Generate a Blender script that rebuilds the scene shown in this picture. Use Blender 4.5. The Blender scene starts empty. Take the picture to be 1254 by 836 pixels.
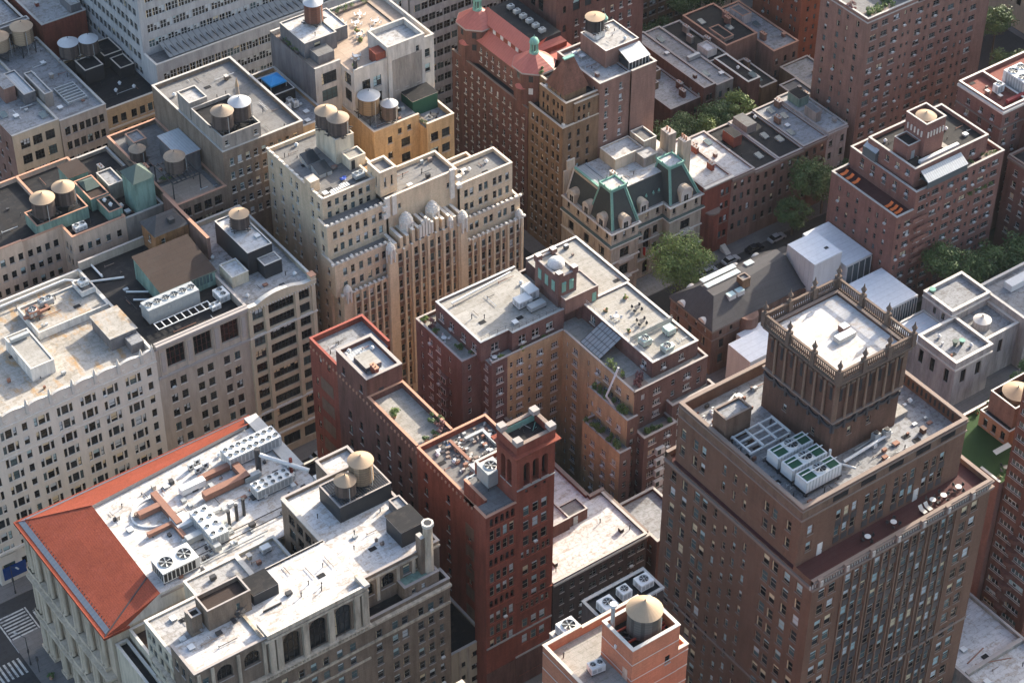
import bpy, math, random
from mathutils import Vector, Matrix
rnd = random.Random(7)
R = math.radians
scene = bpy.context.scene
C = scene.collection
# ---------------------------------------------------------------- camera
H = 320.0
cam_d = bpy.data.cameras.new('camera'); cam = bpy.data.objects.new('camera', cam_d); C.objects.link(cam)
yaw, pit, rol = R(36.145), R(40.603), R(.32)
fw = Vector((math.sin(yaw)*math.cos(pit), math.cos(yaw)*math.cos(pit), -math.sin(pit)))
rt0 = Vector((math.cos(yaw), -math.sin(yaw), 0)); up0 = rt0.cross(fw)
rt = rt0*math.cos(rol)+up0*math.sin(rol); up = -rt0*math.sin(rol)+up0*math.cos(rol)
M = Matrix((rt, up, -fw)).transposed().to_4x4(); M.translation = (0, 0, H)
cam.matrix_world = M
cam_d.sensor_width = 36; cam_d.lens = 2737.3/1254*36; cam_d.clip_end = 5000; cam_d.clip_start = 1
scene.camera = cam
# ---------------------------------------------------------------- light
SUN_EL, SUN_AZ = 25.0, 16.0          # elevation; degrees north of the +x axis
world = bpy.data.worlds.new('World'); scene.world = world; world.use_nodes = True
nt = world.node_tree; bg = nt.nodes['Background']
sky = nt.nodes.new('ShaderNodeTexSky'); sky.sky_type = 'NISHITA'; sky.sun_disc = False
sky.sun_elevation = R(SUN_EL); sky.sun_rotation = R(90-SUN_AZ); sky.air_density = 1.0; sky.dust_density = 3.5; sky.ozone_density = 0.8
nt.links.new(sky.outputs[0], bg.inputs[0]); bg.inputs[1].default_value = 0.15
sd = bpy.data.lights.new('sun', 'SUN'); sd.energy = 4.1; sd.angle = R(.6); sd.color = (1, .88, .72)
sun = bpy.data.objects.new('sun', sd); C.objects.link(sun)
sv = Vector((math.cos(R(SUN_AZ))*math.cos(R(SUN_EL)), math.sin(R(SUN_AZ))*math.cos(R(SUN_EL)), math.sin(R(SUN_EL))))
sun.rotation_euler = sv.to_track_quat('Z', 'Y').to_euler(); sun.location = (300, 300, 200)
scene.view_settings.view_transform = 'Standard'; scene.view_settings.look = 'None'
scene.view_settings.exposure = 1.45; scene.view_settings.gamma = 1.0
scene.view_settings.use_curve_mapping = False
# ---------------------------------------------------------------- materials
MATS = {}
def node(nt, t, **k):
    n = nt.nodes.new(t)
    for a, b in k.items(): setattr(n, a, b)
    return n
def base_mat(name):
    m = bpy.data.materials.new(name); m.use_nodes = True
    nt = m.node_tree; b = nt.nodes['Principled BSDF']
    g = node(nt, 'ShaderNodeNewGeometry')
    return m, nt, b, g.outputs['Position']
def noise(nt, pos, scale, detail=3, rough=.6, sx=1, sy=1, sz=1):
    mp = node(nt, 'ShaderNodeMapping'); mp.inputs['Scale'].default_value = (sx, sy, sz)
    nt.links.new(pos, mp.inputs[0])
    n = node(nt, 'ShaderNodeTexNoise'); n.inputs['Scale'].default_value = scale
    n.inputs['Detail'].default_value = detail; n.inputs['Roughness'].default_value = rough
    nt.links.new(mp.outputs[0], n.inputs['Vector']); return n.outputs['Fac']
def ramp(nt, fac, stops):
    r = node(nt, 'ShaderNodeValToRGB'); e = r.color_ramp.elements
    while len(e) < len(stops): e.new(.5)
    for i, (p, c) in enumerate(stops):
        e[i].position = p; e[i].color = (*(c if isinstance(c, (tuple, list)) else (c, c, c)), 1)
    nt.links.new(fac, r.inputs[0]); return r.outputs[0]
def mixc(nt, fac, a, b, mode='MIX'):
    m = node(nt, 'ShaderNodeMix', data_type='RGBA', blend_type=mode)
    if isinstance(fac, float): m.inputs[0].default_value = fac
    else: nt.links.new(fac, m.inputs[0])
    for s, i in ((a, 6), (b, 7)):
        if isinstance(s, tuple): m.inputs[i].default_value = (*s, 1)
        else: nt.links.new(s, m.inputs[i])
    return m.outputs[2]
def bump(nt, b, fac, s, d=.05):
    n = node(nt, 'ShaderNodeBump'); n.inputs['Strength'].default_value = s; n.inputs['Distance'].default_value = d
    nt.links.new(fac, n.inputs['Height']); nt.links.new(n.outputs[0], b.inputs['Normal'])
def sc(c, k): return tuple(min(1, x*k) for x in c)
def wall_mat(name, col, var=.25, streak=.3, brick=True, rough=.85):
    if name in MATS: return MATS[name]
    m, nt, b, pos = base_mat(name)
    n1 = noise(nt, pos, .12, 4); n2 = noise(nt, pos, .8, 4, .7, 1, 1, .16); n3 = noise(nt, pos, 3.5, 3, .8)
    c = mixc(nt, n1, sc(col, 1-var), sc(col, 1+var))
    s = ramp(nt, n2, [(.30, 1-streak), (.62, 1+streak*.15)])
    c = mixc(nt, 1.0, c, s, 'MULTIPLY')
    g = ramp(nt, n3, [(.25, .80 if brick else .9), (.75, 1.14 if brick else 1.06)])
    c = mixc(nt, 1.0, c, g, 'MULTIPLY')
    if brick:   # courses of brick: fine irregular banding
        n4 = noise(nt, pos, 1.4, 2, .9, .35, .35, 6)
        c = mixc(nt, 1.0, c, ramp(nt, n4, [(.3, .86), (.7, 1.1)]), 'MULTIPLY')
    nt.links.new(c, b.inputs['Base Color']); b.inputs['Roughness'].default_value = rough; b.inputs['Specular IOR Level'].default_value = .15
    bump(nt, b, n3, .35)
    MATS[name] = m; return m
def roof_mat(name, col, dirt=(.12, .11, .10), amount=.5, seam=True, rough=.7, rust=None, courses=False):
    if name in MATS: return MATS[name]
    m, nt, b, pos = base_mat(name)
    n1 = noise(nt, pos, .22, 5, .7); n2 = noise(nt, pos, 1.3, 5, .75); n3 = noise(nt, pos, 7, 3, .8); n0 = noise(nt, pos, .45, 3, .6, 1, 1.7, 1)
    c = mixc(nt, n1, sc(col, .82), sc(col, 1.1))
    f = ramp(nt, n2, [(.50, 0), (.74, amount)]); c = mixc(nt, f, c, dirt)
    f0 = ramp(nt, n0, [(.55, 0), (.60, amount*.5), (.62, amount*.85), (.66, amount*.45)]); c = mixc(nt, f0, c, sc(dirt, 1.8)); n5 = noise(nt, pos, 4.5, 5, .8); c = mixc(nt, ramp(nt, n5, [(.62, 0), (.72, amount)]), c, sc(dirt, .8))
    c = mixc(nt, 1.0, c, ramp(nt, n3, [(.3, .82), (.7, 1.1)]), 'MULTIPLY')
    ln = noise(nt, pos, .16, 2, .5); c = mixc(nt, ramp(nt, ln, [(.488, 0), (.498, amount*.4), (.502, amount*.4), (.512, 0)]), c, sc(dirt, 1.5))
    b2 = node(nt, 'ShaderNodeTexBrick'); b2.inputs['Scale'].default_value = 1; b2.inputs['Brick Width'].default_value = 7.3; b2.inputs['Row Height'].default_value = 4.1; b2.inputs['Mortar Size'].default_value = 0
    b2.inputs['Color1'].default_value = (1, 1, 1, 1); b2.inputs['Color2'].default_value = (.80, .79, .77, 1); b2.inputs['Mortar'].default_value = (1, 1, 1, 1); nt.links.new(pos, b2.inputs['Vector']); c = mixc(nt, .8, c, b2.outputs[0], 'MULTIPLY')
    if rust:
        fr = ramp(nt, noise(nt, pos, .3, 4, .7, 1.5, .7, 1), [(.52, 0), (.66, .8)]); c = mixc(nt, fr, c, rust)
    if courses:
        nn = noise(nt, pos, 5.5, 2, .9, 1, 1, 2.5); c = mixc(nt, 1.0, c, ramp(nt, nn, [(.35, .62), (.5, 1), (.7, 1.22)]), 'MULTIPLY')
        sx = node(nt, 'ShaderNodeSeparateXYZ'); nt.links.new(pos, sx.inputs[0]); w = node(nt, 'ShaderNodeMath', operation='PINGPONG'); nt.links.new(sx.outputs[2], w.inputs[0]); w.inputs[1].default_value = .055
        c = mixc(nt, 1.0, c, ramp(nt, w.outputs[0], [(.0, .84), (.03, 1)]), 'MULTIPLY')
    if seam:
        br = node(nt, 'ShaderNodeTexBrick'); br.inputs['Scale'].default_value = 1
        br.inputs['Brick Width'].default_value = 5.2; br.inputs['Row Height'].default_value = 1.15
        br.inputs['Mortar Size'].default_value = .035; br.inputs['Color1'].default_value = (1, 1, 1, 1)
        br.inputs['Color2'].default_value = (.93, .93, .93, 1); br.inputs['Mortar'].default_value = (.72, .72, .72, 1)
        nt.links.new(pos, br.inputs['Vector']); c = mixc(nt, 1.0, c, br.outputs[0], 'MULTIPLY')
    nt.links.new(c, b.inputs['Base Color']); b.inputs['Roughness'].default_value = rough; b.inputs['Specular IOR Level'].default_value = .12
    bump(nt, b, n2, .2)
    MATS[name] = m; return m
def plain(name, col, rough=.6, metal=0, var=.2, spec=.25, coat=0):
    if name in MATS: return MATS[name]
    m, nt, b, pos = base_mat(name)
    n = noise(nt, pos, 1.6, 4, .75)
    c = mixc(nt, n, sc(col, 1-var), sc(col, 1+var))
    nt.links.new(c, b.inputs['Base Color']); b.inputs['Roughness'].default_value = rough
    b.inputs['Metallic'].default_value = metal; b.inputs['Specular IOR Level'].default_value = spec
    m['c'] = col; MATS[name] = m; return m
def ribbed(name, col, axis='x', per=.5, rough=.5, metal=0., dark=.7):
    if name in MATS: return MATS[name]
    m, nt, b, pos = base_mat(name)
    sx = node(nt, 'ShaderNodeSeparateXYZ'); nt.links.new(pos, sx.inputs[0])
    w = node(nt, 'ShaderNodeMath', operation='PINGPONG'); nt.links.new(sx.outputs['xyz'.index(axis)], w.inputs[0]); w.inputs[1].default_value = per/2
    d = node(nt, 'ShaderNodeMath', operation='DIVIDE'); nt.links.new(w.outputs[0], d.inputs[0]); d.inputs[1].default_value = per/2
    s = ramp(nt, d.outputs[0], [(.0, dark), (.25, 1)])
    c = mixc(nt, noise(nt, pos, 1.1, 4, .7), sc(col, .75), sc(col, 1.2)); c = mixc(nt, 1.0, c, s, 'MULTIPLY')
    nt.links.new(c, b.inputs['Base Color']); b.inputs['Roughness'].default_value = rough; b.inputs['Metallic'].default_value = metal
    bump(nt, b, d.outputs[0], .5)
    MATS[name] = m; return m
# walls
BR_TOWER = wall_mat('brown_brick', (.165, .096, .068), .15, .22)
BR_TOWER2 = wall_mat('brown_terracotta', (.18, .118, .086), .2, .3)
BR_RED = wall_mat('red_brick', (.235, .072, .050), .2, .35)
BR_REDDK = wall_mat('dark_red_brick', (.155, .078, .064), .22, .4)
BR_TAN = wall_mat('tan_brick', (.62, .485, .34), .12, .22)
BR_TANDK = wall_mat('brown_spandrel_brick', (.20, .13, .10), .15, .2)
BR_PINK = wall_mat('salmon_brick', (.46, .19, .115), .08, .14)
BR_OCHRE = wall_mat('ochre_brick', (.48, .34, .20), .12, .25)
BR_YEL = wall_mat('yellow_brick', (.48, .33, .18), .15, .4)
BR_APT = wall_mat('plum_brick', (.18, .108, .095), .15, .3)
BR_ROSE = wall_mat('rose_brick', (.25, .150, .120), .15, .3)
BR_E = wall_mat('eastside_red_brick', (.235, .122, .10), .15, .25)
BR_DK = wall_mat('soot_brick', (.075, .058, .056), .25, .4)
BR_GOTH = wall_mat('umber_brick', (.215, .138, .085), .2, .4)
ST_WHITE = wall_mat('white_terracotta', (.62, .57, .50), .1, .12, False, .6)
ST_GREY = wall_mat('grey_limestone', (.42, .36, .30), .12, .25, False)
ST_CREAM = wall_mat('cream_stone', (.50, .43, .32), .1, .2, False)
ST_LIME = wall_mat('weathered_limestone', (.50, .43, .34), .2, .5, False)
ST_LIME_BR = wall_mat('greige_brick', (.22, .17, .13), .15, .4)
ST_TIFF = wall_mat('aged_marble', (.56, .47, .36), .2, .35, False)
ST_DELA = wall_mat('mansion_limestone', (.50, .42, .325), .15, .35, False)
ST_LIB = wall_mat('pale_marble', (.38, .355, .34), .12, .4, False)
ST_PINK = wall_mat('pink_stucco', (.54, .41, .32), .12, .25, False)
ST_CON = wall_mat('pale_concrete', (.42, .42, .42), .1, .3, False)
ST_GRD = wall_mat('grey_party_wall', (.165, .16, .165), .2, .4, False)
ST_BEIGE = wall_mat('beige_stucco', (.30, .27, .24), .15, .4, False)
ST_BROWN = wall_mat('brownstone', (.20, .125, .098), .2, .35, False)
ST_CRW = wall_mat('cream_paint', (.56, .50, .39), .1, .35, False)
ST_OFF = wall_mat('white_paint', (.62, .61, .58), .1, .35, False)
ST_OLDW = wall_mat('peeling_white_wall', (.52, .49, .45), .15, .35, False)
COPPERW = wall_mat('verdigris_sheet', (.19, .29, .245), .25, .5, False)
# roofs
RF_WHITE = roof_mat('white_membrane', (.60, .60, .60), (.20, .165, .13), .85)
RF_WHITE2 = roof_mat('dirty_white_membrane', (.42, .42, .42), (.13, .115, .10), .85)
RF_SILVER = roof_mat('silver_coated_roof', (.31, .32, .335), (.09, .085, .08), .9)
RF_GREY = roof_mat('grey_roof', (.20, .20, .20), (.08, .075, .07), .7)
RF_DARK = roof_mat('tar_roof', (.022, .023, .026), (.04, .036, .034), .4)
RF_BROWN = roof_mat('brown_felt_roof', (.055, .040, .034), (.03, .026, .024), .5)
RF_TILE = roof_mat('paver_roof', (.36, .35, .325), (.13, .12, .10), .6)
RF_TERR = roof_mat('sandy_paver_roof', (.43, .34, .27), (.2, .15, .12), .35)
RF_RUST = roof_mat('rust_stained_roof', (.42, .40, .365), (.15, .13, .10), .8, rust=(.36, .215, .085))
RF_RED = roof_mat('red_terrace', (.22, .075, .06), (.1, .05, .04), .4)
RF_MAROON = roof_mat('maroon_terrace', (.085, .034, .034), (.05, .03, .03), .4)
RF_SLATE = roof_mat('slate_roof', (.085, .082, .085), (.05, .05, .05), .5, rough=.55)
RF_METAL = ribbed('standing_seam_metal', (.36, .39, .41), 'x', .6, .5)
RF_STEEL = ribbed('pale_steel_roof', (.66, .68, .70), 'y', 1.6, .45, dark=.88)
RF_GLASSR = ribbed('ribbed_glass_roof', (.22, .24, .25), 'x', 1.5, .35, dark=.45)
# trim etc
T_COPE = plain('pale_coping', (.40, .38, .35), .8, var=.35)
T_COPEW = plain('white_coping', (.50, .48, .44), .7, var=.3)
T_TERRA = plain('terracotta_coping', (.42, .235, .16), .8)
T_TAN = plain('tan_stone_trim', (.53, .46, .38), .8)
T_WHITE = plain('white_stone_trim', (.60, .56, .50), .75, var=.3)
T_GREY = plain('grey_stone_trim', (.33, .30, .28), .8)
T_DARK = plain('dark_metal_trim', (.045, .045, .05), .5)
T_COPPER = plain('green_copper', (.17, .34, .28), .65, var=.35)
T_COPDK = plain('dull_green_copper', (.085, .115, .10), .7, var=.3)
T_BROWN = plain('brown_stone_trim', (.21, .165, .14), .8)
T_REDT = plain('red_terracotta_trim', (.30, .085, .055), .8)
GLASS = [plain('window_glass_dark', (.012, .013, .014), .12, 0, .5, .4), plain('window_glass_grey', (.03, .036, .04), .15, 0, .5, .45), plain('window_glass_teal', (.075, .115, .12), .25, 0, .45, .5)]
BLIND = [plain('white_blind', (.50, .54, .55), .5), plain('cream_shade', (.62, .52, .34), .6), plain('pale_teal_blind', (.34, .46, .47), .5)]
FR_W = plain('white_window_frame', (.55, .55, .53), .6); FR_D = plain('dark_window_frame', (.035, .035, .036), .5)
FR_G = plain('grey_window_frame', (.17, .18, .175), .6); FR_T = plain('tan_window_frame', (.33, .27, .2), .6)
METAL = plain('galvanised_metal', (.36, .38, .38), .5, .25); METALW = plain('white_painted_metal', (.60, .61, .60), .5)
METALD = plain('dark_steel', (.05, .05, .052), .5); RUSTY = plain('rusty_duct', (.235, .125, .09), .75, var=.35)
BLACKM = plain('black_paint', (.028, .03, .034), .55, var=.4)
WOODO = plain('old_tank_wood', (.12, .092, .08), .9, var=.35); WOODN = plain('new_tank_wood', (.40, .29, .19), .85, var=.2)
CONE = plain('tank_cone_felt', (.36, .265, .18), .8, var=.15); CONE2 = plain('weathered_cone_felt', (.26, .205, .155), .85, var=.35); CONEG = plain('tank_cone_metal', (.42, .43, .44), .6)
TILE_RED = roof_mat('red_roof_tile', (.29, .072, .042), (.17, .045, .032), .6, seam=False, rough=.8, courses=True)
TILE_RED2 = ribbed('red_copper_seam_roof', (.40, .12, .09), 'y', .7, .55, dark=.8)
BLUE = plain('blue_tarp', (.03, .25, .55), .5); ORANGE = plain('orange_fabric', (.7, .16, .04), .7)
ASPH = roof_mat('asphalt', (.055, .055, .057), (.03, .03, .031), .9, seam=False); SIDEW = roof_mat('pavement', (.19, .18, .175), (.1, .1, .1), .5)
PAINT = roof_mat('road_paint', (.55, .55, .53), (.09, .09, .09), .8, seam=False); YARD = roof_mat('yard_soil', (.07, .075, .05), (.04, .05, .03), .6, seam=False)
LAWN = plain('artificial_lawn', (.020, .05, .012), .9, var=.25); GREEND = plain('dark_green_mesh', (.02, .075, .045), .8)
def leaf_mat(name, c1, c2):
    if name in MATS: return MATS[name]
    m, nt, b, pos = base_mat(name)
    c = mixc(nt, ramp(nt, noise(nt, pos, .9, 4, .8), [(.3, 0), (.7, 1)]), c1, c2)
    nt.links.new(c, b.inputs['Base Color']); b.inputs['Roughness'].default_value = .6
    b.inputs['Transmission Weight'].default_value = 0
    MATS[name] = m; return m
LEAF = leaf_mat('leaves', (.035, .082, .022), (.095, .15, .036)); LEAFY = leaf_mat('bright_and_sunlit_leaves', (.085, .15, .032), (.19, .24, .05))  # LEAFY: brighter greens; on sunlit trees the sunlight is put into this colour
LEAFP = leaf_mat('plum_leaves', (.12, .04, .045), (.2, .08, .07)); BARK = plain('bark', (.10, .08, .06), .9)
FLOWER = plain('pink_flowers', (.6, .12, .25), .7)
# ---------------------------------------------------------------- mesh builder
class MB:
    def __init__(s): s.v = []; s.f = []; s.m = []; s.mats = []
    def mi(s, m):
        if m not in s.mats: s.mats.append(m)
        return s.mats.index(m)
    def poly(s, pts, m):
        n = len(s.v); s.v += [tuple(p) for p in pts]; s.f.append(tuple(range(n, n+len(pts)))); s.m.append(s.mi(m))
    def box(s, x0, x1, y0, y1, z0, z1, m, top=None, skip=''):
        n = len(s.v); s.v += [(x, y, z) for z in (z0, z1) for y in (y0, y1) for x in (x0, x1)]
        F = {'B': (0, 2, 3, 1), 'T': (4, 5, 7, 6), 'S': (0, 1, 5, 4), 'N': (2, 6, 7, 3), 'W': (0, 4, 6, 2), 'E': (1, 3, 7, 5)}
        for k, f in F.items():
            if k in skip: continue
            s.f.append(tuple(n+i for i in f)); s.m.append(s.mi(top if (k == 'T' and top) else m))
    def cyl(s, cx, cy, z0, z1, r0, r1, m, n=16, cap=True, capm=None, ph=0):
        b = len(s.v)
        for z, r in ((z0, r0), (z1, r1)):
            for i in range(n):
                a = 2*math.pi*i/n+ph; s.v.append((cx+r*math.cos(a), cy+r*math.sin(a), z))
        for i in range(n):
            j = (i+1) % n; s.f.append((b+i, b+j, b+n+j, b+n+i)); s.m.append(s.mi(m))
        if cap: s.f.append(tuple(range(b+n, b+2*n))); s.m.append(s.mi(capm or m))
        if cap: s.f.append(tuple(range(b+n-1, b-1, -1))); s.m.append(s.mi(capm or m))
    def tube(s, p, q, r, m, n=6):
        p, q = Vector(p), Vector(q); d = (q-p).normalized()
        a = d.cross(Vector((0, 0, 1)));
        if a.length < .01: a = d.cross(Vector((1, 0, 0)))
        a.normalize(); b2 = d.cross(a); b = len(s.v)
        for o in (p, q):
            for i in range(n):
                t = 2*math.pi*i/n; s.v.append(tuple(o+a*r*math.cos(t)+b2*r*math.sin(t)))
        for i in range(n):
            j = (i+1) % n; s.f.append((b+i, b+j, b+n+j, b+n+i)); s.m.append(s.mi(m))
        s.f.append(tuple(range(b+n, b+2*n))); s.m.append(s.mi(m)); s.f.append(tuple(range(b+n-1, b-1, -1))); s.m.append(s.mi(m))
    def ring(s, x0, x1, y0, y1, z0, z1, p, m, sides='SWEN', ins=.03):
        if 'S' in sides: s.box(x0-(p if 'W' in sides else 0), x1+(p if 'E' in sides else 0), y0-p, y0+ins, z0, z1, m)
        if 'N' in sides: s.box(x0-(p if 'W' in sides else 0), x1+(p if 'E' in sides else 0), y1-ins, y1+p, z0, z1, m)
        if 'W' in sides: s.box(x0-p, x0+ins, y0+ins, y1-ins, z0, z1, m)
        if 'E' in sides: s.box(x1-ins, x1+p, y0+ins, y1-ins, z0, z1, m)
    def build(s, name, parent=None, off=None, kind=None, flip=False):
        me = bpy.data.meshes.new(name)
        o0 = Vector(off) if off is not None else (parent.location if parent is not None else Vector((0, 0, 0)))
        if parent is not None and parent.parent is not None and off is None: o0 = parent.parent.location+parent.location
        me.from_pydata([(x-o0[0], y-o0[1], z-o0[2]) for x, y, z in s.v], [], s.f)
        for m in s.mats: me.materials.append(m)
        me.polygons.foreach_set('material_index', s.m); me.update()
        o = bpy.data.objects.new(name, me); C.objects.link(o)
        if parent is not None: o.parent = parent
        if kind: o['kind'] = kind
        return o
LABELS = {}
def tag(o, label, cat, group=None):
    n = len(label.split()); assert 4 <= n <= 16, (n, label)
    if label in LABELS and not (group and LABELS[label] == group): raise Exception('dup label '+label)
    LABELS[label] = group
    o['label'] = label; o['category'] = cat
    if group: o['group'] = group
    return o
def thing(name, label, cat, x, y, z=0, rot=0, group=None):
    o = bpy.data.objects.new(name, None); C.objects.link(o); o.location = (x, y, z); o.rotation_euler = (0, 0, rot)
    o.empty_display_size = .5
    return tag(o, label, cat, group)
def copy_tree(o, parent=None):
    c = o.copy(); C.objects.link(c); c.parent = parent
    for ch in [q for q in bpy.data.objects if q.parent == o and q != c]: copy_tree(ch, c)
    return c
# ---------------------------------------------------------------- windows
WCACHE = {}
class Style:
    def __init__(s, kind='dh', n=1, frame=None, sill=None, wt=(6, 3, 1), arch=False, blind=(3, 1, 1), pb=.35, depth=.25, ac=0, trans=.0):
        s.kind, s.n, s.frame, s.sill, s.wt, s.arch, s.blind, s.pb, s.depth, s.ac = kind, n, frame or FR_G, sill, wt, arch, blind, pb, depth, ac
def wgeo(w, h, st, var, split=False):
    """geometry of one window, facing -y, origin at the middle of its sill"""
    g = MB(); d = st.depth; gi, bi, bf = var; x0, x1 = -w/2, w/2; t = .07
    gp = MB() if split else g
    gp.poly([(x0, d, 0), (x1, d, 0), (x1, d, h), (x0, d, h)], GLASS[gi])
    fm = st.frame; a, b = d-.08, d-.01
    g.box(x0, x0+t, a, b, 0, h, fm, skip='BTN'); g.box(x1-t, x1, a, b, 0, h, fm, skip='BTN')
    g.box(x0+t, x1-t, a, b, 0, t, fm, skip='BWEN'); g.box(x0+t, x1-t, a, b, h-t, h, fm, skip='TWEN')
    cuts = [x0+w*i/st.n for i in range(st.n+1)]
    for c in cuts[1:-1]: g.box(c-.055, c+.055, a, b, t, h-t, fm, skip='BTN')
    if st.kind == 'dh': g.box(x0+t, x1-t, a+.02, b, h*.5-.035, h*.5+.035, fm, skip='WEN')
    if st.kind == 'grid':
        g.box(x0+t, x1-t, a+.02, b, h*.33-.03, h*.33+.03, fm, skip='WEN'); g.box(x0+t, x1-t, a+.02, b, h*.66-.03, h*.66+.03, fm, skip='WEN')
    for i in range(st.n):
        f = bf if (i+bi) % 3 or st.n == 1 else bf*.5
        if f > 0: gp.poly([(cuts[i]+t, d-.006, h*(1-f)), (cuts[i+1]-t, d-.006, h*(1-f)), (cuts[i+1]-t, d-.006, h-t), (cuts[i]+t, d-.006, h-t)], BLIND[bi])
    if (gi+int(w*10)) % 3 == 0 and bf == 0: gp.poly([(x0+t, d-.008, t), (x0+t+w*.16, d-.008, t), (x0+t+w*.1, d-.008, h-t), (x0+t, d-.008, h-t)], BLIND[1])
    if st.sill: g.box(x0-.12, x1+.12, -.12, 0, -.16, 0, st.sill, skip='N')
    return (g, gp) if split else g
def wvar(st):
    gi = rnd.choices((0, 1, 2), st.wt)[0]; bi = 0; bf = 0
    if rnd.random() < st.pb: bi = rnd.choices((0, 1, 2), st.blind)[0]; bf = rnd.choice((.2, .3, .38, .5, .5, .6, .75, .95))
    return gi, bi, bf
ROT = {'S': 0, 'W': -math.pi/2, 'N': math.pi, 'E': math.pi/2}
def w2(face, c, a, dpt, z):   # facade coordinate -> world; dpt positive = into the wall; a along: S/N->x, W/E->y
    return {'S': (a, c+dpt, z), 'N': (a, c-dpt, z), 'W': (c+dpt, a, z), 'E': (c-dpt, a, z)}[face]
cam_pos = Vector((0, 0, H))
def G(cols, tops, w, h, st=None): return [(a, t-h, w, h, st) for t in tops for a in cols]
def seq(a, step, n): return [a+step*i for i in range(n)]
def lin(a, b, n): return [a+(b-a)*i/max(1, n-1) for i in range(n)]
def pots(o, x, y, z, off):
    for dy in (-.4, .4):
        m = MB(); m.cyl(x, y+dy, z+1.95, z+2.3, .16, .13, T_TERRA, 8); m.build('chimney_pot', o, off=off)
class TrimMB(MB):
    def __init__(s): MB.__init__(s); s.rings = []
    def ring(s, *a, **k): m = MB(); MB.ring(m, *a, **k); s.rings.append(m)
class Bld:
    def __init__(s, name, label, cat, x, y, wall, st, roof=RF_WHITE2, cope=None, group=None):
        s.o = thing(name, label, cat, x, y, 0, 0, group); s.wall = MB(); s.roof = MB(); s.cope = MB(); s.trim = TrimMB(); s.win = []; s.vols = []
        s.W, s.st, s.R, s.CP = wall, st, roof, cope or T_COPE
    def panel(s, face, c, a0, a1, z0, z1, wins=(), mat=None, mb=None):
        mb = mb or s.wall; mat = mat or s.W
        wins = [w for w in wins if w[0]-w[2]/2 > a0+.05 and w[0]+w[2]/2 < a1-.05 and w[1] > z0+.02 and w[1]+w[3] < z1-.02]
        ac = sorted({a0, a1, *[round(w[0]-w[2]/2, 3) for w in wins], *[round(w[0]+w[2]/2, 3) for w in wins]})
        zc = sorted({z0, z1, *[round(w[1], 3) for w in wins], *[round(w[1]+w[3], 3) for w in wins]})
        rects = [(w[0]-w[2]/2, w[0]+w[2]/2, w[1], w[1]+w[3]) for w in wins]
        fl = face in 'NW'
        def q(p0, p1, y0, y1):
            P = [w2(face, c, p0, 0, y0), w2(face, c, p1, 0, y0), w2(face, c, p1, 0, y1), w2(face, c, p0, 0, y1)]
            mb.poly(P[::-1] if fl else P, mat)
        for j in range(len(zc)-1):
            zm = (zc[j]+zc[j+1])/2; row = [r for r in rects if r[2] < zm < r[3]]; start = None
            for i in range(len(ac)-1):
                am = (ac[i]+ac[i+1])/2; hole = any(r[0] < am < r[1] for r in row)
                if not hole and start is None: start = ac[i]
                if hole and start is not None: q(start, ac[i], zc[j], zc[j+1]); start = None
            if start is not None: q(start, ac[-1], zc[j], zc[j+1])
        for (a, zb, w, h, st) in wins:
            st = st or s.st; d = st.depth+.005
            x0, x1, y0, y1 = a-w/2, a+w/2, zb, zb+h
            for (p, r) in (((x0, y0), (x1, y0)), ((x1, y0), (x1, y1)), ((x1, y1), (x0, y1)), ((x0, y1), (x0, y0))):
                P = [w2(face, c, p[0], 0, p[1]), w2(face, c, r[0], 0, r[1]), w2(face, c, r[0], d, r[1]), w2(face, c, p[0], d, p[1])]
                mb.poly(P if fl else P[::-1], mat)
            if st.arch:
                n = 8; rr = w/2; pts = [(a-rr*math.cos(math.pi*k/n), y1-rr+rr*math.sin(math.pi*k/n)) for k in range(n+1)]
                for k in range(n):
                    p, r = pts[k], pts[k+1]
                    for dd in (.002,):
                        P = [w2(face, c, p[0], dd, p[1]), w2(face, c, r[0], dd, r[1]), w2(face, c, r[0], dd, y1), w2(face, c, p[0], dd, y1)]
                        mb.poly(P[::-1] if fl else P, mat)
                    P = [w2(face, c, p[0], dd, p[1]), w2(face, c, r[0], dd, r[1]), w2(face, c, r[0], d-.01, r[1]), w2(face, c, p[0], d-.01, p[1])]
                    mb.poly(P if fl else P[::-1], mat)
            s.win.append((face, w2(face, c, a, 0, zb), w, h, st))
    def vol(s, x0, x1, y0, y1, z0, z1, S=(), W=(), E=(), N=(), par=.9, sides='SWEN', roof=None, wall=None, cope=None, walls='SWEN', th=.35, ch=.14, cp=.08):
        roof = roof or s.R; cope = cope or s.CP; wall = wall or s.W; zr = z1-par
        for f, c, a0, a1, ws in (('S', y0, x0, x1, S), ('W', x0, y0, y1, W), ('N', y1, x0, x1, N), ('E', x1, y0, y1, E)):
            if f in walls: s.panel(f, c, a0, a1, z0, z1 if f in sides else zr, ws, wall)
        own = s.roof is not s.cope and isinstance(s.vols, list) and not getattr(s, 'inb', 0); keep = s.roof, s.cope
        if own: s.roof, s.cope = MB(), MB(); s.vols.append((s.roof, s.cope))
        s.roof.poly([(x0, y0, zr), (x1, y0, zr), (x1, y1, zr), (x0, y1, zr)], roof)
        if par > 0.05: s.parapet(x0, x1, y0, y1, zr, z1, sides, wall, cope, th, ch, cp)
        s.roof, s.cope = keep
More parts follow.
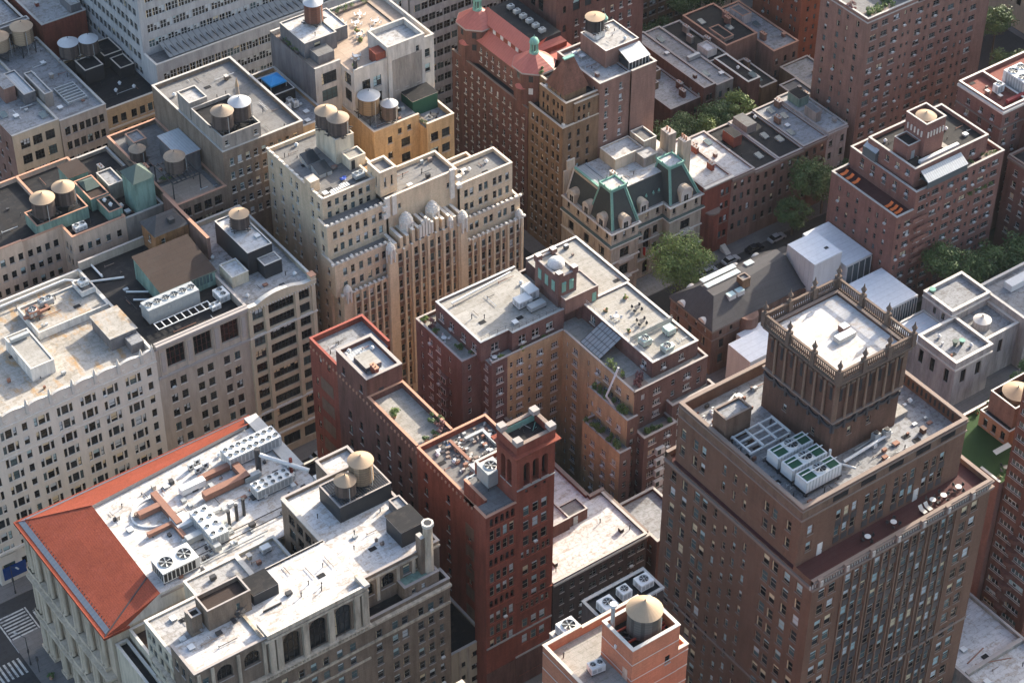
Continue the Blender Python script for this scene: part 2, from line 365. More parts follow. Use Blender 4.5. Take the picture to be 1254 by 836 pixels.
    def parapet(s, x0, x1, y0, y1, zr, z1, sides, wall, cope, th=.35, ch=.14, cp=.08):
        xi0 = x0+(th if 'W' in sides else 0); xi1 = x1-(th if 'E' in sides else 0); yi0 = y0+(th if 'S' in sides else 0); yi1 = y1-(th if 'N' in sides else 0)
        if 'S' in sides: s.wall.poly([(xi1, yi0, zr), (xi0, yi0, zr), (xi0, yi0, z1), (xi1, yi0, z1)], wall); s.cope.box(x0-(cp if 'W' in sides else 0), x1+(cp if 'E' in sides else 0), y0-cp, yi0+cp, z1, z1+ch, cope)
        if 'N' in sides: s.wall.poly([(xi0, yi1, zr), (xi1, yi1, zr), (xi1, yi1, z1), (xi0, yi1, z1)], wall); s.cope.box(x0-(cp if 'W' in sides else 0), x1+(cp if 'E' in sides else 0), yi1-cp, y1+cp, z1, z1+ch, cope)
        ya = yi0+(cp if 'S' in sides else 0); yb = yi1-(cp if 'N' in sides else 0)
        if 'W' in sides: s.wall.poly([(xi0, yi0, zr), (xi0, yi1, zr), (xi0, yi1, z1), (xi0, yi0, z1)], wall); s.cope.box(x0-cp, xi0+cp, ya, yb, z1, z1+ch, cope)
        if 'E' in sides: s.wall.poly([(xi1, yi1, zr), (xi1, yi0, zr), (xi1, yi0, z1), (xi1, yi1, z1)], wall); s.cope.box(xi1-cp, x1+cp, ya, yb, z1, z1+ch, cope)
        for sd, c0, c1 in (('S', y0, yi0), ('N', yi1, y1)):  # parapet end faces where the neighbour side has none
            if sd in sides and 'W' not in sides: s.wall.poly([(x0, c1, zr), (x0, c0, zr), (x0, c0, z1), (x0, c1, z1)], wall)
            if sd in sides and 'E' not in sides: s.wall.poly([(x1, c0, zr), (x1, c1, zr), (x1, c1, z1), (x1, c0, z1)], wall)
        for sd, c0, c1 in (('W', x0, xi0), ('E', xi1, x1)):
            if sd in sides and 'S' not in sides: s.wall.poly([(c0, y0, zr), (c1, y0, zr), (c1, y0, z1), (c0, y0, z1)], wall)
            if sd in sides and 'N' not in sides: s.wall.poly([(c1, y1, zr), (c0, y1, zr), (c0, y1, z1), (c1, y1, z1)], wall)
    def part(s, name, label=None):
        return Part(s, name, label)
    def bulk(s, x0, x1, y0, y1, z0, z1, wall=None, roof=None, name='bulkhead', cope=None, par=.3, over=0, S=(), W=()):
        """small rooftop house, a part of its building"""
        w0, r0, c0 = s.wall, s.roof, s.cope; m = MB(); mr = MB(); s.wall = s.cope = m; s.roof = mr; s.inb = 1
        wall = wall or s.W
        if par: s.vol(x0, x1, y0, y1, z0, z1, par=par, wall=wall, roof=roof or s.R, cope=cope or s.CP, th=.2, ch=.08, cp=.05, S=S, W=W)
        else:
            for f, c, a0, a1, ws in (('S', y0, x0, x1, S), ('W', x0, y0, y1, W), ('N', y1, x0, x1, ()), ('E', x1, y0, y1, ())): s.panel(f, c, a0, a1, z0, z1, ws, wall)
            mr.box(x0-over, x1+over, y0-over, y1+over, z1, z1+.12, cope or s.CP, top=roof or s.R)
        s.wall, s.roof, s.cope = w0, r0, c0; s.inb = 0
        o = m.build(name, s.o); mr.build('roof', o, off=s.o.location); return o
    def door(s, face, c, a, z0, mat=None, w=1.0, h=2.1):
        m = MB(); d = mat or METAL
        p = {'S': (a-w/2, a+w/2, c-.06, c+.01), 'W': (c-.06, c+.01, a-w/2, a+w/2)}[face]
        m.box(*p, z0+.02, z0+h, d); 
        o = m.build('door', s.o); m = MB()
        if face == 'S': m.box(a+w*.3, a+w*.4, c-.12, c-.06, z0+1, z0+1.1, METALD)
        else: m.box(c-.12, c-.06, a+w*.3, a+w*.4, z0+1, z0+1.1, METALD)
        m.build('handle', o, off=s.o.location); return o
    def vents(s, pts, z, kinds='pvhb'):
        for x, y in pts:
            k = rnd.choice(kinds); m = MB()
            if k == 'p': m.cyl(x, y, z, z+.9, .09, .09, METALD, 8); m.cyl(x, y, z+.9, z+1.05, .16, .12, METALD, 8); m.build('vent_pipe', s.o)
            elif k == 'v': m.cyl(x, y, z, z+.5, .28, .28, METALW, 10); m.cyl(x, y, z+.45, z+.85, .45, .15, METALW, 10); m.build('roof_vent', s.o)
            elif k == 'h': m.box(x-.5, x+.5, y-.5, y+.5, z, z+.4, METAL); m.box(x-.56, x+.56, y-.56, y+.56, z+.4, z+.5, METALW); m.build('roof_hatch', s.o)
            elif k == 'b': m.box(x-.35, x+.35, y-.45, y+.45, z, z+.9, s.W); m.box(x-.42, x+.42, y-.52, y+.52, z+.9, z+1.0, s.CP); m.build('chimney', s.o)
            elif k == 'c': m.box(x-.4, x+.4, y-.9, y+.9, z, z+1.8, s.W); m.box(x-.48, x+.48, y-.98, y+.98, z+1.8, z+1.95, s.CP); pots(m.build('chimney', s.o), x, y, z, s.o.location)
            elif k == 's':
                m.box(x-.7, x+.7, y-1, y+1, z, z+.3, METAL, skip='T'); m.poly([(x-.7, y-1, z+.3), (x+.7, y-1, z+.3), (x+.7, y+1, z+.55), (x-.7, y+1, z+.55)], GLASS[2]); m.poly([(x-.7, y+1, z+.3), (x-.7, y-1, z+.3), (x-.7, y+1, z+.55)], METAL); m.poly([(x+.7, y-1, z+.3), (x+.7, y+1, z+.3), (x+.7, y+1, z+.55)], METAL); m.build('skylight', s.o)
    def duct(s, pts, z, r=.35, m=None):
        mb = MB(); m = m or METAL
        for (x0, y0), (x1, y1) in zip(pts, pts[1:]):
            mb.box(min(x0, x1)-r, max(x0, x1)+r, min(y0, y1)-r, max(y0, y1)+r, z+.3+rnd.uniform(0, .006), z+.3+2*r+rnd.uniform(0, .006), m)
        for x, y in pts: mb.box(x-.06, x+.06, y-.06, y+.06, z, z+.3, METALD)
        return mb.build('duct', s.o)
    def clut(s, x0, x1, y0, y1, z, n):
        for i in range(n):
            x, y = rnd.uniform(x0+.6, x1-.6), rnd.uniform(y0+.6, y1-.6); k = rnd.random(); m = MB(); mt = rnd.choice((METAL, METALD, METALW, RUSTY, T_BROWN))
            if k < .35: q = rnd.uniform(.2, .6); h = rnd.uniform(.25, .9); m.box(x-q, x+q, y-q*.7, y+q*.7, z+.08, z+h, mt); m.box(x-q*.8, x-q*.6, y-q*.5, y+q*.5, z, z+.08, METALD); m.box(x+q*.6, x+q*.8, y-q*.5, y+q*.5, z, z+.08, METALD); m.build('roof_box', s.o)
            elif k < .6: L = rnd.uniform(1, min(5, (x1-x0)*.4)); m.tube((x, y, z+.25), (min(x+L, x1-.5), y, z+.25), .07, mt, 5); m.tube((x, y, z), (x, y, z+.6), .07, mt, 5); m.build('pipe', s.o)
            elif k < .75: L = rnd.uniform(1, min(5, (y1-y0)*.4)); m.tube((x, y, z+.2), (x, min(y+L, y1-.5), z+.2), .06, mt, 5); m.build('pipe', s.o)
            elif k < .9: m.cyl(x, y, z, z+rnd.uniform(.4, 1.3), .1, .1, METALD, 7); m.build('vent_pipe', s.o)
            else: m.box(x-.7, x+.7, y-.45, y+.45, z, z+.03, RF_DARK); m.build('roof_patch', s.o)
    def done(s):
        p = s.o
        if s.wall.v: s.wall.build('wall', p)
        if s.roof.v: s.roof.build('roof', p)
        if s.cope.v: s.cope.build('coping', p)
        for r_, c_ in s.vols:
            r_.build('roof', p)
            if c_.v: c_.build('coping', p)
        for r_ in s.trim.rings: r_.build('cornice', p)
        if s.trim.v: s.trim.build('trim', p)
        ws = sorted(s.win, key=lambda w: (Vector(w[1])-cam_pos).length + (1000 if not infr(w[1]) else 0))
        rest = MB()
        for i, (face, pos, w, h, st) in enumerate(ws):
            var = wvar(st); key = (round(w, 2), round(h, 2), id(st), var)
            if i < 100:
                near = (Vector(pos)-cam_pos).length < 460
                key = key+(near,)
                if key not in WCACHE:
                    if near:
                        g, g2 = wgeo(w, h, st, var, True); o = g.build('window', p, off=(0, 0, 0)); q = g2.build('pane', o, off=(0, 0, 0)); WCACHE[key] = (o.data, q.data)
                    else: o = wgeo(w, h, st, var).build('window', p, off=(0, 0, 0)); WCACHE[key] = (o.data, None)
                else:
                    o = bpy.data.objects.new('window', WCACHE[key][0]); C.objects.link(o); o.parent = p
                    if near: q = bpy.data.objects.new('pane', WCACHE[key][1]); C.objects.link(q); q.parent = o
                o.location = Vector(pos)-p.location; o.rotation_euler = (0, 0, ROT[face])
            else:
                g = wgeo(w, h, st, var); cs, sn = math.cos(ROT[face]), math.sin(ROT[face]); n = len(rest.v)
                rest.v += [(pos[0]+x*cs-y*sn, pos[1]+x*sn+y*cs, pos[2]+z) for x, y, z in g.v]
                rest.f += [tuple(n+k for k in f) for f in g.f]; rest.m += [rest.mi(g.mats[k]) for k in g.m]
            if st.ac and rnd.random() < st.ac:
                AC.append((face, pos, w, p))
        if rest.v: rest.build('windows', p, kind='stuff')
        return s.o
AC = []
def infr(pos):
    v = Vector(pos)-cam_pos; z = v.dot(fw)
    return abs(v.dot(rt)/z)*2737.3 < 632 and abs(v.dot(up)/z)*2737.3 < 423
# ---------------------------------------------------------------- rooftop kit
TK = {}
def tank(x, y, z, label, r=2.1, h=3.6, leg=1.6, body=None, cone=None, ch=1.1, open_frame=True, metal=False):
    body = body or WOODO; cone = cone or (CONE, CONE2, CONE)[int(x*3+y) % 3]
    root = thing('water_tank', label, 'water tank', x, y, z, rnd.uniform(0, 1.2), 'rooftop water tanks')
    key = (r, h, leg, body.name, cone.name, ch)
    if key in TK:
        for q in TK[key]:
            c = q.copy(); C.objects.link(c); c.parent = root
        return root
    out = []
    m = MB(); n = 28
    bdk = plain(body.name+'_stained', tuple(x*.62 for x in body.get('c', (.12, .092, .08))), .9, var=.4)
    for i in range(n):   # staves
        a0, a1 = 2*math.pi*i/n, 2*math.pi*(i+1)/n; ra = r*(1+.012*(i % 2))
        m.poly([(ra*math.cos(a0), ra*math.sin(a0), leg), (ra*math.cos(a1), ra*math.sin(a1), leg), (ra*.97*math.cos(a1), ra*.97*math.sin(a1), leg+h), (ra*.97*math.cos(a0), ra*.97*math.sin(a0), leg+h)], body if rnd.random() < .62 else bdk)
    m.poly([(r*math.cos(-2*math.pi*i/n), r*math.sin(-2*math.pi*i/n), leg) for i in range(n)], body)
    out.append(m.build('tank_body', root, off=(0, 0, 0)))
    m = MB()
    k = 9
    for i in range(k):
        zz = leg+.15+(h-.35)*(i/(k-1))**1.25; m.cyl(0, 0, zz, zz+.05, r*1.022, r*1.022, METALD, n, cap=False)
    out.append(m.build('hoops', root, off=(0, 0, 0)))
    m = MB(); m.cyl(0, 0, leg+h-.05, leg+h+ch, r*1.09, .12, cone, n); m.cyl(0, 0, leg+h+ch-.1, leg+h+ch+.3, .13, .06, METALD, 8)
    out.append(m.build('tank_roof', root, off=(0, 0, 0)))
    m = MB()
    for s_ in (-.2, .2): m.tube((r*1.1, s_, 0), (r*1.1, s_, leg+h), .035, METALD, 4)
    for k in range(int((leg+h)/.5)): m.tube((r*1.1, -.2, .3+k*.5), (r*1.1, .2, .3+k*.5), .025, METALD, 4)
    m.tube((-r*.3, -r*1.06, leg*.2), (-r*.3, -r*1.06, leg+h*.9), .07, METAL, 5); out.append(m.build('ladder_and_pipe', root, off=(0, 0, 0)))
    m = MB(); q = r*.72
    for sx in (-1, 1):
        for sy in (-1, 1): m.box(sx*q-.09, sx*q+.09, sy*q-.09, sy*q+.09, 0, leg-.3, METALD)
    for t in (-.95, -.55, -.15, .25, .65, .95): m.box(t*r-.09, t*r+.09, -r*1.05, r*1.05, leg-.16, leg-.01, METALD)
    for t in (-q, q): m.box(-r*1.05, r*1.05, t-.1, t+.1, leg-.34, leg-.165, METALD)
    if leg > 1.2:
        for sx in (-1, 1): m.tube((sx*q, -q, .1), (sx*q, q, leg-.4), .05, METALD); m.tube((-q, sx*q, .1), (q, sx*q, leg-.4), .05, METALD)
    out.append(m.build('stand', root, off=(0, 0, 0)))
    TK[key] = out
    return root
def hvac(x, y, z, w, d, h, fx, fy, label, mat=None, rot=0, leg=.4, fr=None, dark=False, louver=True, group=None):
    mat = mat or METALW; root = thing('rooftop_air_unit', label, 'air conditioner', x, y, z, rot, group)
    m = MB(); m.box(-w/2, w/2, -d/2, d/2, leg, leg+h, mat)
    if louver:
        for i in range(int(w/.8)):
            a = -w/2+.15+i*.8
            if a+.65 < w/2: m.box(a, a+.6, -d/2-.03, -d/2+.01, leg+.25, leg+h-.3, METAL if not dark else BLACKM)
        for i in range(int(d/.8)):
            a = -d/2+.15+i*.8
            if a+.65 < d/2: m.box(-w/2-.03, -w/2+.01, a, a+.6, leg+.25, leg+h-.3, METAL if not dark else BLACKM)
    m.build('casing', root, off=(0, 0, 0))
    m = MB()
    for sx in (-1, 1):
        for sy in (-1, 1): m.box(sx*(w/2-.15)-.08, sx*(w/2-.15)+.08, sy*(d/2-.15)-.08, sy*(d/2-.15)+.08, 0, leg, METALD)
    m.box(-w/2, w/2, -d/2, -d/2+.12, leg-.12, leg-.004, METALD); m.box(-w/2, w/2, d/2-.12, d/2, leg-.12, leg-.004, METALD)
    m.build('legs', root, off=(0, 0, 0))
    r = fr or min(w/max(fx, 1), d/max(fy, 1))*.40
    for i in range(fx):
        for j in range(fy):
            cx = -w/2+w*(i+.5)/fx; cy = -d/2+d*(j+.5)/fy; m = MB(); zt = leg+h
            m.cyl(cx, cy, zt, zt+.22, r*1.06, r, METALW if not dark else METAL, 18, cap=False); m.cyl(cx, cy, zt+.01, zt+.012, r, r, BLACKM, 18)
            for k in range(6):
                a = k*math.pi/3+.3; ca, sa = math.cos(a), math.sin(a)
                m.poly([(cx+ca*.1, cy+sa*.1, zt+.13), (cx+ca*r*.92-sa*r*.12, cy+sa*r*.92+ca*r*.12, zt+.1), (cx+ca*r*.92+sa*r*.16, cy+sa*r*.92-ca*r*.16, zt+.17)], METAL)
            m.cyl(cx, cy, zt+.1, zt+.2, r*.18, r*.14, METAL, 10)
            for q in (.45, .75): m.cyl(cx, cy, zt+.2, zt+.215, r*q, r*q, METAL, 16, cap=False)
            m.build('fan', root, off=(0, 0, 0))
    return root
def rail(p, pts, z, h=1.0, mat=None, name='railing'):
    m = MB(); mat = mat or METALD
    for (x0, y0), (x1, y1) in zip(pts, pts[1:]):
        L = math.hypot(x1-x0, y1-y0); n = max(1, int(L/1.5))
        for q in (.5, 1.0): m.tube((x0, y0, z+h*q), (x1, y1, z+h*q), .035, mat, 4)
        for i in range(n+1): t = i/n; m.tube((x0+(x1-x0)*t, y0+(y1-y0)*t, z), (x0+(x1-x0)*t, y0+(y1-y0)*t, z+h), .035, mat, 4)
    return m.build(name, p)
# ---------------------------------------------------------------- vegetation
def crown_mesh(rx, rz, n, leaf, mat, seed, clumps=26, low=.25):
    r = random.Random(seed); m = MB(); cs = []
    for i in range(clumps):
        a = r.uniform(0, 6.283); u = r.uniform(-1, 1); rr = r.uniform(.35, .85)
        s = math.sqrt(1-u*u); cs.append((rr*s*math.cos(a)*rx, rr*s*math.sin(a)*rx, rr*u*rz+rz*low, r.uniform(.22, .42)*rx))
    for i in range(n):
        cx, cy, cz, cr = cs[r.randrange(clumps)]
        d = Vector((r.gauss(0, 1), r.gauss(0, 1), r.gauss(0, 1)+.3)).normalized()*cr*r.uniform(.6, 1.08)
        c = Vector((cx, cy, cz))+Vector((d.x, d.y, d.z*.75))
        nn = (d.normalized()+Vector((r.gauss(0, .5), r.gauss(0, .5), r.gauss(.3, .5)))).normalized()
        t = nn.cross(Vector((r.gauss(0, 1), r.gauss(0, 1), r.gauss(0, 1)))).normalized(); b = nn.cross(t); l = leaf*r.uniform(.6, 1.4)
        m.poly([c-t*l*.5, c-b*l*.3, c+t*l*.5, c+b*l*.3], mat)
    return m
TREES = {}
def tree(x, y, rx, hgt, label, kind=0, z=0, yellow=False, n=5200, group='trees along the streets and gardens', name='street_tree'):
    root = thing(name, label, 'tree', x, y, z, rnd.uniform(0, 6.28), group); key = (kind, yellow, round(rx*2)/2, n)
    if key not in TREES:
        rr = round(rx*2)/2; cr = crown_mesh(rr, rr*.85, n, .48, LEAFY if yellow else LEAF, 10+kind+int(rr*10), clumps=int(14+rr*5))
        me = cr.build('crown', root, off=(0, 0, 0)); me.location = (0, 0, hgt-rr*1.1)
        m = MB(); q = random.Random(kind)
        pts = [(0, 0, 0), (.05, .03, hgt*.25), (-.06, .06, hgt*.5)]
        for a, b, r0, r1 in ((0, 1, .28, .22), (1, 2, .22, .16)):
            m.tube(pts[a], pts[b], r0, BARK, 8)
        for i in range(7):
            a = i*.9; L = rr*.7; m.tube(pts[2], (math.cos(a)*L, math.sin(a)*L, hgt*.55+q.uniform(.1, .5)*rr), .07, BARK, 5)
        t = m.build('trunk', root, off=(0, 0, 0)); TREES[key] = (me, t)
    else:
        me0, t0 = TREES[key]
        for q in (me0, t0):
            c = q.copy(); C.objects.link(c); c.parent = root
    return root
def bush(x, y, z, r, label, mat=None, cat='shrub', name='shrub', group=None, pot=True, tall=1.0):
    root = thing(name, label, cat, x, y, z, 0, group); m = crown_mesh(r, r*.8*tall, int(220+260*r*r), .26, mat or LEAF, int(x*7+y*3), clumps=9, low=.9)
    m.build('foliage', root, off=(0, 0, 0))
    if pot: m = MB(); m.cyl(0, 0, 0, .5, .3, .38, T_TERRA, 10); m.build('pot', root, off=(0, 0, 0))
    else: m = MB(); m.tube((0, 0, 0), (0, 0, r*.9), .06, BARK, 5); m.build('stem', root, off=(0, 0, 0))
    return root
def hedge(x0, x1, y0, y1, z, label, h=1.0, mat=None, name='terrace_planting', box=True, dens=42):
    """a planted strip: planter box and mixed foliage"""
    root = thing(name, label, 'plants', (x0+x1)/2, (y0+y1)/2, z); m = MB(); r = random.Random(int(x0*13+y0*7))
    n = int(dens*max((x1-x0)*(y1-y0), (x1-x0)+(y1-y0)))
    k = max(4, int(((x1-x0)+(y1-y0))*1.3)); cl = [(r.uniform(x0, x1), r.uniform(y0, y1), r.uniform(.35, 1)*h, r.uniform(.3, .55)) for _ in range(k)]
    for i in range(n):
        cx, cy, ch, cr = cl[r.randrange(k)]; d = Vector((r.gauss(0, 1), r.gauss(0, 1), r.gauss(0, 1))).normalized()*r.uniform(.5, 1)
        c = Vector((cx+d.x*cr*1.2, cy+d.y*cr*1.2, z+.35+ch*.5+d.z*ch*.6)); nn = Vector((r.gauss(0, 1), r.gauss(0, 1), r.gauss(.6, 1))).normalized()
        t = nn.cross(Vector((r.gauss(0, 1), r.gauss(0, 1), r.gauss(0, 1)))).normalized(); b = nn.cross(t); l = .3*r.uniform(.6, 1.4)
        m.poly([c-t*l*.5, c-b*l*.3, c+t*l*.5, c+b*l*.3], (mat or (LEAFY if r.random() < .3 else LEAF)))
    m.build('foliage', root)
    if box: m = MB(); m.box(x0, x1, y0, y1, z, z+.45, T_BROWN); m.build('planter', root)
    return root
# ================================================================ SETTING
def sheet(name, x0, x1, y0, y1, z, m, kind='structure'):
    b = MB(); b.poly([(x0, y0, z), (x1, y0, z), (x1, y1, z), (x0, y1, z)], m); return b.build(name, None, kind=kind)
sheet('ground', -2500, 3500, -2500, 3500, 0, ASPH)
for x0, x1, y0, y1 in ((91.5, 226, 217, 286), (91.5, 226, 296, 365), (242, 372, 217, 286), (242, 372, 296, 365), (91.5, 226, 375, 444), (242, 372, 375, 444),
                       (91.5, 226, 130, 207), (242, 372, 130, 207), (-60, 66, 217, 286), (-60, 66, 296, 365), (400, 540, 217, 286), (400, 540, 296, 365), (400, 540, 375, 444)):
    b = MB(); b.box(x0, x1, y0, y1, 0, .14, SIDEW, skip='B'); b.build('pavement', None, kind='structure')
for x0, x1, y0, y1 in ((190, 222, 221, 262), (171, 190, 262, 282), (272.5, 317, 318, 334), (293, 360, 232, 259), (246, 281, 243, 262), (329, 360, 262, 281)): sheet('garden_ground', x0, x1, y0, y1, .146, YARD)
b = MB()
for i in range(12):
    y = 282.9+i*.86; b.poly([(91.9, y-.2, .004), (97.2, y-.2, .004), (97.2, y+.2, .004), (91.9, y+.2, .004)], PAINT)
for y in (281.2, 293.9): pass
b.poly([(91.4, 282.6, .004), (91.7, 282.6, .004), (91.7, 292.6, .004), (91.4, 292.6, .004)], PAINT)
b.poly([(97.4, 282.6, .004), (97.7, 282.6, .004), (97.7, 292.6, .004), (97.4, 292.6, .004)], PAINT)
b.build('crosswalk', None, kind='structure')
b = MB()
for i in range(10): x = 90.6-i*.95; b.poly([(x-.25, 277.3, .004), (x+.2, 277.3, .004), (x+.2, 281.6, .004), (x-.25, 281.6, .004)], PAINT)
b.build('avenue_crosswalk', None, kind='structure')
b = MB()
for y, x0, x1 in ((290.9, 98.4, 215), (290.9, 262, 360)): 
    x = x0
    while x < x1: b.poly([(x, y-.06, .004), (x+3, y-.06, .004), (x+3, y+.06, .004), (x, y+.06, .004)], PAINT); x += 9
b.poly([(98.3, 286.6, .004), (98.7, 286.6, .004), (98.7, 290.6, .004), (98.3, 290.6, .004)], PAINT)
for x in (230, 238):
    y = 205
    while y < 440: b.poly([(x-.06, y, .004), (x+.06, y, .004), (x+.06, y+3, .004), (x-.06, y+3, .004)], PAINT); y += 9
b.build('lane_markings', None, kind='structure')
# ================================================================ WINDOW STYLES
DH_W = Style('dh', 1, FR_W, T_WHITE, (5, 3, 1), pb=.35)
DH_G = Style('dh', 1, FR_G, T_GREY, (6, 3, 1), pb=.3)
DH_D = Style('dh', 1, FR_D, T_GREY, (7, 2, 1), pb=.25)
TOW = Style('dh', 1, FR_T, T_BROWN, (3, 3, 4), pb=.75, blind=(3, 1, 3))
TOWW = Style('dh', 1, FR_T, T_BROWN, (4, 3, 3), pb=.6, blind=(2, 3, 3))
TRI = Style('dh', 1, FR_D, T_WHITE, (6, 3, 1), pb=.5, blind=(3, 2, 1), ac=.03); 
GREYW = Style('grid', 2, FR_D, T_WHITE, (7, 2, 1), pb=.35, ac=.04)
BIGBR = Style('grid', 4, plain('maroon_window_frame', (.10, .038, .03), .7), None, (8, 2, 0), pb=.1, depth=.6)
CREAMN = Style('dh', 3, FR_D, None, (7, 2, 1), pb=.3, depth=.4); CREAMWD = Style('dh', 7, FR_D, None, (7, 2, 1), pb=.3, depth=.4)
TANW = Style('dh', 1, FR_G, T_TAN, (3, 4, 3), pb=.3, blind=(2, 1, 2))
REDW = Style('dh', 1, FR_T, T_REDT, (5, 3, 2), pb=.45, ac=.04)
REDA = Style('dh', 1, FR_D, T_REDT, (8, 1, 0), arch=True, pb=.1, depth=.4)
LOGG = Style('plain', 1, FR_D, T_GREY, (9, 1, 0), arch=True, pb=0, depth=1.2)
LIMW = Style('dh', 1, FR_G, T_GREY, (5, 3, 2), pb=.45, ac=.08); LIMA = Style('grid', 3, FR_D, T_GREY, (7, 2, 0), arch=True, pb=.2, depth=.5)
APTW = Style('dh', 3, FR_W, T_WHITE, (5, 3, 1), pb=.45, ac=.25); APTS = Style('dh', 1, FR_W, None, (6, 3, 1), pb=.3); APT2 = Style('dh', 2, FR_W, T_WHITE, (5, 3, 1), pb=.4, ac=.3)
EW = Style('dh', 2, FR_G, T_GREY, (5, 3, 2), pb=.35, ac=.4); ES = Style('dh', 1, FR_G, None, (6, 3, 2), pb=.25, ac=.05)
LOFT = Style('grid', 2, FR_D, T_GREY, (7, 2, 1), pb=.2); LOFT3 = Style('grid', 3, FR_D, None, (7, 3, 1), pb=.3); 
BAND = Style('dh', 2, FR_W, None, (5, 4, 1), pb=.55, blind=(4, 1, 1)); BANDD = Style('dh', 2, FR_G, None, (7, 3, 1), pb=.3)
ARCHS = Style('dh', 1, FR_D, None, (8, 2, 0), arch=True, pb=.1)
RIB = Style('plain', 4, FR_W, T_GREY, (3, 4, 3), pb=.4, blind=(3, 1, 3)); SHOP = Style('plain', 3, FR_D, None, (5, 4, 1), pb=0, depth=.4)
HOUSE = Style('dh', 1, FR_D, T_BROWN, (7, 2, 1), pb=.35)
# ================================================================ BLOCK BETWEEN 37TH AND 38TH, WEST OF THE CROSS AVENUE
# ---- white building with scalloped parapet
B = Bld('office_building', 'white terracotta office building with scalloped parapet, finials and rust-stained roof', 'building', 115, 315, ST_WHITE, TRI, RF_RUST, T_COPEW)
tops = seq(37.7, -3.5, 9)
cc = [98.9, 103.6, 110.4, 115.2, 120.1, 124.8, 129.7]; ws = G(cc, tops, 1.35, 2.15)+G([a+d for a in cc for d in (-1.27, 1.27)], tops, .68, 2.15)
ws += G([106.9, 133.2], tops, 1.05, 1.9, Style('dh', 1, FR_D, T_WHITE, (7, 2, 1), pb=.3))
ws += G(lin(98.7, 132, 9), [5.2], 2.8, 2.2, SHOP)
B.vol(96.5, 134.9, 300, 331, 0, 41, S=ws, W=G(lin(303, 328, 7), tops, 2, 2.1), par=1.5, sides='WEN')
B.trim.ring(96.5, 134.9, 300, 331, 8.2, 8.7, .5, T_WHITE, 'SW'); B.trim.ring(96.5, 134.9, 300, 331, 38.6, 38.85, .25, T_WHITE, 'SW'); B.trim.ring(96.5, 134.9, 300, 331, 31.0, 31.2, .12, T_WHITE, 'SW')
m = MB(); edges = [96.6, 102.5, 107.9, 112.7, 117.4, 122.1, 127.0, 131.9, 134.8]
for a, c in zip(edges, edges[1:]):       # scallops between finials
    n = 8; P = []
    for i in range(n+1): t = i/n; P.append((a+(c-a)*t, 41.25+.62*(1-(2*t-1)**2)))
    for (xa, za), (xb, zb) in zip(P, P[1:]):
        m.poly([(xa, 299.98, 39.5), (xb, 299.98, 39.5), (xb, 299.98, zb), (xa, 299.98, za)], ST_WHITE); m.poly([(xb, 300.4, 39.5), (xa, 300.4, 39.5), (xa, 300.4, za), (xb, 300.4, zb)], ST_WHITE)
        m.poly([(xa, 299.85, za), (xb, 299.85, zb), (xb, 300.5, zb), (xa, 300.5, za)], T_COPEW); m.poly([(xa, 299.85, za-.2), (xb, 299.85, zb-.2), (xb, 299.85, zb), (xa, 299.85, za)], T_COPEW)
    if a > 97: pass
m.build('scalloped_parapet', B.o)
for x in edges[1:-1]+[134.3]:
    m = MB(); m.box(x-.3, x+.3, 299.7, 300.3, 39.6, 41.9, T_COPEW); m.cyl(x, 300, 41.9, 42.5, .36, .22, T_COPEW, 8); m.cyl(x, 300, 42.5, 43.2, .26, .05, T_COPEW, 8); m.build('finial', B.o)
for x in lin(101, 133, 14):              # swag ornaments
    m = B.trim; m.box(x-.5, x+.5, 299.86, 299.99, 39.6, 40.1, T_WHITE); m.box(x-.2, x+.2, 299.82, 299.99, 39.3, 39.6, T_WHITE)
B.bulk(112.8, 117.6, 307.5, 318.7, 39.5, 42.6, ST_OFF, RF_TILE, par=.08); B.door('W', 112.8, 314, 39.5)
B.bulk(129.1, 135-.4, 306.6, 314.5, 39.5, 42.6, ST_GRD, RF_RUST, par=0, over=.25); B.bulk(131.9, 134.5, 303.6, 306.3, 39.5, 41.6, ST_GRD, RF_SILVER, par=0)
B.bulk(119.4, 134.4, 317.6, 326.8, 39.5, 41.2, ST_OFF, RF_RUST, par=.35); B.bulk(131.2, 134.3, 322.5, 326.6, 41.2, 42.3, ST_OFF, RF_GREY, par=.25)
B.vents([(122, 320), (126, 322), (105, 310), (121.5, 324)], 39.6, 'pv'); B.duct([(119, 322.5), (124, 322.5), (124, 326)], 41.3, .28, RUSTY); B.duct([(113.5, 316.5), (116.5, 316.5)], 42.5, .4, METAL)
m = MB(); m.tube((96.7, 329.3, 41.0), (131, 329.6, 41.0), .22, METALW, 8); m.tube((131, 329.6, 41.0), (134.5, 326.5, 41.0), .22, METALW, 8); m.build('pipe_run', B.o)
m = MB(); m.box(97.2, 102, 299.7, 299.98, 1.4, 4.4, plain('blue_sign_panel', (.012, .045, .17), .5)); m.build('shop_sign', B.o)
B.clut(98,134,303,317,39.55,8); B.clut(119.6,131,318,326,40.9,9); B.clut(98,131,327,330.5,39.55,6); B.done()
hvac(120.9, 323, 41.1, 2.2, 2, 1.3, 1, 1, 'rusty air unit beside the pipes on the scalloped white building', RUSTY)
hvac(124.5, 324.7, 41.1, 2.8, 1.6, 1.1, 2, 1, 'grey twin-fan unit behind the pipes on the scalloped white building', METAL)
hvac(132.6, 324.3, 42.3, 1.8, 1.6, 1.0, 1, 1, 'small pale air unit in a raised parapet corner beside copper-walled shed')
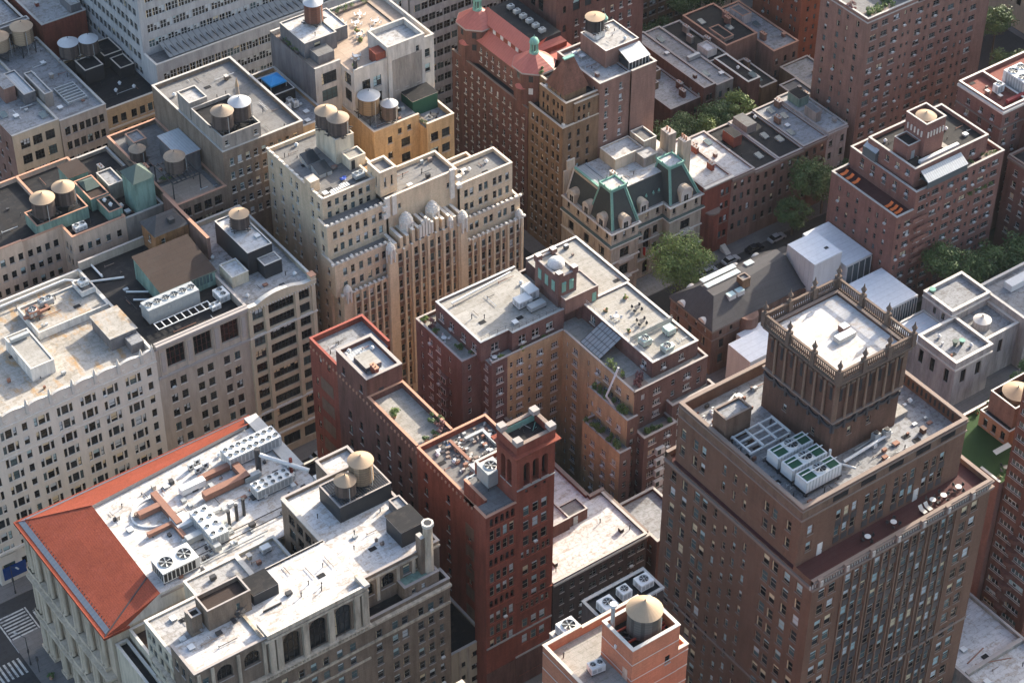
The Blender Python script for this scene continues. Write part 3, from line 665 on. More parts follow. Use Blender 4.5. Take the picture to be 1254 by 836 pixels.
# ---- grey limestone building
B = Bld('office_building', 'grey stone office building with maroon top windows and copper-walled rooftop shed', 'building', 145, 315, ST_GREY, GREYW, RF_DARK, T_GREY)
ws = G([139.2, 145.1, 151.15], [40.6], 4.0, 4.9, BIGBR) + G([137.9, 140.2, 143.9, 146.2, 149.9, 152.2], seq(32.4, -3.75, 7), 1.35, 2.0) + G(lin(138, 152.5, 5), [5.5], 2.4, 2.6, SHOP)
B.vol(134.9, 155.2, 300, 331, 0, 42.6, S=ws, par=1.9, sides='SEN')
B.trim.ring(134.9, 155.2, 300, 331, 42.0, 42.6, .8, T_GREY, 'S'); B.trim.ring(134.9, 155.2, 300, 331, 33.9, 34.4, .45, T_GREY, 'S'); B.trim.ring(134.9, 155.2, 300, 331, 41.2, 41.5, .25, T_GREY, 'S'); B.trim.ring(134.9, 155.2, 300, 331, 7.6, 8.1, .4, T_GREY, 'S')
for x in (136.3, 142.15, 148.1, 154.1): B.trim.box(x-.75, x+.75, 299.8, 300.02, 34.4, 41.2, ST_GREY); B.trim.box(x-.4, x+.4, 299.7, 299.82, 35.4, 40.4, T_GREY)
sh = MB()    # copper shed with sloping dark roof
sh.poly([(142.8, 311.2, 40.7), (154.8, 311.2, 40.7), (154.8, 311.2, 44.4), (142.8, 311.2, 44.4)], COPPERW)
sh.poly([(142.8, 322, 40.7), (142.8, 311.2, 40.7), (142.8, 311.2, 44.4), (142.8, 322, 46.2)], COPPERW)
sh.poly([(154.8, 311.2, 40.7), (154.8, 322, 40.7), (154.8, 322, 46.2), (154.8, 311.2, 44.4)], COPPERW)
sh.poly([(154.8, 322, 40.7), (142.8, 322, 40.7), (142.8, 322, 46.2), (154.8, 322, 46.2)], COPPERW)
sh.poly([(142.5, 310.9, 44.42), (155.1, 310.9, 44.42), (155.1, 322.2, 46.3), (142.5, 322.2, 46.3)], RF_BROWN); sh.box(142.5, 155.1, 310.8, 310.9, 44.2, 44.45, T_COPDK)
for x in lin(149.3, 153.9, 7): sh.box(x-.27, x+.27, 311.14, 311.2, 42.0, 43.9, GLASS[2])
for x in lin(143.2, 148.4, 8): sh.box(x-.04, x+.04, 311.12, 311.2, 40.8, 44.2, T_COPPER)
sh.build('copper_shed', B.o)
m = MB(); m.box(138.2, 150.2, 304.2, 304.35, 41.9, 42.05, METALW); m.box(138.2, 150.2, 306.3, 306.45, 41.9, 42.05, METALW)
for x in lin(138.3, 150.1, 9): m.box(x-.09, x+.09, 304.35, 306.3, 41.9, 42.05, METALW); m.box(x-.05, x+.05, 305.2, 305.3, 40.7, 41.9, METALD)
m.build('steel_frame', B.o)
m = MB()
for y in (311.5, 314, 317): m.tube((139, y+2, 41.2), (142.6, y-.5, 41.2), .2, METALW, 6)
m.tube((137.5, 326, 41.1), (137.5, 331, 41.1), .22, METALW, 8); m.tube((134, 326.5, 41.0), (141, 323.5, 41.0), .22, METALW, 8); m.build('pipe_run', B.o)
B.clut(136,142,311,330,40.75,8); B.clut(135.6,154,301,303.8,40.75,3); B.done()
hvac(143.6, 309.1, 40.7, 11.2, 3.2, 3.3, 6, 1, 'long six-bay galvanised cooling tower beside the copper-walled shed', METAL, leg=.5, fr=.78)
hvac(153.4, 306.6, 40.7, 2.3, 3.0, 1.5, 1, 2, 'boxy white twin-fan unit near the cream bulkhead, behind a smaller one'); hvac(150.8, 304.6, 40.7, 2.0, 1.4, 1.0, 2, 1, 'smallest white unit behind the parapet over the maroon windows')
# ---- cream building
B = Bld('loft_building', 'cream stone loft building with curved parapet and black bulkhead under a broken water tank', 'building', 163, 315, ST_CREAM, CREAMN, RF_WHITE2, T_COPEW)
tops = seq(40.4, -3.42, 10)
ws = G([157.5], tops, 2.6, 2.35) + G([162.85], tops, 5.9, 2.35, CREAMWD) + G([168.1], tops, 2.6, 2.35) + G([158, 163, 168], [4.8], 4, 3, SHOP)
B.vol(155.2, 170.8, 300, 329, 0, 42.3, S=ws, W=(), par=1.0, sides='EN')
for x in (155.7, 159.35, 166.35, 170.2): B.trim.box(x-.42, x+.42, 299.65, 300.02, 6.5, 41.2, ST_CREAM)
for z in (6.2, 34.0, 13.4): B.trim.ring(155.2, 170.8, 300, 329, z, z+.35, .5, T_COPEW, 'S')
m = MB(); n = 16; P = [(155.2+15.6*i/n, 42.2+(1.3*math.sin(math.pi*min(1, max(0, (i-2)/11)))**.8 if 2 < i < 13 else 0)+(.2 if i > 12 else 0)) for i in range(n+1)]
for (xa, za), (xb, zb) in zip(P, P[1:]):
    m.poly([(xa, 299.5, 41.2), (xb, 299.5, 41.2), (xb, 299.5, zb), (xa, 299.5, za)], ST_CREAM); m.poly([(xb, 300.4, 41.2), (xa, 300.4, 41.2), (xa, 300.4, za), (xb, 300.4, zb)], ST_CREAM); m.poly([(xa, 299.4, za), (xb, 299.4, zb), (xb, 300.45, zb), (xa, 300.45, za)], T_COPEW)
m.poly([(155.2, 300.4, 41.2), (155.2, 299.5, 41.2), (155.2, 299.5, 42.2), (155.2, 300.4, 42.2)], ST_CREAM); m.poly([(155.2, 299.5, 41.2), (155.2, 300.4, 41.2), (170.8, 300.4, 41.2), (170.8, 299.5, 41.2)], ST_CREAM)
for x in lin(155.7, 170.3, 24): m.box(x-.12, x+.12, 299.3, 299.5, 41.0, 41.3, T_COPEW)
m.build('curved_parapet', B.o)
m = MB(); m.box(169.6, 170.8, 299.5, 300.9, 42.3, 43.3, ST_CREAM); m.box(169.5, 170.9, 299.4, 301, 43.3, 43.45, T_TERRA); m.build('corner_pier', B.o)
B.bulk(161.3, 166.9, 309.2, 322, 41.3, 46.8, BLACKM, RF_WHITE); B.bulk(156.6, 160.3, 307.6, 312.6, 41.3, 43.9, ST_CRW, RF_WHITE); B.bulk(163.3, 167.2, 306.3, 309.2, 41.3, 44.6, BLACKM, RF_SILVER, par=.1)
B.vents([(158, 318), (159, 324), (168.6, 304), (157.5, 303.5), (168.8, 315)], 41.4, 'pv'); B.vents([(165.8, 313)], 46.5, 'h'); B.clut(155.6,170,301,306,41.35,4); B.clut(167.5,170,306,328,41.35,6); B.clut(156,161,313,328,41.35,5); B.done()
tank(164.4, 317.2, 46.5, 'weathered tank with torn top on the black bulkhead of cream loft', 1.9, 2.9, 1.0, ch=.5)
# ---- low building in the gap
B = Bld('low_building', 'low dark building in the gap beside the tan tower with terraces', 'building', 172.5, 310, BR_DK, DH_D, RF_SILVER); B.vol(170.8, 174, 300, 331, 0, 14, par=.8); B.vents([(172.3, 318), (172.4, 306)], 13.2, 'hv'); B.done()
# ---- tan stepped building
B = Bld('office_tower', 'tan stepped office tower with ribbed brick piers and white terracotta finials', 'building', 198, 312, BR_TAN, TANW, RF_GREY, T_TAN)
def tcols(a, b, n): return lin(a, b, n)
lowt = seq(33.4, -3.45, 9)
cA = [180.6, 182.2, 183.9, 185.5, 187.0]; cB = [191.0, 192.5, 194.9, 196.5, 198.8, 200.4, 202.6, 204.1]; cC = [208.1, 209.5, 211.7, 213.1, 215.3, 216.7, 218.9, 220.4]
wW1 = G([303, 305.5, 313, 315.5, 326], seq(39.5, -3.45, 11), 1.0, 1.8, DH_W)
B.vol(177.2, 189.3, 300, 304, 0, 34.2, S=G(cA, lowt, .95, 1.9), W=G([302], seq(33, -3.45, 9), 1, 1.8), sides='SW', par=.6, walls='SW')
B.vol(206.8, 222, 300, 303.2, 0, 34.4, S=G(cC, lowt, .95, 1.9), sides='S', par=.6, walls='SE')
B.vol(189.3, 206.8, 300, 304, 0, 40.4, S=G(cB, seq(39.0, -3.45, 11), .95, 1.9), sides='', par=0, walls='SWE')
B.vol(176.2, 190, 301.2, 306, 33.6, 41.8, S=G([178.6, 180.4, 182.4, 184.4, 186.2, 187.9], [40.3, 36.9], .95, 1.9), W=G([303.6], [40, 36.6], .9, 1.7), sides='SW', par=.6, walls='SW')
B.vol(176.6, 191, 304, 307.6, 0, 49.4, S=G([178.4, 180, 181.9, 183.7, 185.6, 187.6, 189.2], [47.8, 44.4], .95, 1.9), W=G([305.8], seq(47.5, -3.45, 13), .9, 1.7), sides='SW', par=.9, walls='SW')
B.vol(178, 190.5, 307.6, 313, 0, 53.6, S=G([179.6, 181.4, 183.3, 185.1, 187, 188.8], [52.6, 50], .95, 1.6), W=G([309.2, 311.6], seq(52, -3.45, 14), 1.0, 1.8, DH_W), sides='SWE', par=.8, walls='SWE'); B.vol(178, 192.8, 313, 328.7, 0, 53.6, W=G([317.4, 319.6, 323.4, 327], seq(52, -3.45, 14), 1.0, 1.8, DH_W), sides='WEN', par=.8, walls='SWEN')
B.vol(190.5, 208, 304, 312, 40.4, 50.4, S=G([193.8, 205.7], [48], .7, 1.2), sides='SEN', par=.8, walls='SEN')
B.vol(208, 221.3, 303.2, 310, 33.8, 46.9, S=G([209.6, 211, 213.2, 214.6, 216.8, 218.2, 220], [45.0, 41.6, 38.2], .95, 1.9), E=(), sides='SEN', par=.8, walls='SEN')
B.vol(206.9, 222, 301.4, 321, 0, 38.9, S=G([209.6, 211, 213.2, 214.6, 216.8, 218.2, 220.2], [37.6], .95, 1.9), sides='SEN', par=.6, walls='SEN')
B.vol(192.8, 222, 321, 330, 0, 28, par=.6, sides='N', walls='WEN'); B.vol(190.5, 208, 312, 313, 0, 44, par=0, sides='', walls='N'); B.vol(192.8, 206.9, 313, 321, 0, 36, par=.6, sides='N', walls='WEN')
# little square tower and wings
B.vol(190.4, 194.4, 305.6, 310.2, 50, 55.9, S=G([191.6, 193.2], [54.4], .5, 2.4), W=G([307, 308.8], [54.4], .5, 2.4), par=.6)
m = MB(); pc = sorted(set([179.6]+[(a+b)/2 for a, b in zip(cA, cA[1:])]+[187.9]))
for x in [179.7, 181.4, 183.05, 184.7, 186.25, 187.9]: m.box(x-.2, x+.2, 299.62, 300.02, 3, 34.6, BR_TAN, top=T_WHITE)
for x in [189.8, 191.75, 193.7, 195.7, 197.65, 199.6, 201.5, 203.35, 205.2]: m.box(x-.24, x+.24, 299.45, 300.02, 3, 38.6+2.2*math.cos((x-198)/8), BR_TAN, top=T_WHITE)
for x in [207.3, 208.8, 210.6, 212.4, 214.2, 216.0, 217.8, 219.65, 221.3]: m.box(x-.2, x+.2, 299.62, 300.02, 3, 34.7, BR_TAN, top=T_WHITE)
for x in (188.7, 206.3): m.box(x-.9, x+.9, 299.3, 300.02, 0, 40.6, BR_TAN, top=T_WHITE)
m.build('brick_piers', B.o)
m = B.wall
for cs, tt in ((cA, lowt), (cB, seq(39.0, -3.45, 11)), (cC, lowt)):
    for z in tt:
        for x in cs: m.box(x-.5, x+.5, 299.93, 300.01, z-3.3, z-2.05, BR_TANDK, skip='N')
m = MB()
for x0, x1, y0, z in ((177, 188, 300, 34.2), (175.9, 189.5, 301.2, 41.8), (176.8, 190.6, 304, 49.4), (207, 222.2, 300, 34.4), (207, 222.2, 301.4, 38.9)):   # notched parapet blocks
    n = int((x1-x0)/1.1)
    for i in range(n+1): x = x0+(x1-x0)*i/n; m.box(x-.28, x+.28, y0-.18, y0+.42, z+.14, z+.55, T_WHITE)
for y in lin(308, 328.4, 12): m.box(177.9, 178.4, y-.4, y+.4, 53.74, 53.95, T_WHITE)
m.box(177.9, 180, 311.6, 314, 52.8, 55.4, BR_TAN, top=T_TAN); m.build('parapet_blocks', B.o)
def finial(x, y, z, s):
    m = MB(); m.cyl(x, y, z-2.2*s, z, .85*s, .8*s, T_WHITE, 8)
    for i, (ra, rb) in enumerate(((1.0, .98), (.92, .88), (.8, .74), (.62, .5), (.38, .2))): m.cyl(x, y, z+i*.30*s, z+(i+1)*.30*s, ra*s, rb*s, T_WHITE, 10)
    for k in range(6):
        a = k*math.pi/3; m.box(x+math.cos(a)*.9*s-.15*s, x+math.cos(a)*.9*s+.15*s, y+math.sin(a)*.9*s-.15*s, y+math.sin(a)*.9*s+.15*s, z-3.2*s, z+.2*s, T_WHITE)
    m.build('finial', B.o)
for x, y, z, s in ((194.2, 302.4, 44.4, 1.5), (200.6, 302.4, 44.4, 1.5), (188.7, 299.9, 41.4, 1.0), (206.3, 299.9, 41.6, 1.1), (203.4, 300.2, 42.0, .7), (178.4, 300.4, 35.2, .9), (221.2, 300.6, 35.2, .9), (221.4, 304, 38.6, .8)): finial(x, y, z, s)
m = MB()
for x, h in ((196.0, .8), (196.7, 1.6), (197.4, 2.4), (198.1, 1.6), (198.8, .8)): m.box(x-.25, x+.25, 299.7, 300.4, 41, 43+h, T_WHITE)
for x in (190.8, 192.4): m.box(x-.5, x+.5, 303.6, 304.1, 46, 50.8, T_WHITE)
for x in (206.5,): m.box(x-.5, x+.5, 303.5, 304.1, 44, 51.2, T_WHITE)
for z in (46.2, 48.2): m.box(189.5, 190.6, 303.2, 304.1, z, z+.9, T_WHITE); m.box(207.4, 208.5, 303, 304.1, z, z+.9, T_WHITE)
m.build('crown_ornament', B.o)
m = MB()
for i, x in enumerate(lin(190, 206, 12)): m.box(x-.35, x+.35, 300.0, 304, 40.4, 42.0+1.4*math.sin(math.pi*i/11)+(i % 2)*.5, BR_TAN, top=T_WHITE)
m.build('crown_buttresses', B.o)
B.bulk(187.2, 191.6, 316.8, 324.4, 52.8, 58.8, ST_CRW, RF_GREY); B.bulk(188.4, 192.2, 313.6, 316.7, 52.8, 55.4, ST_CRW, RF_TILE)
B.trim.box(188.8, 189.6, 313.5, 313.6, 52.85, 54.9, BLACKM)
for y in (314.6, 319): 
    m = MB(); m.box(181.8, 184.8, y, y+3, 52.8, 53.7, METAL, skip='T'); m.poly([(181.7, y, 53.7), (184.9, y, 53.7), (184.9, y+3, 54.7), (181.7, y+3, 54.7)], GLASS[1]); m.poly([(181.7, y+3, 53.7), (181.7, y, 53.7), (181.7, y+3, 54.7)], METAL); m.poly([(184.9, y, 53.7), (184.9, y+3, 53.7), (184.9, y+3, 54.7)], METAL); m.build('skylight', B.o)
B.vents([(180, 309.6), (180, 325), (184, 327), (190, 311)], 52.85, 'pvh'); B.vents([(202, 308), (198, 309)], 49.7, 'hp'); B.vents([(211, 306.5), (213, 307), (217.5, 307.2)], 46.2, 'vhv'); B.vents([(181, 302.5)], 41, 'v')
m = MB()
for i in range(9): m.box(181+i*.5, 181.35+i*.5, 308.8, 309.4+rnd.random(), 52.85, 53.05+.05*i, METALW)
m.build('stacked_pipes', B.o)
B.clut(179,187,309,328,52.85,18); B.clut(191.5,207,305,311.5,49.65,6); B.clut(209,221,304,309.5,46.15,5); B.clut(177,189,304.2,307,41.3,3); B.done()
tank(188.6, 322.2, 58.5, 'brown tank further back on the cream tankhouse of the tan tower', 2.15, 3.2, .8); tank(189.3, 318.8, 58.5, 'brown tank at the front of the cream tankhouse on the tan tower', 2.15, 3.2, .8)
hvac(188.4, 310.4, 52.8, 2.2, 1.6, .9, 2, 1, 'dark low condenser at the roof edge of the tan tower, near blue tarp', METAL); 
m = MB()
for i in range(14): m.poly([(185.6+rnd.uniform(-.9, .9), 311.6+rnd.uniform(-.6, .6), 53.0+rnd.uniform(0, .5)) for _ in range(4)], plain('crumpled_blue_tarp', (.05, .10, .40), .5))
tag(m.build('tarp', None), 'crumpled dark blue tarp lying on the tan tower roof', 'tarp')
# ---- row to the north of it (fronts on 38th)
B = Bld('loft_building', 'pink stucco loft building with copper-clad bulkheads and two cone-topped tanks', 'building', 130, 345, ST_PINK, DH_D, RF_DARK, T_TERRA)
st = seq(42.3, -3.6, 5)
B.vol(96.5, 127.4, 339.4, 361, 0, 46.2, S=G(seq(105.2, 1.95, 12), [43.4, 39.8, 36.2], 1.05, 1.7), par=1.2, sides='SWN', wall=ST_PINK)
B.vol(127.4, 136.5, 340.6, 361, 0, 45, S=G([129.2, 131.1, 133, 134.9], st, 1.05, 1.7), par=1.0, sides='SN')
B.vol(136.5, 148.5, 336, 361, 0, 45, S=G([138.2, 140.1, 142, 144.3, 146.8], st, 1.05, 1.7), W=G([337.4, 338.9], st, .8, 1.7), par=1.0, sides='SWEN')
B.bulk(131.6, 143, 341, 346.5, 44, 46.9, COPPERW, RF_DARK); B.bulk(144.4, 149-.5, 342.5, 350, 44, 47, COPPERW, RF_BROWN); B.bulk(145.6, 148.6, 337, 342.4, 44, 46.6, COPPERW, RF_DARK); B.bulk(144, 148.3, 351, 356, 44, 47.5, COPPERW, RF_BROWN, par=0, over=.2)
m = MB(); m.poly([(145, 345.5, 47), (148.2, 345.5, 47), (147.6, 347.5, 48.2), (145.6, 347.5, 48.2)], T_COPDK); m.poly([(148.2, 349.5, 47), (145, 349.5, 47), (145.6, 347.5, 48.2), (147.6, 347.5, 48.2)], T_COPDK); m.poly([(145, 349.5, 47), (145, 345.5, 47), (145.6, 347.5, 48.2)], T_COPDK); m.poly([(148.2, 345.5, 47), (148.2, 349.5, 47), (147.6, 347.5, 48.2)], T_COPDK); m.build('copper_skylight', B.o)
B.vents([(100, 350), (110, 348), (120, 352), (125, 344)], 45, 'pv'); B.vents([(147, 339), (146.7, 341)], 46.5, 'v'); B.clut(97,131,341,360,45.1,14); B.clut(137,148,337,341,44.05,3); B.clut(128,144,348,360,44.05,6); B.done()
m = tank(134.6, 343.4, 46.8, 'larger cone-topped tank of the pair over the copper bulkhead of pink building', 2.35, 3.6, .9); tank(139.8, 344.6, 46.8, 'right-hand cone-topped tank of the pair over the copper bulkhead', 2.2, 3.4, .9)
hvac(139.5, 338.4, 44, 2.6, 1.6, 1.1, 2, 1, 'white air unit alone on the black roof of pink stucco building')
B = Bld('rooftop_house', 'orange brick house with a dark hipped roof behind the copper-walled shed', 'building', 153, 328, wall_mat('orange_brick', (.33, .165, .08), .3, .5), DH_W, RF_SLATE)
B.vol(149.5, 157, 325.2, 331, 0, 46.2, S=G([151.2], [45], .9, 1.7), W=G([328], [45], .9, 1.7), par=0, sides='')
m = MB(); a, b_, c, d, z, zz = 149.2, 157.2, 324.9, 331.3, 46.22, 48.6
m.poly([(a, c, z), (b_, c, z), (b_-2.2, 328.4, zz), (a+2.6, 328.4, zz)], RF_SLATE); m.poly([(b_, d, z), (a, d, z), (a+2.6, 328.4, zz), (b_-2.2, 328.4, zz)], RF_SLATE); m.poly([(a, d, z), (a, c, z), (a+2.6, 328.4, zz)], RF_SLATE); m.poly([(b_, c, z), (b_, d, z), (b_-2.2, 328.4, zz)], RF_SLATE); m.build('hipped_roof', B.o)
m = MB(); m.box(153.4, 154.6, 326, 327.2, 46.6, 48, METALD); m.build('dormer', B.o)
m = MB(); m.box(157.2, 157.9, 318, 336, 0, 46.8, BR_ROSE, top=T_TERRA); m.build('party_wall', B.o)
B.done()
B = Bld('loft_building', 'narrow building with a green copper hip-roofed tower above dark roofs', 'building', 152, 350, ST_BEIGE, DH_D, RF_DARK)
B.vol(148.6, 157.4, 336.4, 361, 0, 44, par=.8); B.bulk(151.7, 156.2, 337, 342.2, 43.2, 51, COPPERW, RF_DARK, par=0, name='tower'); B.bulk(149.6, 152.9, 344.5, 350, 43.2, 47, ST_BEIGE, RF_SILVER); B.bulk(154, 156.6, 345, 350, 43.2, 46, COPPERW, RF_DARK, par=0)
m = MB()
for P in (((151.4, 336.7), (156.5, 336.7)), ((156.5, 336.7), (156.5, 342.5)), ((156.5, 342.5), (151.4, 342.5)), ((151.4, 342.5), (151.4, 336.7))): m.poly([(*P[0], 51.15), (*P[1], 51.15), (153.95, 339.6, 53.6)], T_COPDK)
m.build('hipped_roof', B.o); B.vents([(150.5, 339), (150.2, 341.5), (152.5, 354)], 43.3, 'hvc'); B.done()
B = Bld('loft_building', 'brick loft building with a roof terrace and black tank pergola', 'building', 163, 345, ST_LIME_BR, LOFT, RF_GREY, T_TERRA)
B.vol(157.9, 169.5, 331.4, 361, 0, 46.3, S=G([160.2, 162.6, 165, 167.4], seq(44.8, -3.6, 5), 1.7, 2.2), par=1.0)
B.bulk(160.6, 163.6, 354, 358, 45.3, 47.6, ST_BEIGE, RF_SILVER); B.bulk(164.4, 169.1, 341, 350, 45.3, 50, ST_GRD, RF_METAL, par=0, over=.2)
m = MB()
for x in lin(159.2, 165.4, 7): m.box(x-.12, x+.12, 334.6, 342.6, 49.2, 49.45, METALD)
for y in (334.8, 338.5, 342.4): m.box(159, 165.6, y-.1, y+.1, 49.0, 49.195, METALD)
for x, y in ((159.2, 334.8), (165.4, 334.8), (159.2, 342.4), (165.4, 342.4)): m.box(x-.1, x+.1, y-.1, y+.1, 45.3, 49, METALD)
m.build('tank_pergola', B.o)
m = MB(); m.box(158.6, 168, 332.4, 340, 45.35, 45.38, RF_TERR); m.build('terrace_paving', B.o); B.vents([(159.3, 352), (158.9, 346)], 45.4, 'cc'); B.clut(158.3,169,343,360,45.35,7); B.clut(164,169,332,340,45.4,4); B.done()
tank(161.9, 338.2, 49.4, 'brown tank on a black steel pergola above a roof terrace', 2.1, 3.2, .5); tank(159.6, 350.5, 45.3, 'small low tank half hidden behind a parapet, left of the pergola tank', 1.7, 2.6, .8)
hedge(159, 166, 341.2, 341.9, 45.4, 'row of green planters along the terrace under the black pergola', .7)
B = Bld('loft_building', 'beige stucco loft building with dark rooftop and a brown and silver tank pair', 'building', 180, 345, ST_LIME_BR, DH_W, RF_GREY, T_COPE)
B.vol(169.5, 188.5, 331.6, 361, 0, 54.6, S=G(seq(171.4, 1.9, 9), seq(52.4, -3.5, 5), 1.0, 1.7), W=(), par=.9, wall=ST_LIME_BR)
B.bulk(169.8, 178.8, 331.9, 344.5, 53.7, 58, ST_BEIGE, RF_DARK, S=G([170.8, 177.6], [56.8], .9, 1.2), par=.8); B.bulk(169.8, 174, 344.9, 350, 53.7, 59, ST_BEIGE, RF_WHITE2, par=.4)
B.vents([(172, 338.5), (176, 340)], 57.3, 'hb'); B.vents([(172, 356), (181, 350), (184, 340), (184, 355)], 53.8, 'pvhb')
m = MB(); m.cyl(180.6, 344, 53.7, 59.5, .7, .4, ST_BEIGE, 8); m.cyl(180.6, 344, 59.5, 61.5, .45, .08, CONE, 8); m.build('chimney', B.o); B.clut(170,188,345,360,53.75,9); B.clut(179.2,188,332,344,53.75,5); B.done()
tank(171.9, 334.8, 57.2, 'cone-topped brown tank on an open truss, left of its silver-topped neighbour', 2.2, 3.4, 1.5); tank(176.4, 335.6, 57.2, 'silver-topped tank right of the brown one on the dark rooftop', 2.2, 3.4, 1.5, cone=CONEG)
B = Bld('low_rise_building', 'dark low-rise building with a bright blue tent among rooftop condensers', 'building', 193, 350, BR_OCHRE, DH_W, RF_SILVER, T_COPE)
B.vol(188.5, 199, 338, 361, 0, 48, S=G([190.6, 193.4, 196.2], [46.2, 42.6], 1.2, 1.6), par=.9); B.bulk(191.2, 196.8, 348.5, 356, 47.1, 50.2, BLACKM, RF_DARK); B.vents([(190, 345), (196, 343), (194.5, 340)], 47.2, 'bvh'); B.clut(189,198.4,339,348,47.15,8); B.done()
t = thing('tent', 'bright blue peaked tent on the dark rooftop beside the grey party wall', 'tent', 194, 352.5, 49.9); m = MB(); a = 2.0
for P in (((-a, -a), (a, -a)), ((a, -a), (a, a)), ((a, a), (-a, a)), ((-a, a), (-a, -a))): m.poly([(*P[0], 1.4), (*P[1], 1.4), (0, 0, 2.5)], BLUE); m.poly([(*P[0], 1.0), (*P[1], 1.0), (*P[1], 1.4), (*P[0], 1.4)], BLUE)
m.build('canopy', t, off=(0, 0, 0)); m = MB(); [m.tube((sx*1.9, sy*1.9, 0), (sx*1.9, sy*1.9, 1.2), .05, METALW, 5) for sx in (-1, 1) for sy in (-1, 1)]; m.build('poles', t, off=(0, 0, 0))
for i, (x, y, l) in enumerate(((191.3, 345.6, 'front left'), (193.2, 345.9, 'front middle'), (195.2, 346, 'front right'), (192.2, 347.3, 'back left'), (194.6, 347.3, 'back right'))): hvac(x, y, 47.1, 1.2, 1.1, 1.5, 1, 1, f'{l} white condenser in the cluster before the blue tent')
B = Bld('commercial_building', 'white-walled building with a paved roof garden, cafe tables and grey penthouse', 'building', 212, 352, ST_OLDW, DH_G, RF_TERR, T_COPE)
B.panel('W', 199.2, 343.8, 362, 0, 56.4, (), ST_GRD)
wn = G([201.2], [54, 50.2], 1.3, 2.0)
B.vol(199.2, 205.6, 343.8, 362, 0, 56.4, S=G([202.6], [54.6, 50.4], 3.8, 2.9, LOFT3), sides='SN', walls='SN', par=.9); B.vol(205.6, 214, 338.6, 362, 0, 56.4, S=G([208.6, 211.4], [53, 48.8], 2, 2.6, LOFT), W=G([341.2], [54.6, 50.4], 2.6, 2.9, LOFT3), sides='SN', walls='SWN', par=.9)
B.vol(214, 223.4, 338.2, 346, 40, 59.2, S=G([216, 218.4, 221.6], [49.4], .8, 1.6)+G([221.6], [57], .9, 1.5), par=1.2, wall=ST_OLDW, roof=RF_WHITE2, sides='SWEN'); B.vol(223.4, 227, 340, 362, 0, 56.8, S=G([225.2], [53.8, 50], 1.5, 2.1), sides='SEN', walls='SEN', par=1.0); B.vol(214, 223.4, 346, 362, 0, 56.4, sides='N', walls='WEN', par=.9)
B.vol(214, 223.4, 338.2, 346, 0, 40, walls='SWE', par=0, sides='')
m = MB(); m.box(215, 222.6, 338.14, 338.19, 41, 55.6, ST_BEIGE); m.build('grey_wall_panel', B.o)
B.bulk(200.4, 208.4, 349.5, 359.6, 55.5, 59.4, ST_GRD, RF_WHITE, S=G([203.6], [58.6], 1.6, 1.2)); B.bulk(208.4, 212.2, 351.2, 359.6, 55.5, 58.8, ST_GRD, RF_WHITE, par=.2); B.bulk(201.5, 205.5, 346, 349.4, 55.5, 57.6, ST_GRD, RF_GREY, par=0)
m = MB(); m.box(211.4, 213.8, 338.8, 341.6, 55.5, 58.2, BR_RED); m.build('red_brick_stub', B.o); m = MB(); m.box(206.1, 206.7, 338.9, 339.5, 50, 58.5, METALD); m.build('chimney_pipe', B.o)
B.vents([(204, 351), (207, 358)], 59.2, 'pv'); B.done()
tank(206.6, 355.6, 59.2, 'tall red-brown tank on the grey penthouse of the roof garden', 2.0, 4.4, .8, plain('red_tank_wood', (.22, .10, .07), .9, var=.3), CONEG)
m = MB(); a, b_ = 1.0, .55
def cafe(x, y, z, label, top=METALW, ch=None):
    ch = ch or top
    t = thing('cafe_table_set', label, 'table', x, y, z, rnd.uniform(0, 3)); m = MB(); m.cyl(0, 0, .7, .76, .55, .55, top, 12); m.cyl(0, 0, 0, .7, .06, .06, METALD, 6); m.build('table', t, off=(0, 0, 0))
    for k in range(4):
        a = k*math.pi/2+.3; m = MB(); cx, cy = math.cos(a)*1.0, math.sin(a)*1.0; m.box(cx-.24, cx+.24, cy-.24, cy+.24, .4, .46, ch); m.box(cx+math.cos(a)*.22-.04, cx+math.cos(a)*.22+.04, cy-.24, cy+.24, .46, .95, ch)
        for sx in (-.2, .2): m.box(cx+sx-.02, cx+sx+.02, cy-.02, cy+.02, 0, .4, METALD)
        m.build('chair', t, off=(0, 0, 0))
    return t
for (x, y), l in zip(((209.3, 343.5), (214.6, 350.2), (217.8, 350), (216.6, 354.5), (220.4, 352.6), (213.9, 356.5), (219, 357)), ('near the front parapet edge', 'beside the grey penthouse, amid low shrubs', 'middle of the paved roof garden', 'behind the middle one of the paved roof garden', 'closest to the white wall with red ends', 'far back left by the water tank', 'far back right near the hedge')):
    cafe(x, y, 55.5, 'white cafe table set '+l)
for (x, y), l in zip(((207.3, 340.6), (213.6, 348.6), (217, 348.2), (215.3, 352.3), (218.6, 346.9), (212.8, 353.6)), ('by the front notch of the roof garden parapet', 'beside the penthouse end on the roof garden', 'in front of the middle cafe table', 'among the back cafe tables', 'against the white wall with red ends', 'behind the penthouse near the back of the roof garden')):
    bush(x, y, 55.5, .8, 'small green shrub '+l, LEAFY if rnd.random() < .5 else LEAF)
hedge(208, 223, 360.4, 361.5, 55.6, 'long mixed hedge along the far edge of the roof garden', 1.2); hedge(199.8, 201, 352, 360, 55.6, 'tall hedge squeezed between the grey penthouse and the roof edge', 1.3)
B = Bld('loft_building', 'yellow-ochre brick loft building with two tanks and a cluttered roof', 'building', 213, 336, BR_YEL, LOFT, RF_SILVER, T_TAN)
B.vol(205.2, 216.8, 331, 343.8-.3, 0, 45.2, S=G([209.2], [42.4, 38.4, 34.6], 1.2, 1.7)+G([211.8, 214.2], [43.6], 1.0, 1.4)+G([213.2], [40.6, 36.6, 32.6], 2.3, 2.2), W=(), par=.5, sides='SW', walls='SW')
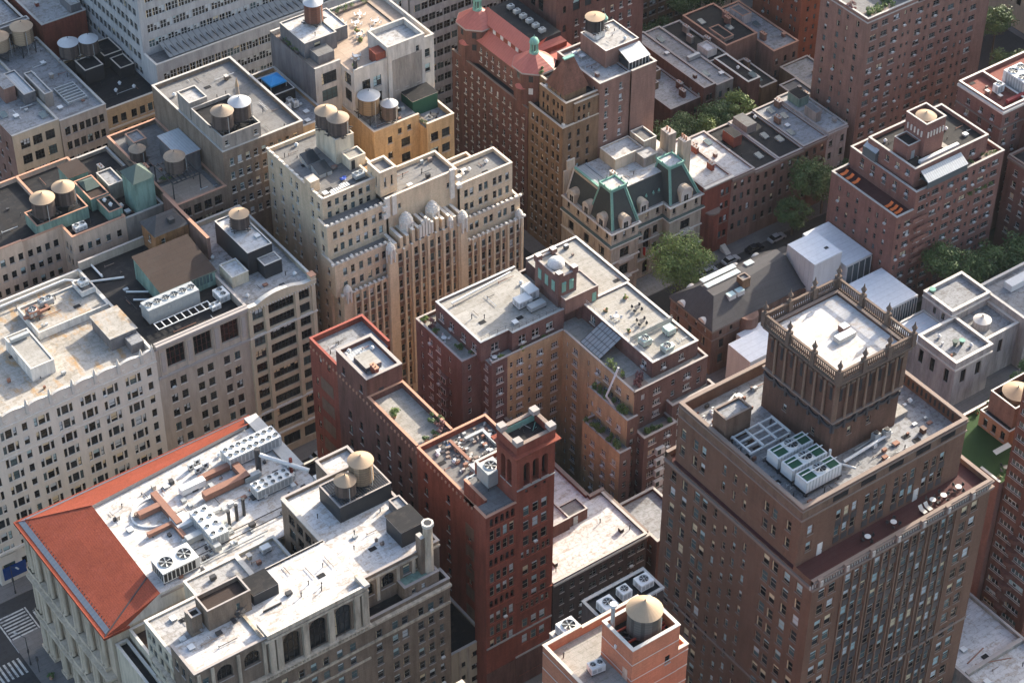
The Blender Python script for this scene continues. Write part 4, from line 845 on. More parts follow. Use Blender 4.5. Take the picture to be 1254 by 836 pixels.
B.vol(216.8, 223.8, 328, 338, 0, 44.2, S=G([218.6, 221.6], [41.4, 37.4, 33.2], 2.1, 2.2), par=1.3, sides='SE', walls='SWEN'); B.bulk(216.9, 223.4, 333.6, 338, 42.9, 46.8, GREEND, RF_DARK, par=0, over=.1)
B.vents([(212, 338), (214, 340), (211, 334)], 44.7, 'hvb'); B.duct([(210, 335), (214, 335), (214, 339)], 44.7, .35); B.clut(208.8,216.4,331.6,343,44.75,18); B.clut(205.6,216.6,331.4,334,44.75,5); B.done()
tank(207.4, 336.0, 44.8, 'silver-topped barrel tank further back on the ochre brick roof', 2.3, 3.9, 2.4, plain('honey_tank_wood', (.22, .16, .10), .9, var=.3), CONEG); tank(210.6, 333.0, 44.8, 'smaller silver-topped tank at the front of the ochre brick roof', 1.75, 3.4, 1.2, cone=CONEG)
hvac(213.4, 341, 44.7, 2.4, 1.8, 1.1, 2, 1, 'grey unit amid clutter on the ochre brick building, back row', METAL); hvac(211.9, 336.6, 44.7, 1.8, 1.4, 1.0, 1, 1, 'grey unit amid clutter on the ochre brick building, front row', METAL); cafe(220.5, 331, 42.9, 'dark cafe table set on the sunken green-walled terrace', METALD)
hedge(217.2, 218.2, 329, 333, 42.9, 'narrow planting on the sunken green-walled terrace', .8)
# ================================================================ NORTH OF 38TH STREET
B = Bld('loft_building', 'cream-fronted loft building with three window bays and a brown side wall', 'building', 150, 390, ST_CREAM, LOFT3, RF_SILVER)
B.vol(144.2, 155.3, 379.3, 412, 0, 41.4, S=G([147, 149.9, 152.9], [39.6, 35.6, 31.6, 27.6], 2.2, 2.4, LOFT3), par=.5, sides='SEN', walls='SEN'); B.panel('W', 144.2, 379.3, 412, 0, 41.4, G(lin(383, 408, 8), [38, 34, 30, 26], 1.1, 1.8, DH_D), BR_ROSE)
B.bulk(149, 151.6, 392, 398, 40.9, 44.6, BR_ROSE, RF_SILVER, par=0); B.bulk(152.2, 154.9, 389, 399, 40.9, 43.6, ST_GRD, RF_METAL); B.vents([(146.5, 388), (148.5, 386), (153.5, 383)], 41, 'shb'); B.clut(145,154.6,380,411,40.95,8); B.done()
B = Bld('loft_building', 'lilac-grey loft building with a steel grille on its pale roof', 'building', 161, 390, ST_GREY, LOFT, RF_SILVER)
B.vol(155.3, 166.5, 379, 412, 0, 41, S=G([156.9, 158.6, 160.3, 161.9, 163.5, 165.1], [38.9, 35, 31, 27], 1.25, 2.1), par=.6, sides='SEN', walls='SEN'); B.bulk(155.7, 157.6, 386, 396, 40.4, 44, ST_BEIGE, RF_SILVER)
m = MB(); 
for i in range(7): m.box(160, 164.6, 384+i*1.1, 384.3+i*1.1, 40.8, 41.2, METAL)
m.box(159.9, 160.1, 383.8, 391, 40.6, 41.22, METAL); m.box(164.5, 164.7, 383.8, 391, 40.6, 41.22, METAL); m.build('steel_grille', B.o); B.vents([(158, 384), (162, 396), (163, 402), (159, 399), (165, 394)], 40.5, 'pvhb'); B.clut(156,166,380,411,40.45,9); B.done()
B = Bld('loft_building', 'tan brick loft building with a glossy black tar roof', 'building', 173, 388, BR_OCHRE, LOFT, RF_DARK, T_TAN)
B.vol(166.5, 179.6, 379, 402, 0, 39.4, S=G([168.3, 170.4, 173, 175.1, 177, 178.5], [37.2, 33.2, 29.2, 25.2], 1.35, 2.1), par=.6, sides='SN', walls='SN'); B.trim.ring(166.5, 179.6, 379, 402, 34, 34.4, .25, T_TAN, 'S')
B.bulk(168, 172.5, 391, 396, 38.8, 42.6, BLACKM, RF_DARK); B.bulk(175.6, 179, 389, 394, 38.8, 41.4, BLACKM, RF_DARK); B.bulk(174.6, 179, 394.6, 401, 38.8, 42, BLACKM, RF_DARK); B.vents([(174, 387), (172, 385), (176, 384)], 38.9, 'pv'); B.clut(167,179,380,390,38.85,4); B.done()
tank(168.2, 398.6, 42.2, 'grey-topped dark tank left of its twin on the black tar roof', 2.2, 3.2, .7, cone=CONEG); tank(172.4, 397, 42.4, 'grey-topped dark tank right of its twin on the black tar roof', 2.1, 3.2, .7, cone=CONEG)
B = Bld('loft_building', 'dark brick loft at the far left with a low tank platform', 'building', 155, 418, BR_DK, DH_D, RF_SILVER)
B.vol(139, 166, 403+9.2, 436, 0, 44, par=.8); B.bulk(156.4, 165.6, 403.2+9.2, 414, 43.2, 46, ST_BEIGE, RF_SILVER); B.bulk(141, 151, 413, 417, 43.2, 49, BR_DK, RF_DARK); B.done()
tank(161.8, 408.4, 40.6, 'tan cone-roofed tank second from the left in the top left corner', 2.4, 3.8, 3.2, WOODN); tank(156.4, 409.4, 40.6, 'tan cone-roofed tank cut by the left edge of the photo', 2.3, 3.2, 2.6, WOODN)
B = Bld('loft_building', 'red-brown walled building with a stained white roof behind the grey-topped tanks', 'building', 173, 425, BR_RED, DH_D, RF_WHITE2)
B.vol(167.5, 178.6, 410.5, 445, 0, 44.5, par=1.0); B.bulk(175.8, 178.2, 412, 418, 43.5, 46, ST_GRD, RF_WHITE); B.vents([(171, 420), (172, 428), (174, 424)], 43.6, 'hpb'); B.done()
B = Bld('office_building', 'dark brick building at the upper left corner of the photo', 'building', 150, 460, BR_DK, DH_D, RF_DARK); B.vol(120, 170, 450, 480, 0, 46, S=G(lin(123, 167, 14), [43, 39, 35], 1.2, 1.8), par=.8); B.vents([(160, 455), (150, 460), (165, 462), (157, 466)], 45.2, 'bhvp'); B.bulk(159, 163, 464, 470, 45.2, 48, ST_BEIGE, RF_SILVER); B.done()
B = Bld('office_block', 'big off-white office block with ribbon windows and a slatted sloping glass roof', 'building', 210, 400, ST_CON, BAND, RF_GREY, T_COPEW)
c1 = seq(181.6, 1.62, 40)
B.vol(179.6, 246, 379, 384.6, 0, 46, S=G(seq(182, 1.62, 39), [43.4, 39.6, 35.8, 32, 28.2], 1.5, 2.1), W=G([], [], 1, 1), par=.8, sides='SW', walls='SWE')
B.vol(179.6, 246, 384.6, 430, 0, 63.4, S=G(seq(182, 1.62, 39), [60.4, 56.6, 52.8, 49], 1.5, 2.1), W=G(seq(387, 2.0, 21), [60.4, 56.6, 52.8, 49, 45.2, 41.4, 37.6], 1.6, 1.9, BANDD), par=.8)
m = MB(); m.poly([(183.5, 379.9, 46.1), (246, 379.9, 46.1), (246, 384.55, 47.6), (183.5, 384.55, 47.6)], RF_GLASSR)
for x in seq(184, 1.5, 42): m.box(x-.07, x+.07, 380, 384.5, 46.9, 47.1, METALD)
m.build('sloping_glass_roof', B.o); B.panel('W', 179.56, 384.6, 430, 0, 63.4, G(seq(387, 2.0, 21), [60.4, 56.6, 52.8, 49, 45.2, 41.4, 37.6], 1.6, 1.9, BANDD), ST_BEIGE) if False else None
B.done()
B = Bld('office_block', 'pale banded office block across the avenue, behind the red-roofed turret building', 'building', 260, 400, ST_CON, BANDD, RF_GREY)
rows = seq(55, -3.7, 15)
B.vol(246.5, 292, 379, 420, 0, 58, S=G(seq(248.6, 2.1, 20), rows, 1.9, 2.0), W=G(seq(381, 2.1, 18), rows, 1.7, 2.0)); B.done()
B = Bld('apartment_building', 'brown apartment block with grouped windows beyond the street trees at top', 'building', 310, 390, BR_GOTH, EW, RF_GREY)
rows = seq(44, -3.1, 14)
B.vol(293, 318, 379, 400, 0, 48, S=G(seq(295, 3.0, 8), rows, 2.2, 1.5), W=G(seq(381, 3, 6), rows, 2.0, 1.5)); B.vol(318, 334, 381, 400, 0, 48, S=G(seq(320, 3.0, 5), rows, 2.2, 1.5), par=.9, sides='SEN', walls='SEN'); B.done()
B = Bld('apartment_building', 'pale stone apartment house with arched entrance level at the top edge', 'building', 345, 390, ST_LIME, DH_D, RF_GREY)
B.vol(334.5, 362, 379, 400, 0, 30, S=G(lin(337, 359, 8), [26, 22, 18, 14, 10], 1.4, 1.9)+G(lin(337, 359, 8), [5.4], 1.9, 3.4, ARCHS)); B.done()
# ================================================================ EAST SIDE OF THE CROSS AVENUE, 37TH TO 38TH
# ---- red-roofed turret building
B = Bld('apartment_house', 'dark brick apartment house with red roofs and two green cupola turrets', 'building', 254, 347, BR_REDDK, DH_W, RF_DARK, T_BROWN)
rows = seq(32.8, -3.0, 10)
B.vol(246, 262, 331.4, 361, 0, 34.6, W=G([333, 335.4, 338, 340.4, 343, 345.4, 348, 350.4, 353, 355.6, 359], rows, .85, 1.6)+[], S=G([249, 253, 257], rows, .9, 1.6), par=.5, sides='SW')
B.vol(248, 262, 334, 359, 34.1, 40.4, W=G([338, 340.4, 342.8, 345.2, 347.6, 350, 352.2], [39, 36.6], .8, 1.4), par=0, sides='')
m = MB()
m.poly([(247.6, 359.4, 40.4), (247.6, 333.6, 40.4), (250.4, 333.6, 42.6), (250.4, 359.4, 42.6)], TILE_RED2); m.box(250.4, 262, 333.6, 359.4, 40.4, 42.6, BR_RED, top=TILE_RED2)
m.poly([(250.2, 356, 43.9), (250.2, 337, 43.9), (252.6, 337, 46.2), (252.6, 356, 46.2)], TILE_RED2); m.poly([(250.2, 337, 43.9), (261, 337, 43.9), (259, 338.8, 46.2), (252.6, 337, 46.2)], TILE_RED2); m.box(250.4, 261, 337, 356, 42.6, 43.9, BR_RED); m.box(252.6, 260, 338, 355.5, 43.9, 46.2, BLACKM, top=RF_DARK)
m.build('red_roof', B.o)
for y in seq(338.6, 2.9, 6): m = MB(); m.box(250.3, 250.45, y-.5, y+.5, 42.7, 43.7, BLIND[0]); m.build('dormer_window', B.o)
for i, (cx, cy) in enumerate(((250.3, 335.0), (250.3, 356.8))):
    r = 4.6; m = MB(); ph = math.pi/8; m.cyl(cx, cy, 30, 43.3, r, r, BR_REDDK, 8, ph=ph); m.cyl(cx, cy, 43.0, 43.35, r+.5, r+.5, T_GREY, 8, ph=ph); m.build('turret', B.o)
    m = MB(); m.cyl(cx, cy, 43.36, 46.2, r+.45, .9, TILE_RED2, 8, ph=ph); m.build('turret_roof', B.o)
    m = MB(); m.cyl(cx, cy, 46.0, 46.5, 1.15, 1.1, T_COPPER, 12)
    for k in range(8): a = k*math.pi/4; m.cyl(cx+.85*math.cos(a), cy+.85*math.sin(a), 46.5, 48.6, .13, .13, T_COPPER, 6)
    m.cyl(cx, cy, 46.5, 48.6, .45, .45, T_COPDK, 8); m.cyl(cx, cy, 48.6, 48.8, 1.15, 1.15, T_COPPER, 12)
    for k in range(5): t0, t1 = k/5*math.pi/2, (k+1)/5*math.pi/2; m.cyl(cx, cy, 48.8+1.1*math.sin(t0), 48.8+1.1*math.sin(t1), 1.05*math.cos(t0), 1.05*math.cos(t1)+.02, T_COPPER, 12)
    m.cyl(cx, cy, 49.8, 50.7, .12, .03, T_COPPER, 6); m.build('cupola', B.o)
    for k in (2, 3, 4, 5):
        a = ph+(k+.5)*math.pi/4; m = MB(); ca, sa = math.cos(a), math.sin(a); R0 = r*math.cos(math.pi/8)+.05
        for z in (40.8, 37.6): 
            P = [(cx+ca*R0-sa*t, cy+sa*R0+ca*t) for t in (-.5, .5)]
            m.poly([(*P[0], z), (*P[1], z), (*P[1], z+1.6), (*P[0], z+1.6)], BLIND[0] if rnd.random() < .4 else GLASS[1])
        m.build('turret_windows', B.o)
    m = MB(); m.cyl(cx-3.6, cy-.6, 38.9, 40, 1.7, .2, TILE_RED2, 8); m.cyl(cx-3.6, cy-.6, 33, 38.9, 1.3, 1.3, BR_REDDK, 8); m.build('oriel', B.o)
B.done()
for i in range(6): hvac(256.2, 340+i*2.4, 46.2, 1.5, 1.1, .8, 1, 1, 'small air unit in the row on the flat trough behind the red roof', METAL, group='air units behind the red roof')
B = Bld('apartment_tower', 'brown tower with big arched windows and a small red pyramid roof', 'building', 268, 352, BR_REDDK, DH_W, RF_DARK, T_TERRA)
B.vol(262.2, 290, 345.4, 361, 0, 50, S=G(seq(270, 3.4, 6), [47.6], 1.9, 3.2, ARCHS)+G(seq(265, 2.6, 9), seq(42, -3.2, 8), 1.0, 1.7), W=G([348.6, 351.6, 354.6, 357.6], [49], 1.9, 3.6, ARCHS), par=.8); B.vol(262.0, 266.6, 342.4, 345.4, 0, 52, S=G([264.3], [49, 44], .9, 1.9, ARCHS), par=0, sides='')
m = MB()
for P in (((261.7, 342.1), (266.9, 342.1)), ((266.9, 342.1), (266.9, 345.9)), ((266.9, 345.9), (261.7, 345.9)), ((261.7, 345.9), (261.7, 342.1))): m.poly([(*P[0], 52.05), (*P[1], 52.05), (264.3, 344, 53.6)], TILE_RED2)
m.cyl(264.3, 344, 53.2, 54.4, .3, .25, T_COPPER, 8); m.build('pyramid_roof', B.o); B.vol(270, 290, 347.5, 361, 49.2, 62, S=G(seq(272, 3.2, 6), [60, 56, 53], 2.2, 2.6, ARCHS), par=.8)
B.vents([(266, 350), (265, 354)], 49.3, 'ph'); B.done()
# ---- umber brick stepped house
B = Bld('apartment_house', 'umber brick stepped apartment house with a steep brown tiled hat roof', 'building', 250, 322, BR_GOTH, DH_D, RF_DARK, T_TAN)
rows = seq(34.8, -3.1, 11)
B.vol(246, 256, 318.4, 331, 0, 36.6, W=G([320, 321.8, 324, 325.8, 327.8, 329.4], rows, .8, 1.7)+[], S=G([248, 250.4, 253], rows, .8, 1.7, HOUSE), par=.8, sides='SW'); B.vol(247.2, 256, 319, 328.6, 35.8, 42.4, W=G([320.4, 321.9, 323.4, 325.6, 327.2], [41.2, 38.4], .75, 1.7, ARCHS), par=.7, sides='SW')
B.vol(249.4, 256, 318.6, 320.2, 35.8, 41.6, W=(), S=G([250.6, 252, 253.4], [40.6, 38], .7, 1.6, ARCHS), par=.8, sides='SWE')
B.vol(247.6, 253.8, 320.4, 326.2, 41.7, 43.9, W=G([321.6, 323.2, 324.8], [43.6], .6, 1.2, ARCHS), par=0, sides='')
B.vol(248.6, 253.4, 326.4, 330.6, 35.8, 43, W=G([327.6, 329.2], [42, 39], .7, 1.6, ARCHS), par=.5)
m = MB(); z, zz = 43.92, 50.6
P = [(247.2, 320.0), (254.2, 320.0), (254.2, 326.6), (247.2, 326.6)]; Q = [(249.8, 323.1), (252.2, 323.1), (252.2, 323.6), (249.8, 323.6)]
HAT = wall_mat('brown_roof_tile', (.165, .08, .058), .3, .4)
for i in range(4): j = (i+1) % 4; m.poly([(*P[i], z), (*P[j], z), (*Q[j], zz), (*Q[i], zz)], HAT)
m.box(249.6, 252.4, 322.9, 323.8, zz, zz+.25, T_COPPER); m.build('hat_roof', B.o)
B.done()
hvac(247.2, 319.4, 35.8, 1.0, .8, .7, 1, 1, 'small condenser on the lower balcony ledge below the brown hat roof'); hvac(247.9, 327, 41.7, 1.0, .8, .6, 1, 1, 'small condenser on the upper ledge beside the brown hat roof')
bush(249.4, 331.0, 43, 1.3, 'dark ivy bush hanging between the red turret and the hat roof', cat='plant', pot=False, name='climbing_plant')
# ---- tall brown apartment
B = Bld('apartment_building', 'tall plain brown apartment building with a glass sunroom and white rooftop box', 'building', 264, 325, BR_ROSE, DH_W, RF_WHITE2, T_COPE)
rows = seq(42.6, -3.1, 13)
B.vol(256, 264.6, 318.4, 334, 0, 44.4, W=G([320.5, 325, 329.4], rows, .9, 1.7), S=G([258, 262], rows, .9, 1.7), par=.8, sides='SWN', walls='SWN'); B.vol(264.6, 271.6, 318, 334, 0, 44.6, W=(), S=(), par=.7, sides='SEN', walls='SEN', wall=BR_ROSE)
B.panel('W', 264.58, 318, 334, 44.4, 44.6, ()); B.bulk(261.4, 270.6, 323.4, 332.6, 43.8, 48.2, BR_ROSE, RF_WHITE2, cope=T_COPEW); B.bulk(262, 265.2, 328.6, 332, 48, 49.6, ST_OFF, RF_WHITE2)
m = MB(); m.box(265, 270.6, 319.6, 323.2, 43.9, 46, GLASS[1]); m.poly([(264.9, 319.2, 46.02), (270.8, 319.2, 46.02), (270.8, 323.4, 47.4), (264.9, 323.4, 47.4)], RF_METAL)
for x in lin(265, 270.6, 7): m.box(x-.06, x+.06, 319.52, 319.6, 43.9, 46, FR_W)
m.build('sunroom', B.o); B.vents([(268, 325), (269.5, 329), (267.4, 330.5)], 48, 'vpv'); B.vents([(258, 322), (260, 330)], 43.7, 'hb'); B.door('W', 264.58, 321, 24, ST_OFF, 2.2, 6); B.clut(262,270,324,332,48,4); B.clut(256.6,264,319,333,43.7,5); B.done()
tank(263.6, 330.4, 49.2, 'dark open-topped tank on the white box of the plain brown tower', 2.1, 3.0, .6, BLACKM, CONE, ch=.35)
m = MB(); m.cyl(268.6, 333.4, 44, 49, .9, .9, T_COPDK, 10); m.cyl(268.6, 333.4, 49, 50, .95, .2, T_COPPER, 10); tag(m.build('copper_turret', None), 'small green copper turret behind the dark open-topped tank', 'turret')
# ---- mansion
B = Bld('mansion', 'limestone corner mansion with slate mansard and green copper roof ridges', 'building', 258, 309, ST_DELA, HOUSE, RF_WHITE2, T_WHITE)
DW = Style('grid', 2, FR_D, T_WHITE, (7, 2, 0), pb=.3, depth=.4); DWA = Style('grid', 3, FR_D, None, (9, 1, 0), arch=True, pb=0, depth=.9)
def dl(x0, x1, y0, y1, S, W, sd):
    B.vol(x0, x1, y0, y1, 0, 15.4, S=S, W=W, par=0, sides='', walls=sd); 
    B.vol(x0+.3, x1-.0, y0+.3, y1, 15.4, 18.9, S=[(a, 16.5, .85, 1.5, None) for a in lin(x0+1.4, x1-1.4, 3)], W=[(a, 16.5, .85, 1.5, None) for a in lin(y0+2, y1-2, 5)] if 'W' in sd else [], par=0, sides='', walls=sd)
    for z, p, mt in ((15.1, .6, T_WHITE), (15.36, .5, T_COPDK), (10.4, .3, T_WHITE), (5.2, .35, T_WHITE), (18.7, .35, T_WHITE)): B.trim.ring(x0, x1, y0, y1, z, z+.26, p, mt, sd)
dl(246, 253.8, 300, 318, G([249.9], [13.6], 2.6, 2.6, DW)+G([249.9], [8.8], 2.6, 3, DW)+G([249.9], [4.4], 2, 3, DW), G([303.4, 309, 314.6], [13.6], 2, 2.6, DW)+G([303.4, 309, 314.6], [8.8], 2, 3, DW)+G([303.4, 309, 314.6], [4.4], 2, 3, DW), 'SWE')
dl(253.8, 262.6, 302.4, 318, G([256, 260.6], [13.6], 1.4, 2.4, DW)+G([258.3], [13.6], 2.2, 6.2, DWA)+G([256, 260.6], [8.8], 1.4, 3, DW)+G([258.3], [4.6], 2, 4, DWA), (), 'S')
dl(262.6, 271.8, 300, 318, G([267.2], [13.6], 2.8, 2.6, DW)+G([267.2], [8.8], 2.6, 3, DW)+G([267.2], [4.4], 2, 3, DW), (), 'SWE')
for x in (246.4, 253.3, 263.1, 271.3):
    for z in seq(.4, .62, 24): B.trim.box(x-.42, x+.42, 299.9, 300.02, z, z+.48, ST_DELA)
for y in (300.6, 306.2, 311.8, 317.4):
    for z in seq(.4, .62, 24): B.trim.box(245.9, 246.02, y-.42, y+.42, z, z+.48, ST_DELA)
for x in (249.9, 267.2): B.trim.box(x-2, x+2, 299.1, 300.02, 10.2, 10.5, T_WHITE); B.trim.box(x-2, x+2, 299.1, 299.25, 10.5, 11.3, T_WHITE); B.trim.box(x-2, x+2, 299.3, 300.02, 5.0, 5.2, T_WHITE)
m = MB()   # mansard: slate planes per pavilion
SL = roof_mat('mansard_slate', (.060, .068, .066), (.04, .05, .045), .5, seam=False, rough=.6)
def mans(x0, x1, y0, y1, tx0, tx1, ty0, ty1, z0=18.95, z1=26.6):
    P = [(x0, y0), (x1, y0), (x1, y1), (x0, y1)]; Q = [(tx0, ty0), (tx1, ty0), (tx1, ty1), (tx0, ty1)]
    for i in range(4): j = (i+1) % 4; m.poly([(*P[i], z0), (*P[j], z0), (*Q[j], z1), (*Q[i], z1)], SL)
    return P, Q
p1 = mans(246.7, 254, 300.7, 309, 248.9, 252.8, 304.4, 308); p2 = mans(263, 271.4, 300.7, 309, 264.6, 268.4, 303.6, 307.4); mans(246.9, 252, 305, 317.8, 249.2, 251.8, 308, 317.6, z1=25.2); mans(252, 270, 302.9, 312, 252.5, 270.6, 305.6, 311.8, z1=24.8)
m.build('mansard_roof', B.o)
m = MB(); m.box(252.6, 271, 305.7, 317.8, 22, 24.9, ST_DELA, top=RF_WHITE); m.box(248.9, 252.59, 308.1, 317.8, 22, 25.1, ST_DELA, top=RF_METAL); m.build('flat_roof', B.o)
m = MB()
for P, Q in (p1, p2):
    for i in (0, 1, 3): 
        m.tube((*P[i], 19.0), (*Q[i], 26.8), .22, T_COPPER, 6); m.tube((P[i][0]+(.45 if i != 1 else -.45), P[i][1], 19.0), (Q[i][0]+(.4 if i != 1 else -.4), Q[i][1], 26.8), .12, T_COPPER, 6)
    x0, x1, y0, y1 = Q[0][0]-.35, Q[1][0]+.35, Q[0][1]-.35, Q[2][1]+.35
    for a, b2, c, d in ((x0, x1, y0, y0+.3), (x0, x1, y1-.3, y1), (x0, x0+.3, y0+.3, y1-.3), (x1-.3, x1, y0+.3, y1-.3)): m.box(a, b2, c, d, 26.5, 27.3, T_COPPER)
    m.poly([(x0+.3, y0+.3, 26.9), (x1-.3, y0+.3, 26.9), (x1-.3, y1-.3, 26.9), (x0+.3, y1-.3, 26.9)], RF_WHITE)
    for sx in (x0, (x0+x1)/2, x1):
        for sy in (y0, (y0+y1)/2, y1):
            if (sx, sy) != ((x0+x1)/2, (y0+y1)/2): m.cyl(sx, sy, 27.3, 27.9, .2, .05, T_COPPER, 6)
m.tube((246.9, 317.6, 19), (248.9, 317.6, 25.3), .2, T_WHITE, 6); m.box(248.8, 249.3, 308.2, 317.6, 25.1, 25.5, T_COPPER); m.build('copper_ridges', B.o)
def dormer(x, y, face, w=2.6, z=18.4, h=3.6):
    m = MB(); n = 8; dep = 1.7
    f = (lambda a, d, zz: (x+a, y+d, zz)) if face == 'S' else (lambda a, d, zz: (x+d, y-a, zz))
    r = w/2; arc = [(-r*math.cos(math.pi*k/n), z+h-r+r*math.sin(math.pi*k/n)*.95) for k in range(n+1)]; pts = [(-r, z)]+arc+[(r, z)]
    m.poly([f(a, 0, zz) for a, zz in pts[::-1]], T_WHITE)
    for (a, za), (b, zb) in zip(pts, pts[1:]): m.poly([f(a, -.25, za), f(b, -.25, zb), f(b, dep, zb), f(a, dep, za)], ST_DELA)
    arc2 = [(a*.78, z+h-r+(zz-(z+h-r))*.78) for a, zz in arc]
    for (p, q), (p2, q2) in zip(zip(arc, arc2), zip(arc[1:], arc2[1:])): m.poly([f(p[0], -.25, p[1]), f(p2[0], -.25, p2[1]), f(q2[0], -.25, q2[1]), f(q[0], -.25, q[1])], T_WHITE)
    for a in (-.32, .32): m.poly([f(a-.26, -.04, z+.3), f(a+.26, -.04, z+.3), f(a+.26, -.04, z+2.0), f(a-.26, -.04, z+2.0)], GLASS[0])
    m.build('dormer', B.o)
dormer(250.2, 300.3, 'S'); dormer(257.0, 302.6, 'S', 2.3); dormer(267.3, 300.3, 'S', 3.4, h=4.2); dormer(246.3, 304.2, 'W'); dormer(246.3, 309.6, 'W', 2.3); dormer(246.3, 315, 'W')
for x, yb, z in ((258.6, 304.0, 21.6), (260.6, 304.0, 21.6), (262.2, 304.0, 21.6), (265.6, 302.6, 22.2)):
    m = MB(); m.cyl(x, yb, z-.6, z, .35, .3, T_COPDK, 8); m.cyl(x, yb-.2, z, z+.7, .3, .08, T_COPPER, 8); m.build('lucarne', B.o)
B.bulk(256, 264, 312, 317.6, 24.9, 27.8, ST_DELA, RF_WHITE); B.bulk(261.8, 265.6, 309, 312, 24.9, 27.4, ST_BEIGE, RF_WHITE2, par=0); B.bulk(264.4, 268, 312.4, 317.4, 24.9, 29, ST_DELA, RF_GREY, par=.4); B.vents([(253.6, 309.5)], 25, 'c')
m = MB(); m.box(269.6, 271.7, 304.8, 307, 18.5, 31, ST_DELA, top=T_GREY); m.box(269.6, 271.7, 310, 313, 18, 30, ST_BEIGE, top=T_GREY)
for y in (305.3, 306, 306.7, 311, 312): m.cyl(270.6, y, 31 if y < 308 else 30, 32 if y < 308 else 31, .22, .18, T_TERRA, 8)
m.build('chimney', B.o); m = MB(); m.box(246.4, 250.2, 318.05, 320.2, 0, 25, ST_DELA, top=T_WHITE); m.box(247.2, 249.4, 318, 320, 25, 27.5, ST_DELA, top=T_WHITE); m.build('chimney_stack', B.o)
m = MB(); m.tube((256.6, 301.8, 9.5), (255.9, 299.8, 11), .05, METALW, 5); m.poly([(255.9, 299.9, 11), (256.5, 301.5, 9.7), (256.5, 301.5, 7.6), (255.9, 299.9, 8.4)], plain('red_flag_cloth', (.6, .05, .03), .8)); m.build('flag', B.o)
B.clut(253.4,264,306.4,311.5,24.95,4); B.done()
b = MB(); b.poly([(246.5, 296.2, .15), (262, 296.2, .15), (262, 302.3, .15), (246.5, 302.3, .15)], RF_TILE); b.build('forecourt', None, kind='structure')
# ---- row houses on 37th
def row(x0, x1, z, wall, roof, label, S, extra=None, y0=300, y1=318):
    B = Bld('rowhouse', label, 'house', (x0+x1)/2, 309, wall, HOUSE, roof, T_GREY); B.vol(x0, x1-.02, y0, y1, 0, z, S=S, par=.35, ch=.1); B.trim.ring(x0, x1-.02, y0, y1, z-.9, z-.3, .4, T_BROWN if wall is not ST_LIB else T_GREY, 'S', .03)
    if extra: extra(B)
    B.done(); return B
def s3(x0, x1, n, tops, w=.95, h=1.8): return G(lin(x0+1.3, x1-1.3, n), tops, w, h)
def e1(B):
    m = MB(); m.cyl(275.2, 300.3, 3.5, 12.5, 1.9, 1.9, BR_RED, 10); m.cyl(275.2, 300.3, 12.5, 12.9, 2.1, 2.1, T_BROWN, 10); m.build('bow_window', B.o); B.vents([(274, 312), (278.2, 305), (279.4, 312)], 19.9, 'chc'); B.trim.ring(272, 280.4, 300, 318, 20.2, 20.5, .8, T_WHITE, 'S')
    for i in range(8): B.trim.box(278, 279.4, 299.2-i*.3, 299.5-i*.3, .14, 1.6-i*.18, T_WHITE)
row(272, 280.4, 20.4, BR_RED, RF_WHITE, 'red brick rowhouse with a bow window next to the mansion', s3(276.6, 280.6, 2, [17.4, 13.6, 9.6, 5.4]), e1)
row(280.4, 287.2, 19.4, BR_ROSE, RF_WHITE, 'white-roofed rowhouse between the bow-windowed one and black roofs', s3(280.4, 287.2, 3, [17.6, 14, 10.2, 6]), lambda B: B.vents([(283, 309), (285, 314), (282, 315)], 19.1, 'cbs'))
row(287.2, 294.6, 18.6, ST_BROWN, RF_DARK, 'brown rowhouse with a black tar roof and brick hut', s3(287.2, 294.6, 3, [16.8, 13.2, 9.6, 5.6]), lambda B: (B.bulk(289.4, 291.8, 310, 314, 18.2, 21, BR_RED, RF_DARK, par=0), B.vents([(288.4, 306), (292, 304), (293, 315)], 18.3, 'spv')))
row(294.6, 302, 18.8, ST_BROWN, RF_DARK, 'brown rowhouse with a black tar roof beside the grey-roofed one', s3(294.6, 302, 3, [17, 13.4, 9.8, 5.8]), lambda B: (B.bulk(295, 298, 312, 317, 18.4, 20.6, ST_BEIGE, RF_GREY, par=0), B.vents([(300, 306), (298, 309), (301, 316)], 18.5, 'vsc')))
row(302, 309.4, 19.2, ST_BROWN, RF_SILVER, 'brown rowhouse with a pale roof dotted with black skylights', s3(302, 309.4, 3, [17.4, 13.8, 10.2, 6]), lambda B: B.vents([(303.4, 306), (304.6, 308.6), (303.6, 311), (306.6, 312), (308, 316), (305.5, 315.4)], 18.9, 'sschs'))
row(309.4, 315.6, 20, ST_LIB, RF_WHITE2, 'pale stone rowhouse at the end of the row, beside the tall apartments', s3(309.4, 315.6, 2, [17.6, 13.8, 10, 6], 1.1, 2), lambda B: (B.bulk(310, 311.6, 305, 309, 19.6, 22.4, ST_BEIGE, RF_GREY, par=0), B.bulk(311, 314, 312, 316, 19.6, 22, COPPERW, RF_DARK, par=0), B.vents([(313.6, 308), (314, 303)], 19.7, 'cb')))
